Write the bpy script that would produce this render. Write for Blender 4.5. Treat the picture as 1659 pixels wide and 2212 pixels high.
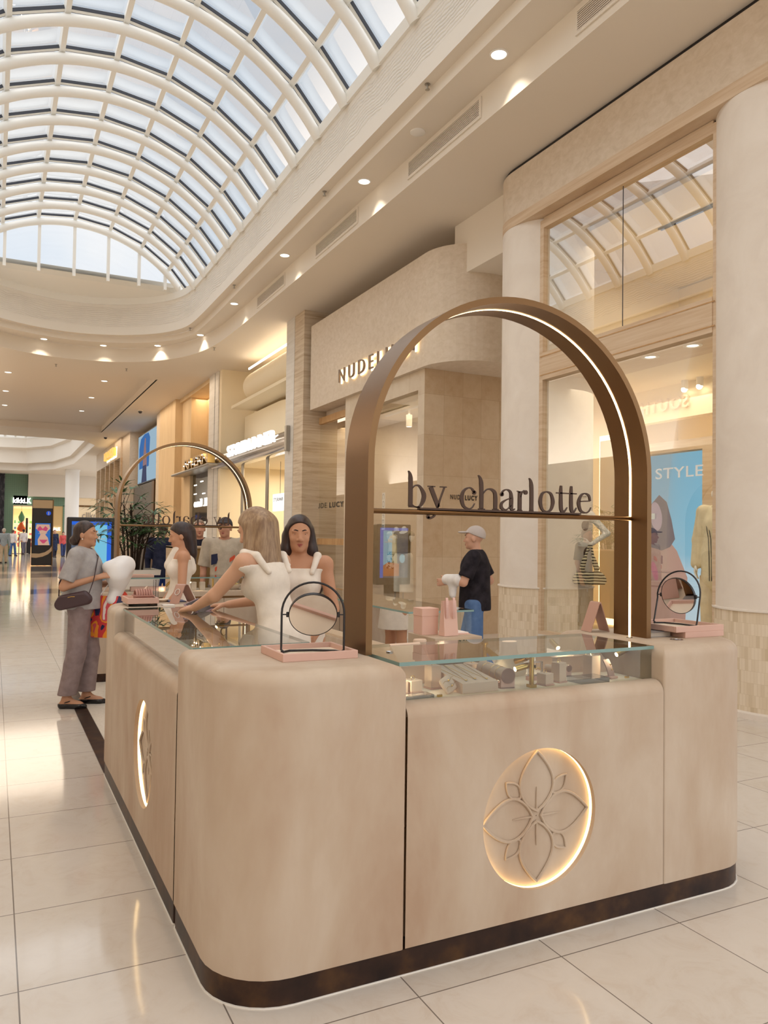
import bpy, math, random
import numpy as np
from mathutils import Vector, Matrix
random.seed(7)
PI = math.pi
SC = bpy.context.scene
COL = SC.collection
for o in list(bpy.data.objects):
    bpy.data.objects.remove(o)

# ---------------------------------------------------------------- camera
cam_d = bpy.data.cameras.new('camera')
cam = bpy.data.objects.new('camera', cam_d)
COL.objects.link(cam)
SC.camera = cam
F_PX, YAW, PITCH, ROLL, CY = 1688.3, 0.4629, 0.02689, 0.01334, 1119.4
_f = Vector((math.sin(YAW)*math.cos(PITCH), math.cos(YAW)*math.cos(PITCH), math.sin(PITCH)))
_r = Vector((math.cos(YAW), -math.sin(YAW), 0))
_u = _r.cross(_f)
_r2 = math.cos(ROLL)*_r + math.sin(ROLL)*_u
_u2 = -math.sin(ROLL)*_r + math.cos(ROLL)*_u
_m = Matrix((_r2, _u2, -_f)).transposed().to_4x4()
_m.translation = Vector((0, 0, 1.55))
cam.matrix_world = _m
cam_d.sensor_fit = 'HORIZONTAL'
cam_d.sensor_width = 36.0
cam_d.lens = 36.0*F_PX/1659.0
cam_d.shift_y = (CY-1106.0)/1659.0
cam_d.clip_end = 400

# ---------------------------------------------------------------- exposure
SC.view_settings.view_transform = 'Standard'
SC.view_settings.look = 'None'
SC.view_settings.exposure = 0.0
SC.view_settings.gamma = 1.0
SC.view_settings.use_curve_mapping = False
SC.cycles.use_denoising = True
SC.cycles.max_bounces = 10
SC.cycles.diffuse_bounces = 5
SC.cycles.glossy_bounces = 4
SC.cycles.transmission_bounces = 6
SC.cycles.transparent_max_bounces = 24
SC.cycles.sample_clamp_indirect = 4.0
SC.cycles.caustics_reflective = False
SC.cycles.caustics_refractive = False

# ---------------------------------------------------------------- sky: thin bright cloud over pale blue
W = bpy.data.worlds.new('sky')
SC.world = W
W.use_nodes = True
_nt = W.node_tree
_nt.nodes.clear()
_o = _nt.nodes.new('ShaderNodeOutputWorld')
_bg = _nt.nodes.new('ShaderNodeBackground')
_tc = _nt.nodes.new('ShaderNodeTexCoord')
_n1 = _nt.nodes.new('ShaderNodeTexNoise')
_n1.inputs['Scale'].default_value = 3.4
_n1.inputs['Detail'].default_value = 5
_n1.inputs['Roughness'].default_value = 0.5
_rp = _nt.nodes.new('ShaderNodeValToRGB')
_rp.color_ramp.elements[0].position = 0.36
_rp.color_ramp.elements[0].color = (0.62, 0.71, 0.82, 1)
_rp.color_ramp.elements[1].position = 0.60
_rp.color_ramp.elements[1].color = (0.85, 0.85, 0.86, 1)
_nt.links.new(_tc.outputs['Generated'], _n1.inputs['Vector'])
_nt.links.new(_n1.outputs['Fac'], _rp.inputs['Fac'])
_nt.links.new(_rp.outputs['Color'], _bg.inputs['Color'])
_bg.inputs['Strength'].default_value = 1.12
_nt.links.new(_bg.outputs['Background'], _o.inputs['Surface'])

# ---------------------------------------------------------------- large lights
def sun_light(name, energy, angle, rot, col):
    d = bpy.data.lights.new(name, 'SUN')
    d.energy = energy
    d.angle = math.radians(angle)
    d.color = col
    o = bpy.data.objects.new(name, d)
    o.rotation_euler = rot
    COL.objects.link(o)
    return o

def area_light(name, loc, rot, sx, sy, watts, col):
    d = bpy.data.lights.new(name, 'AREA')
    d.shape = 'RECTANGLE'
    d.size = sx
    d.size_y = sy
    d.energy = watts
    d.color = col
    o = bpy.data.objects.new(name, d)
    o.location = loc
    o.rotation_euler = rot
    COL.objects.link(o)
    return o

WARM = (1.0, 0.78, 0.5)
WARM2 = (1.0, 0.86, 0.66)
# daylight through high cloud, spread over most of the sky
sun_light('cloud_daylight', 3.0, 150, (0.12, 0.1, 0), (1.0, 0.96, 0.92))
sun_light('cloud_daylight_low', 0.3, 110, (math.radians(42), 0, math.radians(-8)), (1.0, 0.95, 0.9))
# added upward fill lights, out of view left and behind, for soffits and upper walls
area_light('left_fill', (-2.7, 12, 4.0), (0, math.radians(180-37), 0), 3.0, 36, 820, (1.0, 0.93, 0.85))
area_light('rear_fill', (1.6, -9.5, 4.0), (math.radians(180-20), 0, 0), 8.0, 3.0, 190, (1.0, 0.93, 0.85))
area_light('left_fill', (-2.7, 48, 3.8), (0, math.radians(180-37), 0), 3.0, 30, 420, (1.0, 0.93, 0.85))
# shop interiors
area_light('shop_ceiling_light', (7.5, 6.9, 3.5), (0, 0, 0), 1.9, 3.0, 38, WARM2)
area_light('shop_ceiling_light', (8.0, 6.9, 5.4), (0, 0, 0), 2.4, 3.0, 40, WARM2)
area_light('shop_ceiling_light', (7.0, 12.4, 3.85), (0, 0, 0), 1.2, 2.0, 30, WARM)
area_light('shop_ceiling_light', (7.6, 15.2, 4.0), (0, 0, 0), 1.6, 1.6, 40, WARM)
area_light('shop_ceiling_light', (8.0, 19.8, 3.5), (0, 0, 0), 2.5, 4.5, 150, (1.0, 0.88, 0.68))
area_light('shop_ceiling_light', (6.6, 26.5, 6.3), (0, 0, 0), 0.9, 3.4, 60, WARM)
area_light('shop_ceiling_light', (8.0, 26.5, 3.5), (0, 0, 0), 2.5, 3.0, 60, WARM2)
area_light('shop_ceiling_light', (3.0, 75, 3.4), (0, 0, 0), 5, 6, 420, WARM2)
# mall ceiling lamps beyond the first skylight
area_light('hall_light', (1.7, 31, 6.45), (0, 0, 0), 4, 9, 330, (1.0, 0.84, 0.66))
area_light('hall_light', (5.2, 33, 6.44), (0, 0, 0), 0.6, 20, 130, (1.0, 0.8, 0.58))

# ---------------------------------------------------------------- helpers
class MB:
    """collects polygons of ONE mesh"""
    def __init__(s):
        s.v = []; s.f = []; s.mi = []; s.sm = []
    def add(s, vs, fs, mi=0, sm=False):
        n = len(s.v)
        s.v.extend([tuple(float(q) for q in p) for p in vs])
        for f in fs:
            s.f.append([i+n for i in f]); s.mi.append(mi); s.sm.append(sm)
        return s
    def box(s, x0, x1, y0, y1, z0, z1, b=0.0, mi=0):
        if x0 > x1: x0, x1 = x1, x0
        if y0 > y1: y0, y1 = y1, y0
        if z0 > z1: z0, z1 = z1, z0
        if b <= 0:
            vs = [(x, y, z) for z in (z0, z1) for y in (y0, y1) for x in (x0, x1)]
            fs = [(0, 2, 3, 1), (4, 5, 7, 6), (0, 1, 5, 4), (2, 6, 7, 3), (0, 4, 6, 2), (1, 3, 7, 5)]
            return s.add(vs, fs, mi)
        b = min(b, .49*(x1-x0), .49*(y1-y0), .49*(z1-z0))
        X = (x0, x1); Y = (y0, y1); Z = (z0, z1)
        idx = {}; vs = []
        for i in (0, 1):
            for j in (0, 1):
                for k in (0, 1):
                    sx, sy, sz = (1-2*i)*b, (1-2*j)*b, (1-2*k)*b
                    for a, p in enumerate(((X[i], Y[j]+sy, Z[k]+sz), (X[i]+sx, Y[j], Z[k]+sz), (X[i]+sx, Y[j]+sy, Z[k]))):
                        idx[i, j, k, a] = len(vs); vs.append(p)
        fs = []
        for i in (0, 1):
            q = [idx[i, j, k, 0] for j, k in ((0, 0), (0, 1), (1, 1), (1, 0))]; fs.append(q if i == 0 else q[::-1])
            q = [idx[j, i, k, 1] for j, k in ((0, 0), (1, 0), (1, 1), (0, 1))]; fs.append(q if i == 0 else q[::-1])
            q = [idx[j, k, i, 2] for j, k in ((0, 0), (0, 1), (1, 1), (1, 0))]; fs.append(q if i == 0 else q[::-1])
        for i in (0, 1):
            for j in (0, 1):
                fl = (i+j) % 2
                q = [idx[i, j, 0, 0], idx[i, j, 0, 1], idx[i, j, 1, 1], idx[i, j, 1, 0]]; fs.append(q[::-1] if fl else q)
                q = [idx[i, 0, j, 0], idx[i, 1, j, 0], idx[i, 1, j, 2], idx[i, 0, j, 2]]; fs.append(q[::-1] if fl else q)
                q = [idx[0, i, j, 1], idx[0, i, j, 2], idx[1, i, j, 2], idx[1, i, j, 1]]; fs.append(q[::-1] if fl else q)
                for k in (0, 1):
                    q = [idx[i, j, k, 0], idx[i, j, k, 1], idx[i, j, k, 2]]; fs.append(q if (i+j+k) % 2 else q[::-1])
        return s.add(vs, fs, mi)
    def prism(s, pts, z0, z1, mi=0, sm=False, caps=True):
        n = len(pts)
        vs = [(p[0], p[1], z0) for p in pts]+[(p[0], p[1], z1) for p in pts]
        s.add(vs, [(i, (i+1) % n, n+(i+1) % n, n+i) for i in range(n)], mi, sm)
        if caps:
            s.add(vs, [tuple(range(n-1, -1, -1)), tuple(range(n, 2*n))], mi)
        return s
    def rings(s, rs, mi=0, sm=True, cap0=True, cap1=True, closed=True):
        n = len(rs[0]); vs = [p for r in rs for p in r]
        fs = []
        m = n if closed else n-1
        for k in range(len(rs)-1):
            for i in range(m):
                fs.append((k*n+i, k*n+(i+1) % n, (k+1)*n+(i+1) % n, (k+1)*n+i))
        s.add(vs, fs, mi, sm)
        if cap0: s.add(rs[0], [tuple(range(n-1, -1, -1))], mi)
        if cap1: s.add(rs[-1], [tuple(range(n))], mi)
        return s
    def lathe(s, prof, c=(0, 0, 0), n=24, mi=0, sm=True, axis='z', cap0=True, cap1=True):
        rs = []
        for r, h in prof:
            ring = []
            for i in range(n):
                a = 2*PI*i/n
                p = (r*math.cos(a), r*math.sin(a), h)
                if axis == 'x': p = (h, r*math.cos(a), r*math.sin(a))
                if axis == 'y': p = (r*math.sin(a), h, r*math.cos(a))
                ring.append((c[0]+p[0], c[1]+p[1], c[2]+p[2]))
            rs.append(ring)
        return s.rings(rs, mi, sm, cap0, cap1)
    def tube(s, path, r, n=8, mi=0, closed=False, sm=True, flat=None):
        P = [Vector(p) for p in path]
        m = len(P)
        rad = r if isinstance(r, (list, tuple)) else [r]*m
        T = []
        for i in range(m):
            if closed: t = P[(i+1) % m]-P[i-1]
            else: t = P[min(i+1, m-1)]-P[max(i-1, 0)]
            T.append(t.normalized() if t.length > 1e-9 else Vector((0, 0, 1)))
        up = Vector((0, 0, 1)) if abs(T[0].z) < .9 else Vector((1, 0, 0))
        U = up-T[0]*up.dot(T[0]); U.normalize()
        rs = []
        for i in range(m):
            U = U-T[i]*U.dot(T[i]); U.normalize()
            V = T[i].cross(U)
            fa = 1.0 if flat is None else flat
            rs.append([tuple(P[i]+rad[i]*(math.cos(2*PI*k/n)*U+fa*math.sin(2*PI*k/n)*V)) for k in range(n)])
        if closed: rs.append(rs[0])
        return s.rings(rs, mi, sm, not closed, not closed)
    def sphere(s, c, r, n=12, m=8, mi=0, sc=(1, 1, 1)):
        pr = []
        for j in range(m+1):
            a = -PI/2+PI*j/m
            pr.append([(c[0]+sc[0]*r*max(math.cos(a), 1e-4)*math.cos(2*PI*i/n), c[1]+sc[1]*r*max(math.cos(a), 1e-4)*math.sin(2*PI*i/n), c[2]+sc[2]*r*math.sin(a)) for i in range(n)])
        return s.rings(pr, mi, True, False, False)
    def block(s, x0, x1, y0, y1, z0, z1, rad=(0, 0, 0, 0), rt=0.0, mi=0, k=7, kc=9):
        """upright block, plan corners (x0y0, x1y0, x1y1, x0y1) of radius rad, top edge rounded by rt"""
        def ring(off, z):
            pts = []
            cs = ((x0, y0, PI), (x1, y0, 1.5*PI), (x1, y1, 0), (x0, y1, .5*PI))
            sg = ((1, 1), (-1, 1), (-1, -1), (1, -1))
            for (cx, cy, a0), (sx, sy), r in zip(cs, sg, rad):
                q = max(r, off); e = max(r-off, 0.0)
                mx, my = cx+sx*q, cy+sy*q
                for i in range(kc):
                    a = a0+.5*PI*i/(kc-1)
                    pts.append((mx+e*math.cos(a), my+e*math.sin(a), z))
            return pts
        rs = [ring(0, z0)]
        if rt > 0:
            for i in range(k):
                a = .5*PI*i/(k-1)
                rs.append(ring(rt*(1-math.cos(a)), z1-rt+rt*math.sin(a)))
        else:
            rs.append(ring(0, z1))
        return s.rings(rs, mi, rt > 0 or max(rad) > 0)
    def xf(s, M):
        s.v = [tuple(M @ Vector(p)) for p in s.v]
        return s

def new_obj(name, mb, mats, parent=None, loc=None, rot=None, auto=True):
    me = bpy.data.meshes.new(name)
    vs = mb.v
    if parent is not None and loc is None:
        M = parent['_inv'] if '_inv' in parent else None
        iv = INV.get(parent.name)
        if iv is not None:
            vs = [tuple(iv @ Vector(p)) for p in vs]
    me.from_pydata(vs, [], mb.f)
    me.validate()
    if not isinstance(mats, (list, tuple)): mats = [mats]
    for m in mats: me.materials.append(m)
    if len(me.polygons) == len(mb.f):
        me.polygons.foreach_set('material_index', mb.mi)
        me.polygons.foreach_set('use_smooth', mb.sm)
    if any(mb.sm) and auto:
        try: me.set_sharp_from_angle(angle=math.radians(42))
        except Exception: pass
    me.update()
    o = bpy.data.objects.new(name, me)
    COL.objects.link(o)
    if parent is not None:
        o.parent = parent
        INV[o.name] = INV.get(parent.name)
    if loc is not None: o.location = loc
    if rot is not None: o.rotation_euler = rot
    return o

INV = {}
def thing(name, label, cat, loc=(0, 0, 0), rz=0.0, group=None):
    o = bpy.data.objects.new(name, None)
    o.empty_display_size = .1
    o.location = loc
    o.rotation_euler = (0, 0, rz)
    COL.objects.link(o)
    o['label'] = label; o['category'] = cat
    if group: o['group'] = group
    INV[o.name] = (Matrix.Translation(Vector(loc)) @ Matrix.Rotation(rz, 4, 'Z')).inverted()
    return o
def tag(o, label, cat, group=None):
    o['label'] = label; o['category'] = cat
    if group: o['group'] = group
    return o
def struct(name, mb, mats, parent=None):
    o = new_obj(name, mb, mats, parent)
    if parent is None: o['kind'] = 'structure'
    return o
def dup(o, loc, rz=None, label=None, group=None):
    c = o.copy(); COL.objects.link(c); c.location = loc
    if rz is not None: c.rotation_euler = (0, 0, rz)
    if label: c['label'] = label
    if group: c['group'] = group
    for ch in list(o.children):
        d = ch.copy(); COL.objects.link(d); d.parent = c
        for g in ch.children:
            e = g.copy(); COL.objects.link(e); e.parent = d
    return c

# ---------------------------------------------------------------- materials
def lin(c):
    return tuple(((x/255.0)/12.92 if x/255.0 <= .04045 else ((x/255.0+.055)/1.055)**2.4) for x in c)
def mat(name, rgb, rough=.6, metal=0.0, spec=.4, emit=None, es=0.0, coat=0.0, alpha=1.0, sss=0.0):
    m = bpy.data.materials.new(name)
    m.use_nodes = True
    b = m.node_tree.nodes['Principled BSDF']
    c = lin(rgb)
    b.inputs['Base Color'].default_value = (*c, 1)
    b.inputs['Roughness'].default_value = rough
    b.inputs['Metallic'].default_value = metal
    b.inputs['Specular IOR Level'].default_value = spec
    if coat: b.inputs['Coat Weight'].default_value = coat
    if emit:
        b.inputs['Emission Color'].default_value = (*lin(emit), 1)
        b.inputs['Emission Strength'].default_value = es
    m.diffuse_color = (*c, 1)
    return m
def coords(m, kind='Object', scale=(1, 1, 1), rot=(0, 0, 0)):
    nt = m.node_tree
    tc = nt.nodes.new('ShaderNodeTexCoord'); mp = nt.nodes.new('ShaderNodeMapping')
    mp.inputs['Scale'].default_value = scale
    mp.inputs['Rotation'].default_value = rot
    nt.links.new(tc.outputs[kind], mp.inputs['Vector'])
    return mp.outputs['Vector']
def noise(m, vec, scale, detail=4, rough=.55, dist=0.0):
    n = m.node_tree.nodes.new('ShaderNodeTexNoise')
    n.inputs['Scale'].default_value = scale; n.inputs['Detail'].default_value = detail
    n.inputs['Roughness'].default_value = rough; n.inputs['Distortion'].default_value = dist
    m.node_tree.links.new(vec, n.inputs['Vector'])
    return n.outputs['Fac']
def ramp(m, fac, stops, interp='LINEAR'):
    r = m.node_tree.nodes.new('ShaderNodeValToRGB')
    cr = r.color_ramp; cr.interpolation = interp
    while len(cr.elements) < len(stops): cr.elements.new(.5)
    for e, (p, c) in zip(cr.elements, stops):
        e.position = p; e.color = (*lin(c), 1) if len(c) == 3 else c
    m.node_tree.links.new(fac, r.inputs['Fac'])
    return r.outputs['Color']
def mixc(m, fac, a, b, mode='MIX'):
    n = m.node_tree.nodes.new('ShaderNodeMix'); n.data_type = 'RGBA'; n.blend_type = mode
    L = m.node_tree.links
    for sock, v in ((n.inputs[0], fac), (n.inputs[6], a), (n.inputs[7], b)):
        if isinstance(v, (int, float)): sock.default_value = v
        elif isinstance(v, tuple): sock.default_value = (*lin(v), 1)
        else: L.new(v, sock)
    return n.outputs[2]
def mth(m, op, a, b=None, c=None):
    n = m.node_tree.nodes.new('ShaderNodeMath'); n.operation = op
    for i, v in enumerate((a, b, c)):
        if v is None: continue
        if isinstance(v, (int, float)): n.inputs[i].default_value = v
        else: m.node_tree.links.new(v, n.inputs[i])
    return n.outputs[0]
def setc(m, col):
    m.node_tree.links.new(col, m.node_tree.nodes['Principled BSDF'].inputs['Base Color'])
def bump(m, h, strength=.2, dist=.01):
    n = m.node_tree.nodes.new('ShaderNodeBump')
    n.inputs['Strength'].default_value = strength; n.inputs['Distance'].default_value = dist
    m.node_tree.links.new(h, n.inputs['Height'])
    m.node_tree.links.new(n.outputs['Normal'], m.node_tree.nodes['Principled BSDF'].inputs['Normal'])
def glass_mat(name, tint=(255, 255, 255), refl=1.0, rough=0.0, ior=1.45):
    m = bpy.data.materials.new(name); m.use_nodes = True
    nt = m.node_tree; nt.nodes.clear()
    out = nt.nodes.new('ShaderNodeOutputMaterial')
    tr = nt.nodes.new('ShaderNodeBsdfTransparent'); tr.inputs['Color'].default_value = (*lin(tint), 1)
    gl = nt.nodes.new('ShaderNodeBsdfGlossy'); gl.inputs['Roughness'].default_value = rough
    fr = nt.nodes.new('ShaderNodeFresnel'); fr.inputs['IOR'].default_value = ior
    mu = nt.nodes.new('ShaderNodeMath'); mu.operation = 'MULTIPLY'; mu.inputs[1].default_value = refl
    mx = nt.nodes.new('ShaderNodeMixShader')
    nt.links.new(fr.outputs[0], mu.inputs[0]); nt.links.new(mu.outputs[0], mx.inputs[0])
    nt.links.new(tr.outputs[0], mx.inputs[1]); nt.links.new(gl.outputs[0], mx.inputs[2])
    nt.links.new(mx.outputs[0], out.inputs['Surface'])
    return m
def emis(name, rgb, s):
    m = bpy.data.materials.new(name); m.use_nodes = True
    nt = m.node_tree; nt.nodes.clear()
    out = nt.nodes.new('ShaderNodeOutputMaterial'); e = nt.nodes.new('ShaderNodeEmission')
    e.inputs['Color'].default_value = (*lin(rgb), 1); e.inputs['Strength'].default_value = s
    nt.links.new(e.outputs[0], out.inputs['Surface'])
    return m

M = {}
def plaster(name, a, b, c, sc=2.2, st=(1, 1, .45)):
    m = mat(name, b, .62, spec=.25)
    v = coords(m, 'Object', st)
    f1 = noise(m, v, sc, 5, .6, .4)
    f2 = noise(m, v, sc*2.3, 4, .6, .2)
    c1 = ramp(m, f1, [(.34, a), (.5, b), (.68, c)])
    c2 = ramp(m, f2, [(.3, a), (.52, b), (.75, c)])
    setc(m, mixc(m, .4, c1, c2))
    bump(m, noise(m, coords(m, 'Object', (1, 1, 1)), 26, 5), .12, .004)
    return m
M['plaster'] = plaster('kiosk_plaster', (176, 150, 128), (191, 172, 152), (206, 192, 176))
M['paint'] = mat('cream_paint', (228, 218, 204), .7, spec=.25)
M['white'] = mat('white_paint', (236, 232, 226), .65, spec=.25)
M['vault'] = mat('vault_white_steel', (240, 237, 230), .45, spec=.4)
M['gasket'] = mat('dark_gasket', (60, 62, 70), .6)
M['vglass'] = glass_mat('vault_glass', (250, 252, 253), .35)
M['sglass'] = glass_mat('shop_glass', (250, 252, 248), .45)
M['cglass'] = glass_mat('case_glass', (243, 249, 246), 1.5)
M['gedge'] = mat('glass_edge', (120, 152, 148), .15, spec=.7)
M['bronze'] = mat('brushed_bronze', (128, 98, 68), .34, metal=1.0)
M['brass'] = mat('brass', (205, 172, 104), .28, metal=1.0)
M['gold'] = mat('gold_jewellery', (232, 196, 120), .2, metal=1.0)
M['chrome'] = mat('chrome', (205, 207, 212), .14, metal=1.0)
M['steel'] = mat('brushed_steel', (170, 165, 156), .35, metal=1.0)
M['black'] = mat('black_metal', (34, 30, 32), .38, spec=.5)
M['dark'] = mat('dark_void', (30, 28, 28), .7)
M['pink'] = mat('pink_suede', (214, 178, 164), .75, spec=.2)
M['pink2'] = mat('pink_leather', (205, 166, 150), .55, spec=.35)
M['pinkpaper'] = mat('pink_paper', (228, 190, 176), .7, spec=.2)
M['cream'] = mat('cream_display', (236, 218, 196), .7, spec=.2)
M['led'] = emis('warm_led', (255, 226, 178), 9.0)
M['ledsoft'] = emis('warm_led_soft', (255, 220, 165), 4.5)
M['ledw'] = emis('white_led', (255, 248, 236), 6.0)
M['lamp'] = emis('downlight_lens', (255, 244, 226), 5.0)
M['mirror'] = mat('mirror_glass', (235, 232, 230), .02, metal=1.0)
M['acrylic'] = glass_mat('clear_acrylic', (246, 246, 250), 1.6, 0.02)
# plinth: patinated bronze
m = M['plinth'] = mat('patinated_bronze', (62, 46, 40), .42, metal=.55)
setc(m, ramp(m, noise(m, coords(m), 7, 5), [(.3, (44, 34, 32)), (.5, (62, 45, 38)), (.72, (92, 66, 44))]))
# floor tiles 606 mm, polished
m = M['floor'] = mat('polished_stone_tile', (208, 196, 182), .09, spec=.55)
v = coords(m)
sep = m.node_tree.nodes.new('ShaderNodeSeparateXYZ'); m.node_tree.links.new(v, sep.inputs[0])
def grid_line(m, co, off, size, w):
    t = mth(m, 'DIVIDE', mth(m, 'SUBTRACT', co, off), size)
    fr = mth(m, 'SUBTRACT', t, mth(m, 'FLOOR', t))
    d = mth(m, 'MINIMUM', fr, mth(m, 'SUBTRACT', 1.0, fr))
    return mth(m, 'LESS_THAN', d, w/size/2), mth(m, 'FLOOR', t)
lx, ix = grid_line(m, sep.outputs['X'], .112, .608, .005)
ly, iy = grid_line(m, sep.outputs['Y'], 2.346, .606, .005)
line = mth(m, 'MAXIMUM', lx, ly)
wn = m.node_tree.nodes.new('ShaderNodeTexWhiteNoise'); wn.noise_dimensions = '2D'
cb = m.node_tree.nodes.new('ShaderNodeCombineXYZ')
m.node_tree.links.new(ix, cb.inputs[0]); m.node_tree.links.new(iy, cb.inputs[1]); m.node_tree.links.new(cb.outputs[0], wn.inputs['Vector'])
tone = ramp(m, wn.outputs['Value'], [(0, (206, 197, 186)), (1, (214, 206, 197))])
vein = ramp(m, noise(m, v, 5.5, 7, .7, 1.2), [(.35, (214, 206, 197)), (.52, (208, 199, 189)), (.66, (196, 181, 166))])
base = mixc(m, .45, tone, vein)
# dark blue-grey inlaid bands far down the hall
rv = coords(m, 'Object', (1, 1, 1), (0, 0, math.radians(-20)))
s2 = m.node_tree.nodes.new('ShaderNodeSeparateXYZ'); m.node_tree.links.new(rv, s2.inputs[0])
def band(c, lo, hi): return mth(m, 'MULTIPLY', mth(m, 'GREATER_THAN', c, lo), mth(m, 'LESS_THAN', c, hi))
far = mth(m, 'GREATER_THAN', sep.outputs['Y'], 19.0)
bands = mth(m, 'MAXIMUM', band(s2.outputs['Y'], 20.6, 22.4), mth(m, 'MAXIMUM', band(s2.outputs['Y'], 28.5, 31.5), band(sep.outputs['Y'], 36.0, 41.0)))
base = mixc(m, mth(m, 'MULTIPLY', far, bands), base, (122, 122, 132))
setc(m, mixc(m, line, base, (122, 112, 104)))
# stone cladding
def stone(name, a, b, c, sc, st=(1, 1, 1), rough=.5):
    m = mat(name, b, rough, spec=.3)
    setc(m, ramp(m, noise(m, coords(m, 'Object', st), sc, 6, .62, .6), [(.3, a), (.5, b), (.7, c)]))
    return m
M['travertine'] = stone('travertine', (176, 152, 124), (202, 184, 160), (214, 200, 180), 3.0, (.35, .35, 5.0), .45)
M['palestone'] = stone('pale_stone', (206, 200, 192), (216, 211, 204), (222, 218, 212), 3.0, (.3, .3, 4.0), .45)
M['linen'] = stone('linen_render', (206, 190, 170), (214, 199, 180), (220, 206, 190), 9.0, (1, 1, 1.6), .8)
M['coltop'] = stone('column_render', (222, 212, 202), (228, 219, 209), (232, 224, 215), 2.2, (1, 1, 1), .75)
M['wood'] = stone('limed_wood', (196, 168, 138), (208, 184, 156), (216, 196, 172), 4.0, (1, .25, 6), .55)
M['oak'] = stone('oak', (176, 136, 92), (190, 150, 104), (202, 166, 122), 4.0, (2, 2, .4), .5)
# square stone tiles with joints on vertical walls (uses both wall directions)
def wall_tile(name, cols, tw, th, offz=0.0, joint=(170, 148, 122), jw=.004, var=.5, stagger=True, axes=('X', 'Z'), off=0.0):
    m = mat(name, cols[1], .5, spec=.35)
    v = coords(m)
    sp = m.node_tree.nodes.new('ShaderNodeSeparateXYZ'); m.node_tree.links.new(v, sp.inputs[0])
    a = sp.outputs[axes[0]]; z = sp.outputs['Z']
    lz, iz = grid_line(m, z, offz, th, jw)
    if stagger:
        wz = m.node_tree.nodes.new('ShaderNodeTexWhiteNoise'); wz.noise_dimensions = '1D'
        m.node_tree.links.new(iz, wz.inputs['W'])
        a = mth(m, 'ADD', a, mth(m, 'MULTIPLY', wz.outputs['Value'], tw))
    la, ia = grid_line(m, a, off, tw, jw)
    wn = m.node_tree.nodes.new('ShaderNodeTexWhiteNoise'); wn.noise_dimensions = '2D'
    cb = m.node_tree.nodes.new('ShaderNodeCombineXYZ')
    m.node_tree.links.new(ia, cb.inputs[0]); m.node_tree.links.new(iz, cb.inputs[1]); m.node_tree.links.new(cb.outputs[0], wn.inputs['Vector'])
    t = ramp(m, wn.outputs['Value'], [(0, cols[0]), (.5, cols[1]), (1, cols[2])])
    n = ramp(m, noise(m, v, 6, 6, .65), [(.3, cols[0]), (.5, cols[1]), (.72, cols[2])])
    setc(m, mixc(m, mth(m, 'MAXIMUM', la, lz), mixc(m, 1-var, t, n), joint))
    return m
M['stonetile'] = wall_tile('limestone_tile', [(186, 158, 126), (200, 176, 146), (210, 190, 164)], .36, .655, .62, stagger=False, off=6.12, joint=(172, 146, 116))
M['stonetileY'] = wall_tile('limestone_tile_front', [(196, 176, 152), (208, 192, 170), (216, 202, 182)], .6, .655, .62, stagger=False, axes=('Y', 'Z'), joint=(184, 164, 138))
M['dado'] = wall_tile('stacked_stone_strip', [(212, 194, 168), (222, 206, 182), (228, 214, 194)], .028, .105, 0, joint=(204, 186, 160), jw=.0022, stagger=True, axes=('Y', 'Z'))
# ================================================================ SETTING
mb = MB(); mb.add([(-9, -14, 0), (16, -14, 0), (16, 92, 0), (-9, 92, 0)], [(0, 1, 2, 3)])
struct('floor', mb, M['floor'])

# ---- stepped ceiling round the first skylight
def smooth_closed(pts, n=4):
    """Chaikin corner cutting on an open polyline"""
    P = [np.array(p, float) for p in pts]
    for _ in range(n):
        Q = [P[0]]
        for a, b in zip(P[:-1], P[1:]):
            Q += [.75*a+.25*b, .25*a+.75*b]
        Q.append(P[-1]); P = Q
    return [tuple(p) for p in P]
YB = -11.0
H1 = smooth_closed([(5.068, YB), (5.068, 15), (5.06, 17.8), (5.02, 19.6), (4.86, 20.8), (4.45, 21.9), (3.75, 22.8), (2.9, 23.3), (1.65, 23.5), (.5, 23.2), (-.4, 22.5), (-1.2, 21.6), (-1.6, 20.5), (-1.74, 19), (-1.768, 15), (-1.768, YB)], 2)
H2 = smooth_closed([(4.62, YB), (4.62, 15), (4.65, 18.4), (4.64, 19.8), (4.56, 20.9), (4.2, 21.6), (3.6, 22.2), (2.8, 22.65), (1.65, 22.9), (.5, 22.55), (-.3, 22.0), (-.9, 21.3), (-1.25, 20.2), (-1.32, 18.5), (-1.32, 15), (-1.32, YB)], 2)
H3 = smooth_closed([(4.472, YB), (4.472, 15), (4.472, 18.5), (4.45, 20), (4.36, 20.7), (4.0, 21.45), (3.45, 22.0), (2.7, 22.45), (1.65, 22.68), (.6, 22.4), (-.15, 21.9), (-.7, 21.2), (-1.08, 20), (-1.17, 18.5), (-1.17, 15), (-1.17, YB)], 2)
H4 = [(1.65+(x-1.65)*.985, y*.998 if y > 0 else y) for x, y in H3]
def strip_wall(mb, path, z0, z1, mi=0, flip=False):
    n = len(path); vs = [(x, y, z0) for x, y in path]+[(x, y, z1) for x, y in path]
    fs = [((i, i+1, n+i+1, n+i) if flip else (i+1, i, n+i, n+i+1)) for i in range(n-1)]
    mb.add(vs, fs, mi, True)
def resample(path, n):
    P = np.array(path); d = np.r_[0, np.cumsum(np.hypot(*np.diff(P, axis=0).T))]
    t = np.linspace(0, d[-1], n)
    return np.c_[np.interp(t, d, P[:, 0]), np.interp(t, d, P[:, 1])]
def strip_flat(mb, pa, pb, za, zb, mi=0, n=240):
    A = resample(pa, n); B = resample(pb, n)
    vs = [(x, y, za) for x, y in A]+[(x, y, zb) for x, y in B]
    mb.add(vs, [(i, i+1, n+i+1, n+i) for i in range(n-1)], mi, True)
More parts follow.
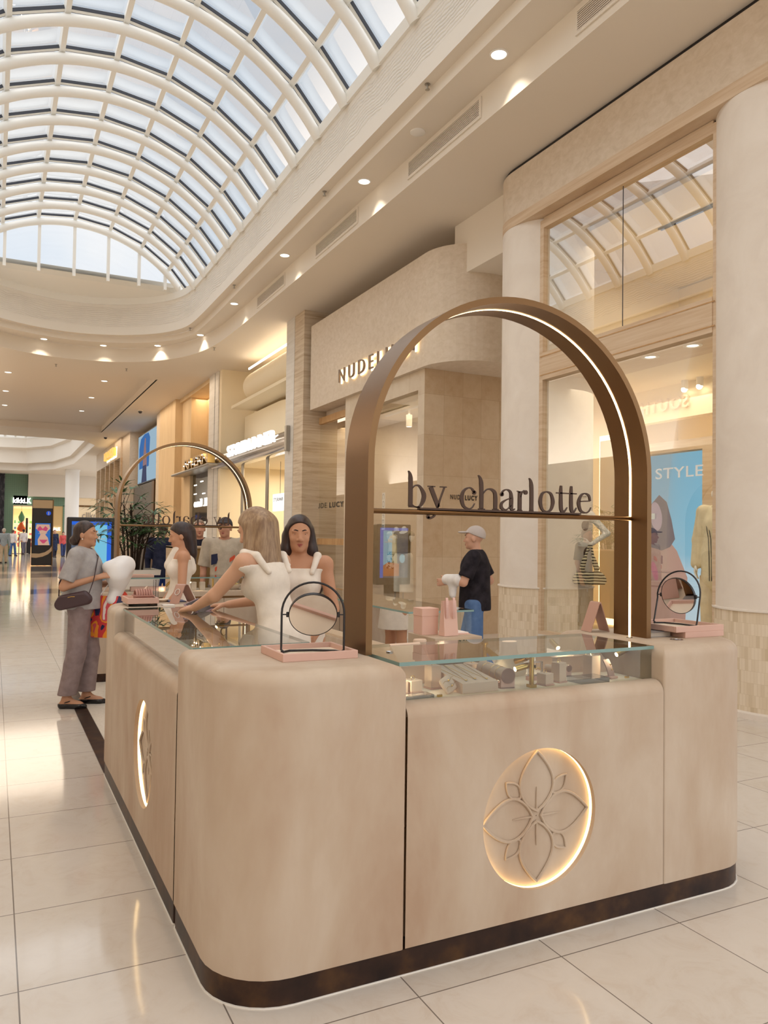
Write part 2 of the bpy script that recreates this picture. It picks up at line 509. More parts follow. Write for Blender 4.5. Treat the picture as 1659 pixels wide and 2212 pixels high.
Z1, Z2, Z3, Z4, Z5 = 6.49, 6.885, 7.043, 7.867, 8.05
# lowest soffit with the opening cut in it: fan from the opening edge to the outer rectangle
def rect_hit(c, p, x0, x1, y0, y1):
    dx, dy = p[0]-c[0], p[1]-c[1]; t = 1e9
    if dx > 1e-9: t = min(t, (x1-c[0])/dx)
    if dx < -1e-9: t = min(t, (x0-c[0])/dx)
    if dy > 1e-9: t = min(t, (y1-c[1])/dy)
    if dy < -1e-9: t = min(t, (y0-c[1])/dy)
    return (c[0]+dx*t, c[1]+dy*t)
mb = MB()
# right and left side soffits as long strips, then the end
A = resample(H1, 320)
out = []
for x, y in A:
    if y < 19: out.append((7.6 if x > 1.65 else -3.2, y))
    else:
        a = math.atan2(y-19, x-1.65)
        h = rect_hit((1.65, 19), (1.65+math.cos(a), 19+math.sin(a)), -3.2, 7.6, 0, 25.2)
        out.append(h)
vs = [(x, y, Z1) for x, y in A]+[(x, y, Z1) for x, y in out]
n = len(A)
mb.add(vs, [(i, i+1, n+i+1, n+i) for i in range(n-1)])
# side wings above the shops beyond the skylight, edge beam, raised pan, second edge
mb.box(4.52, 7.6, 25.2, 39.6, Z1, Z1+.05)
mb.box(-3.2, -1.2, 25.2, 92, Z1, Z1+.05)
PX0, PX1, PY0, PY1, PZ = -1.2, 4.52, 25.2, 39.6, 6.78
mb.add([(PX0, PY0, PZ), (PX1, PY0, PZ), (PX1, PY1, PZ), (PX0, PY1, PZ)], [(0, 1, 2, 3)])
for a, b in (((PX0, PY0), (PX1, PY0)), ((PX1, PY0), (PX1, PY1)), ((PX1, PY1), (PX0, PY1)), ((PX0, PY1), (PX0, PY0))):
    mb.add([(*a, Z1), (*b, Z1), (*b, PZ), (*a, PZ)], [(0, 1, 2, 3)])
# soffit round the second, polygonal opening
OP = [(-1.2, 43.2), (2.6, 43.2), (4.2, 43.6), (4.86, 45.4), (4.86, 58.0), (4.0, 63.5), (2.2, 66.5), (-1.2, 67.2)]
mb.add([(-1.2, 39.6, Z1), (4.52, 39.6, Z1), (9, 39.6, Z1), (9, 45.4, Z1), (9, 58, Z1), (9, 80, Z1), (-1.2, 80, Z1)]+[(x, y, Z1) for x, y in OP],
       [(0, 1, 8, 7), (1, 2, 9, 8), (2, 3, 10, 9), (3, 4, 11, 10), (4, 5, 12, 11), (5, 13, 12), (5, 6, 14, 13)])
struct('ceiling', mb, M['paint'])
# stepped faces
mb = MB()
strip_wall(mb, H1, Z1, Z2); strip_flat(mb, H1, H2, Z2, Z2); strip_wall(mb, H2, Z2, Z3)
strip_flat(mb, H2, H3, Z3, Z3)
struct('trim_1', mb, M['paint'])
# sculpted wave frieze and ledge
m = M['frieze'] = mat('carved_plaster_frieze', (236, 230, 221), .7, spec=.25)
v = coords(m, 'Object', (1, 1, 1))
sp = m.node_tree.nodes.new('ShaderNodeSeparateXYZ'); m.node_tree.links.new(v, sp.inputs[0])
nz = noise(m, coords(m, 'Object', (.8, .8, .8)), 1.6, 3, .5)
ph = mth(m, 'ADD', mth(m, 'MULTIPLY', sp.outputs['Z'], 62), mth(m, 'MULTIPLY', nz, 16))
wv = mth(m, 'ABSOLUTE', mth(m, 'SINE', ph))
wv = mth(m, 'POWER', wv, .6)
inz = mth(m, 'MULTIPLY', mth(m, 'GREATER_THAN', sp.outputs['Z'], 7.27), mth(m, 'LESS_THAN', sp.outputs['Z'], 7.80))
am = noise(m, coords(m, 'Object', (.5, .5, 2.0)), 1.3, 2)
h = mth(m, 'MULTIPLY', mth(m, 'MULTIPLY', wv, inz), am)
bump(m, h, .55, .05)
mb = MB(); strip_wall(mb, H3, Z3, Z4)
struct('trim_2', mb, M['frieze'])
mb = MB(); strip_flat(mb, H3, H4, Z4, Z4); strip_wall(mb, H4, Z4, Z5)
H5 = [(1.65+(x-1.65)*1.06, y) for x, y in H4]
strip_flat(mb, H4, H5, Z5, Z5)
struct('trim_3', mb, M['vault'])
# ---- barrel vault
VX, VZ, VR = 1.65, 6.02, 3.35
A0 = .93
w1 = thing('window_1', 'arched glass roof', 'window', (VX, 5, VZ)); w1['kind'] = 'structure'
del w1['category'], w1['label']
ribs = [20.9-1.055*k for k in range(31)]
def vp(a, R, y): return (VX+R*math.sin(a), y, VZ+R*math.cos(a))
for k, y in enumerate(ribs):
    mb = MB()
    mb.tube([vp(-A0-.06+(2*A0+.12)*i/44, VR, y) for i in range(45)], .085, 12)
    new_obj('rib', mb, M['vault'], w1)
angs = [-.98+.245*i for i in range(9)]
for a in angs:
    mb = MB()
    d = Vector((math.sin(a), 0, math.cos(a))); t = Vector((math.cos(a), 0, -math.sin(a)))
    c = Vector((VX, 0, VZ))
    vs = []
    for y in (-11.0, 20.95):
        for (dr, dt) in ((.10, -.04), (.10, .04), (.20, .04), (.20, -.04)):
            p = c+d*(VR+dr)+t*dt; vs.append((p.x, y, p.z))
    mb.add(vs, [(0, 1, 2, 3), (7, 6, 5, 4), (0, 4, 5, 1), (1, 5, 6, 2), (2, 6, 7, 3), (3, 7, 4, 0)])
    new_obj('purlin', mb, M['vault'], w1)
mb = MB(); mg = MB(); mt = MB()
for y in ribs:
    for i in range(8):
        a, b = angs[i], angs[i+1]
        p, q = Vector(vp(a, VR+.15, y)), Vector(vp(b, VR+.15, y))
        t = (q-p).normalized(); nn = Vector((-t.z, 0, t.x))
        for dy in (-.045, .045):
            for zz in (0, .03):
                pass
        # glazing bar (white) with dark gasket lines each side
        def barbox(M_, y0, y1, lo, hi):
            v8 = []
            for yy in (y0, y1):
                for pt, s in ((p, lo), (q, lo), (q, hi), (p, hi)):
                    w = pt+nn*s; v8.append((w.x, yy, w.z))
            M_.add(v8, [(0, 1, 2, 3), (7, 6, 5, 4), (0, 4, 5, 1), (1, 5, 6, 2), (2, 6, 7, 3), (3, 7, 4, 0)])
        barbox(mb, y-.035, y+.035, 0, .06)
        barbox(mt, y-.047, y-.035, .0, .05); barbox(mt, y+.035, y+.047, .0, .05)
new_obj('glazing_bar', mb, M['vault'], w1)
new_obj('gasket', mt, M['gasket'], w1)
vs = []; 
for y in (-11.0, 20.95):
    vs += [vp(a, VR+.19, y) for a in angs]
mg.add(vs, [(i, i+1, 9+i+1, 9+i) for i in range(8)])
new_obj('glass', mg, M['vglass'], w1)
# lunette at the far end: end wall with a low sill and five mullions
w2 = thing('window_2', 'lunette', 'window', (VX, 20.95, 8.05)); w2['kind'] = 'structure'
del w2['category'], w2['label']
for a in angs[1:-1]:
    x = VX+VR*math.sin(a); zt = VZ+VR*math.cos(a)
    mb = MB(); mb.box(x-.035, x+.035, 20.9, 21.02, 8.05, zt)
    new_obj('mullion', mb, M['vault'], w2)
mb = MB()
pts = [vp(-.93+1.86*i/40, VR, 21.0) for i in range(41)]
mb.add(pts, [tuple(range(41))]); new_obj('glass', mb, M['vglass'], w2)
mb = MB()
# sill wall behind the ledge at the curved end
Hs = [(x, y) for x, y in H4 if y > 20.6]
n = len(Hs)
mb.add([(x, y, 8.05) for x, y in Hs]+[(x, min(y, 21.0), 8.16) for x, y in Hs], [(i, i+1, n+i+1, n+i) for i in range(n-1)], 0, True)
new_obj('sill', mb, M['vault'], w2)
# roof over the part of the hall behind the vault end and closing wall above it
mb = MB()
mb.add([(-3.2, 21.1, 8.3), (6.6, 21.1, 8.3), (6.6, 24.8, 8.3), (-3.2, 24.8, 8.3)], [(0, 1, 2, 3)])
struct('roof', mb, M['white'])
# downlights in the stepped soffit
def downlight(x, y, z, r, label):
    t = thing('recessed_downlight', label, 'ceiling light', (x, y, z), 0, 'recessed downlights')
    mb = MB(); mb.lathe([(r*1.22, -.001), (r*1.22, -.008), (r, -.012), (r*.98, .0)], (x, y, z), 20, cap0=False, cap1=False)
    new_obj('trim_ring', mb, M['white'], t)
    mb = MB(); mb.lathe([(r*.99, -.004), (.001, -.004)], (x, y, z), 20, cap0=False, cap1=False)
    new_obj('lens', mb, M['lamp'], t)
    return t
DL = [(4.83, 7.01), (4.82, 10.47), (4.79, 13.94), (4.79, 17.4), (4.76, 20.55), (3.98, 22.3), (2.63, 23.05), (1.1, 23.1)]
ords = ['nearest the camera', 'second along the skylight edge', 'third along the skylight edge', 'fourth along the skylight edge', 'just before the soffit starts to curve', 'on the bend of the curved soffit', 'midway round the curved end soffit', 'farthest left on the curved end soffit']
for (x, y), s in zip(DL, ords):
    downlight(x, y, Z2, .085, 'round recessed downlight in the stepped white soffit, '+s)
    d = bpy.data.lights.new('downlight_beam', 'SPOT'); d.energy = 26; d.spot_size = math.radians(95); d.spot_blend = .35; d.shadow_soft_size = .05; d.color = (1, .9, .74)
    o = bpy.data.objects.new('downlight_beam', d); o.location = (x, y, Z2-.03); COL.objects.link(o)
for i, (x, y) in enumerate(((.295, 27.9), (3.23, 27.8), (3.2, 31.4), (3.19, 35.0), (.27, 31.6), (.28, 35.1))):
    downlight(x, y, PZ, .1, 'small downlight in the raised ceiling pan beyond the skylight, '+['front left', 'front right', 'middle right', 'back right', 'middle left', 'back left'][i])
# linear grilles in the step face
def grille(y0, y1, z0, z1, label):
    t = thing('air_grille', label, 'vent', (5.06, (y0+y1)/2, z0), 0, 'linear air grilles')
    mb = MB(); mb.box(5.055, 5.067, y0, y1, z0, z1); new_obj('grille_back', mb, M['grl_back'], t)
    mb = MB()
    for (a, b, c, d) in ((y0-.03, y1+.03, z0-.03, z0), (y0-.03, y1+.03, z1, z1+.03), (y0-.03, y0, z0, z1), (y1, y1+.03, z0, z1)):
        mb.box(5.048, 5.066, a, b, c, d)
    new_obj('frame', mb, M['paint'], t)
    mb = MB(); n = 9
    for k in range(n):
        z = z0+(k+.5)*(z1-z0)/n; mb.box(5.05, 5.064, y0, y1, z-.006, z+.004)
    new_obj('slat', mb, M['paint'], t)
M['grl_back'] = mat('grille_shadow', (118, 104, 94), .8)
for (y0, y1), s in zip(((4.3, 5.98), (7.73, 9.5), (11.24, 13.0), (14.72, 16.48), (18.25, 19.9)), ('at the top edge of the view', 'nearest fully visible one', 'second from the camera', 'third from the camera', 'farthest one before the bend')):
    grille(y0, y1, 6.60, 6.80, 'long linear air grille in the white ceiling step, '+s)
# sprinklers, dome cameras, speaker
def sprinkler(x, y, z, label):
    t = thing('sprinkler_head', label, 'sprinkler', (x, y, z), 0, 'ceiling sprinklers')
    mb = MB(); mb.lathe([(.035, 0), (.035, -.008), (.014, -.012), (.01, -.06), (.03, -.065), (.03, -.07), (.004, -.072)], (x, y, z), 10); new_obj('deflector', mb, M['steel'], t)
for p, s in zip(((4.55, 8.1, Z3), (4.56, 11.4, Z3), (4.56, 16.6, Z3), (4.5, 20.6, Z3), (5.04, 20.15, Z1), (1.5, 24.4, Z1), (3.4, 24.0, Z1)), ('near end of the upper step', 'upper step above the first fashion shop', 'upper step before the curve', 'bend of the upper step', 'soffit by the sportswear shop', 'end soffit centre', 'end soffit right')):
    sprinkler(*p, 'small metal sprinkler on the '+s)
for (x, y), s in zip(((5.04, 31.66), (4.89, 41.05)), ('nearer one above the bronze canopy shop', 'farther one by the panelled shop front')):
    t = thing('dome_camera', 'small dark dome security camera under the side soffit, '+s, 'security camera', (x, y, Z1), 0, 'dome cameras')
    mb = MB(); mb.lathe([(.11, 0), (.11, -.03), (.1, -.04)], (x, y, Z1), 14); new_obj('base', mb, M['white'], t)
    mb = MB(); mb.sphere((x, y, Z1-.05), .085); new_obj('dome', mb, M['black'], t)
t = thing('ceiling_speaker', 'round white speaker grille in the stepped soffit above the shop front', 'speaker', (4.84, 8.86, Z2))
mb = MB(); mb.lathe([(.1, 0), (.1, -.012), (.09, -.016), (.001, -.016)], (4.84, 8.86, Z2), 20, cap0=False, cap1=False); new_obj('grille', mb, M['white'], t)

# ---- second skylight far down the hall
mb = MB()
def opath(s): return [(1.0+(x-1.0)*s, 55+(y-55)*s) for x, y in OP]
strip_wall(mb, OP, Z1, 7.0); strip_flat(mb, OP, opath(.93), 7.0, 7.0); strip_wall(mb, opath(.93), 7.0, 8.0); strip_flat(mb, opath(.93), opath(.86), 8.0, 8.1); strip_wall(mb, opath(.86), 8.1, 8.9)
struct('trim_4', mb, M['paint'])
w3 = thing('window_3', 'x', 'x', (1, 55, 8.9)); w3['kind'] = 'structure'; del w3['category'], w3['label']
mb = MB(); Pq = opath(.86)
apex = [(1.0+(x-1.0)*.2, 55+(y-55)*.2, 11.5) for x, y in OP]
nodes = [(x, y, 8.9) for x, y in Pq]
for i in range(len(nodes)):
    mb.tube([nodes[i], apex[i]], .12, 6)
    if i+1 < len(nodes):
        mb.tube([nodes[i], nodes[i+1]], .14, 6); mb.tube([apex[i], apex[i+1]], .1, 6)
        for k in range(4):
            t0, t1 = k/4, (k+1)/4; tm = (k+.5)/4
            a = Vector(nodes[i]).lerp(Vector(nodes[i+1]), t0); b = Vector(nodes[i]).lerp(Vector(nodes[i+1]), t1)
            c = Vector(nodes[i]).lerp(Vector(nodes[i+1]), tm).lerp(Vector(apex[i]).lerp(Vector(apex[i+1]), tm), .3)
            mb.tube([a, c, b], .07, 6)
new_obj('frame', mb, M['vault'], w3)
mb = MB()
for i in range(len(nodes)-1):
    mb.add([nodes[i], nodes[i+1], apex[i+1], apex[i]], [(0, 1, 2, 3)])
mb.add(apex, [tuple(range(len(apex)))])
new_obj('glass', mb, M['vglass'], w3)

# ---- plain left side of the hall (off frame) and the wall behind
mb = MB(); mb.box(-3.0, -2.8, -11, 92, 0, Z1); struct('wall_left', mb, M['paint'])
mb = MB(); mb.box(-3.0, 8, -13.2, -13, 0, 3.0); struct('wall_back', mb, M['paint'])
# ================================================================ SHOP FRONTS ON THE RIGHT
def text_mb(s, size, depth=.01, bold=0.0, spacing=1.0, mirror=False):
    cu = bpy.data.curves.new('txt', 'FONT'); cu.body = s; cu.size = size; cu.extrude = depth/2
    cu.offset = bold; cu.space_character = spacing; cu.resolution_u = 3
    o = bpy.data.objects.new('txt', cu); COL.objects.link(o)
    dg = bpy.context.evaluated_depsgraph_get(); dg.update()
    me = o.evaluated_get(dg).to_mesh()
    mb = MB()
    xs = [v.co.x for v in me.vertices] or [0]
    x0, x1 = min(xs), max(xs)
    vs = [(((x1-v.co.x) if mirror else (v.co.x-x0)), v.co.y, v.co.z) for v in me.vertices]
    fs = [list(p.vertices)[::-1] if mirror else list(p.vertices) for p in me.polygons]
    mb.add(vs, fs)
    mb.w = x1-x0
    o.evaluated_get(dg).to_mesh_clear()
    bpy.data.objects.remove(o); bpy.data.curves.remove(cu)
    return mb
def place_text(mb, origin, right, up, w=None, h=None):
    """maps text x->right, y->up; out of the wall = right x up"""
    R = Vector(right).normalized(); U = Vector(up).normalized(); N = R.cross(U)
    sx = 1.0 if w is None else w/mb.w
    hh = max(v[1] for v in mb.v)
    sy = 1.0 if h is None else h/hh
    O = Vector(origin)
    mb.v = [tuple(O+R*(p[0]*sx)+U*(p[1]*sy)+N*p[2]) for p in mb.v]
    return mb
FACE_R, FACE_U = (0, -1, 0), (0, 0, 1)      # letters on the right-hand wall, read from the hall

# columns of the nearest shop
CR = .61
m = M['dadoc'] = mat('stacked_stone_column', (222, 206, 182), .55, spec=.3)
v = coords(m); sp = m.node_tree.nodes.new('ShaderNodeSeparateXYZ'); m.node_tree.links.new(v, sp.inputs[0])
ang = mth(m, 'MULTIPLY', mth(m, 'ARCTAN2', sp.outputs['Y'], sp.outputs['X']), CR)
lz, iz = grid_line(m, sp.outputs['Z'], 0, .1055, .0022)
wz = m.node_tree.nodes.new('ShaderNodeTexWhiteNoise'); wz.noise_dimensions = '1D'; m.node_tree.links.new(iz, wz.inputs['W'])
la, ia = grid_line(m, mth(m, 'ADD', ang, wz.outputs['Value']), 0, .03, .0018)
wn = m.node_tree.nodes.new('ShaderNodeTexWhiteNoise'); wn.noise_dimensions = '2D'
cb = m.node_tree.nodes.new('ShaderNodeCombineXYZ'); m.node_tree.links.new(ia, cb.inputs[0]); m.node_tree.links.new(iz, cb.inputs[1]); m.node_tree.links.new(cb.outputs[0], wn.inputs['Vector'])
t = ramp(m, wn.outputs['Value'], [(0, (202, 184, 156)), (.25, (218, 202, 178)), (1, (228, 214, 194))])
setc(m, mixc(m, mth(m, 'MAXIMUM', lz, la), t, (206, 188, 162)))
for i, cy in enumerate((4.88, 8.44)):
    t = thing('column', ['round cream column with stacked stone base at the right edge of the picture', 'round cream column with stacked stone base seen through the large arch'][i], 'column', (6.65, cy, 0), 0, 'round shop columns')
    t['kind'] = 'structure'
    mb = MB(); mb.lathe([(CR, .96), (CR, 5.70)], (6.65, cy, 0), 56, cap0=False, cap1=False); new_obj('shaft', mb, M['coltop'], t)
    mb = MB(); mb.lathe([(CR+.012, .06), (CR+.012, .945)], (6.65, cy, 0), 56, cap0=False, cap1=False); new_obj('stone_base', mb, M['dadoc'], t)
    mb = MB(); mb.lathe([(CR+.012, .943), (CR+.028, .947), (CR+.028, .962), (CR, .966)], (6.65, cy, 0), 56, cap0=False, cap1=False); new_obj('ring_trim', mb, M['coltop'], t)
    mb = MB(); mb.lathe([(CR+.05, 0), (CR+.05, .05), (CR+.012, .062)], (6.65, cy, 0), 56, cap0=False, cap1=False); new_obj('foot', mb, M['coltop'], t)
# beam over the columns, with a rounded end
def beam_plan(inset=0.0, y0=-6.0):
    pts = [(9.9, y0), (6.04+inset, y0), (6.04+inset, 8.44)]
    for k in range(1, 13):
        a = PI-.5*PI*k/12
        pts.append((6.65+(CR-inset)*math.cos(a), 8.44+(CR-inset)*math.sin(a)))
    pts.append((9.9, 9.05-inset))
    return pts[::-1]
mb = MB(); mb.prism(beam_plan(), 5.83, 6.435); struct('wall_right', mb, M['linen'])
mb = MB(); mb.prism(beam_plan(.03), 6.435, 6.5); struct('trim_5', mb, M['black'])
mb = MB(); mb.prism(beam_plan(-.003), 5.695, 5.83); struct('trim_6', mb, M['wood'])
# window between the columns
wn_ = thing('window_4', 'x', 'x', (6.2, 6.7, 0)); wn_['kind'] = 'structure'; del wn_['category'], wn_['label']
WX = 6.2
mb = MB()
mb.box(WX, WX+.10, 7.96, 8.14, .38, 5.66); mb.box(WX, WX+.10, 5.24, 5.33, .38, 5.66)
mb.box(WX+.0, WX+.10, 5.33, 7.96, 5.56, 5.69); mb.box(WX-.01, WX+.12, 5.33, 7.96, 3.60, 3.95)
mb.box(WX, WX+.10, 5.33, 7.96, .38, .425)
new_obj('frame', mb, M['wood'], wn_)
mb = MB()
for z in (3.655, 3.895): mb.box(WX-.014, WX-.008, 5.30, 8.0, z, z+.012)
new_obj('inlay_line', mb, M['oak'], wn_)
mb = MB(); mb.box(WX+.02, WX+.05, 5.33, 7.96, 5.655, 5.69); new_obj('shadow_gap', mb, M['dark'], wn_)
mb = MB()
mb.add([(WX+.05, 5.33, 3.95), (WX+.05, 7.96, 3.95), (WX+.05, 7.96, 5.56), (WX+.05, 5.33, 5.56)], [(0, 1, 2, 3)])
mb.add([(WX+.05, 5.33, .42), (WX+.05, 7.96, .42), (WX+.05, 7.96, 3.6), (WX+.05, 5.33, 3.6)], [(0, 1, 2, 3)])
new_obj('glass', mb, M['sglass'], wn_)
mb = MB(); mb.box(WX+.046, WX+.054, 6.598, 6.604, 3.95, 5.56); new_obj('glass_joint', mb, M['gasket'], wn_)
mb = MB(); mb.box(WX, WX+.14, 5.2, 8.2, 0, .38); struct('wall_right', mb, M['palestone'])
# inside of that shop
M['shopcream'] = mat('shop_cream', (236, 222, 196), .75, spec=.2)
mb = MB()
mb.box(6.34, 9.8, 3.5, 9.0, .36, .40); mb.box(9.7, 9.8, 3.5, 9.0, .4, 5.6); mb.box(6.75, 9.8, 9.0, 9.1, .0, 5.7); mb.box(6.75, 9.8, 3.4, 3.5, .0, 5.7)
mb.box(7.05, 9.8, 3.5, 9.0, 3.72, 3.78); mb.box(6.9, 9.8, 3.5, 9.0, 5.62, 5.68)
struct('wall_right', mb, M['shopcream'])
mb = MB(); mb.box(6.3, 7.05, 5.2, 9.0, 3.66, 3.72); struct('trim_7', mb, M['wood'])
for i, y in enumerate((5.95, 6.55, 7.55)):
    t = thing('shop_downlight', 'flush round shop downlight in timber window head, '+['right one', 'middle one', 'left one'][i], 'ceiling light', (6.62, y, 3.66), 0, 'window head downlights')
    mb = MB(); mb.lathe([(.1, 0), (.1, -.006), (.07, -.01), (.06, -.002)], (6.62, y, 3.66), 20, cap0=False, cap1=False); new_obj('trim_ring', mb, M['white'], t)
    mb = MB(); mb.lathe([(.06, -.003), (.001, -.003)], (6.62, y, 3.66), 16, cap0=False, cap1=False); new_obj('lens', mb, M['lamp'], t)
# lower bulkhead carrying the reversed sign, stone-clad low wall
mb = MB(); mb.box(8.3, 8.45, 3.5, 9.0, 3.25, 3.72); struct('wall_right', mb, M['shopcream'])
mb = MB(); mb.box(6.75, 8.2, 8.88, 9.0, .4, .98); struct('wall_right', mb, M['dado'])
t = tag(new_obj('shop_sign', place_text(text_mb('SOUTH.', .3, .03, .004, 1.1, True), (8.27, 8.45, 3.38), FACE_R, FACE_U, .95, .17), M['cream']), 'pale raised reversed SOUTH lettering high inside the shop window', 'sign')
for i, y in enumerate((7.25, 7.5)):
    t = thing('shop_spotlight', 'bright round spotlight inside shop window beside the reversed lettering, '+['right', 'left'][i]+' of the pair', 'spotlight', (8.2, y, 3.72), 0, 'shop window spotlights')
    mb = MB(); mb.lathe([(.045, 0), (.045, -.12), (.04, -.12)], (8.2, y, 3.72), 14, cap1=False); new_obj('housing', mb, M['white'], t)
    mb = MB(); mb.sphere((8.19, y, 3.60), .04); new_obj('lens', mb, emis('spot_lens', (255, 240, 205), 14), t)
# glowing wave coves on the upper floor ceiling
for k, pts in enumerate(([(8.2, 7.0, 4.72), (8.1, 6.6, 4.9), (8.1, 6.2, 5.35), (8.2, 5.7, 5.45)], [(8.4, 6.6, 4.5), (8.3, 6.2, 4.68), (8.2, 5.9, 5.1), (8.25, 5.6, 5.2)], [(8.7, 6.1, 4.4), (8.6, 5.7, 4.62), (8.6, 5.3, 4.7)])):
    t = thing('cove_light', 'glowing wavy cove light ribbon in the upper shop window, '+['highest of three', 'middle of three', 'lowest of three'][k], 'light', pts[0], 0, 'wavy cove lights')
    P = smooth_closed([p[:2] for p in pts], 3); Zs = np.interp(np.linspace(0, 1, len(P)), np.linspace(0, 1, len(pts)), [p[2] for p in pts])
    mb = MB(); n = len(P); vs = [(x, y, z) for (x, y), z in zip(P, Zs)]+[(x+.02, y, z+.12) for (x, y), z in zip(P, Zs)]
    mb.add(vs, [(i, i+1, n+i+1, n+i) for i in range(n-1)], 0, True); new_obj('glow_strip', mb, M['ledsoft'], t)
    mb = MB(); vs = [(x-.02, y, z-.01) for (x, y), z in zip(P, Zs)]+[(x+.5, y, z+.03) for (x, y), z in zip(P, Zs)]
    mb.add(vs, [(i, i+1, n+i+1, n+i) for i in range(n-1)], 0, True); new_obj('baffle', mb, M['shopcream'], t)
t = thing('ceiling_slot_diffuser', 'long thin slot diffuser at the top of the upper shop window', 'vent', (7.6, 6.4, 5.6))
mb = MB()
for dx in (0, .05): mb.box(7.6+dx, 7.62+dx, 5.6, 7.4, 5.6, 5.62)
new_obj('slot', mb, M['gasket'], t)
# back-lit wall panel with hanging clothes, blue screen
t = thing('backlit_display', 'tall cream wall panel with glowing warm edges behind the swimsuit mannequin', 'panel', (7.6, 8.1, .4))
mb = MB(); mb.box(7.62, 7.68, 7.75, 8.48, .5, 2.97, .005); new_obj('panel', mb, M['shopcream'], t)
mb = MB(); mb.box(7.72, 7.73, 7.8, 8.60, .4, 3.06); new_obj('glow_strip', mb, M['ledsoft'], t)
mb = MB(); mb.box(7.56, 7.60, 7.63, 7.67, .4, 3.3); tag(new_obj('clothes_post', mb, M['white']), 'slim white steel post beside the black hanging clothes', 'post')
for i, z in enumerate((2.35, 1.95, 1.62, 1.32, .62)):
    mb = MB()
    n = 16
    rs = []
    for k in range(7):
        zz = z+.13-.26*k/6
        rs.append([(7.53+.06*math.cos(a)*(1+.12*math.sin(5*a+k)), 7.76+.075*math.sin(a)*(1+.1*math.cos(6*a+k*.7))*(.75+.07*k), zz) for a in [2*PI*q/n for q in range(n)]])
    mb.rings(rs); tag(new_obj('folded_garment', mb, mat('black_cloth', (52, 44, 40), .8)), 'black garment hanging beside the glowing panel, '+['topmost', 'second from the top', 'third from the top', 'fourth from the top', 'lowest, above the floor'][i], 'clothing', 'black garments on the rail')
t = thing('advert_screen', 'tall bright blue advertising screen with a tanned woman in the shop window', 'screen', (7.8, 7.2, .4))
mb = MB(); mb.box(7.82, 7.95, 6.62, 7.98, .4, 2.86); mb.box(7.78, 7.82, 6.62, 6.84, .4, 2.86); mb.box(7.78, 7.82, 6.84, 7.98, 2.72, 2.86); new_obj('surround', mb, M['wood'], t)
m = M['screen1'] = bpy.data.materials.new('screen_image'); m.use_nodes = True; nt = m.node_tree; nt.nodes.clear()
ou = nt.nodes.new('ShaderNodeOutputMaterial'); em = nt.nodes.new('ShaderNodeEmission'); em.inputs['Strength'].default_value = .85
v = coords(m); sp = nt.nodes.new('ShaderNodeSeparateXYZ'); nt.links.new(v, sp.inputs[0])
c = ramp(m, mth(m, 'DIVIDE', sp.outputs['Z'], 2.4), [(.0, (205, 222, 232)), (.34, (188, 216, 232)), (.42, (150, 200, 224)), (.6, (140, 196, 222)), (1, (128, 186, 214))])
nt.links.new(c, em.inputs['Color']); nt.links.new(em.outputs[0], ou.inputs['Surface'])
mb = MB(); mb.add([(7.80, 7.98, .42), (7.80, 6.85, .42), (7.80, 6.85, 2.70), (7.80, 7.98, 2.70)], [(0, 1, 2, 3)]); new_obj('picture', mb, M['screen1'], t)
def flat_poly(name, pts, x, m, par):
    mb = MB(); mb.add([(x, y, z) for y, z in pts], [tuple(range(len(pts)))]); return new_obj(name, mb, m, par)
def ell(cy, cz, ry, rz, n=20, r0=0.0): return [(cy+ry*math.cos(2*PI*i/n)*math.cos(r0)-rz*math.sin(2*PI*i/n)*math.sin(r0), cz+ry*math.cos(2*PI*i/n)*math.sin(r0)+rz*math.sin(2*PI*i/n)*math.cos(r0)) for i in range(n)]
e1, e2, e3, e4 = emis('screen_skin', (196, 152, 138), .8), emis('screen_hair', (110, 98, 108), .8), emis('screen_pink', (214, 120, 142), .8), emis('screen_face', (196, 168, 178), .8)
flat_poly('figure_torso', [(7.80, .9), (7.97, 1.25), (7.86, 1.62), (7.66, 1.70), (7.42, 1.62), (7.25, 1.45), (7.08, 1.12), (7.12, .42), (7.9, .42)], 7.797, e1, t)
flat_poly('figure_hair', [(7.72, 1.5), (7.76, 1.75), (7.70, 2.05), (7.55, 2.18), (7.42, 2.08), (7.34, 1.85), (7.28, 1.6), (7.36, 1.5), (7.5, 1.45)], 7.796, e2, t)
flat_poly('figure_face', ell(7.60, 1.90, .10, .19, 20, -.2), 7.794, e4, t)
flat_poly('figure_bikini', ell(7.62, 1.18, .05, .13, 16, -.3), 7.793, e3, t)
tag(new_obj('window_decal', place_text(text_mb('STYLE', .3, .002, .002, 1.05), (6.235, 6.09, 2.22), FACE_R, FACE_U, .62, .11), mat('white_decal', (236, 240, 242), .5)), 'white STYLE lettering on the shop window glass beside the right column', 'sign')
t = thing('window_notice', 'small white notice stuck on the shop window in front of the blue screen', 'notice', (6.24, 6.2, 1.8))
mb = MB(); mb.box(6.236, 6.239, 6.1, 6.32, 1.80, 1.86); new_obj('card', mb, mat('notice_card', (226, 232, 226), .6), t)
# boxed bulkhead above the passage between the two shops
mb = MB(); mb.box(6.395, 9, 9.05, 10.44, 5.66, 6.5); struct('ceiling', mb, M['paint'])

# ---------------- second shop: linen fascia, limestone front
FZ0, FZ1 = 4.30, 6.11
pl = [(7.6, 15.69), (6.02, 15.69), (6.04, 10.75)]
for k in range(1, 13):
    a = PI+.5*PI*k/12
    pl.append((6.84+.80*math.cos(a), 10.75+.80*math.sin(a)))
pl += [(9, 9.95), (9, 15.69)]
pl = pl[::-1]
mb = MB(); mb.prism(pl, FZ0, FZ1); struct('wall_right', mb, M['linen'])
mb = MB(); mb.box(7.0, 8.8, 10.4, 15.69, FZ1, 6.5); struct('wall_right', mb, M['linen'])
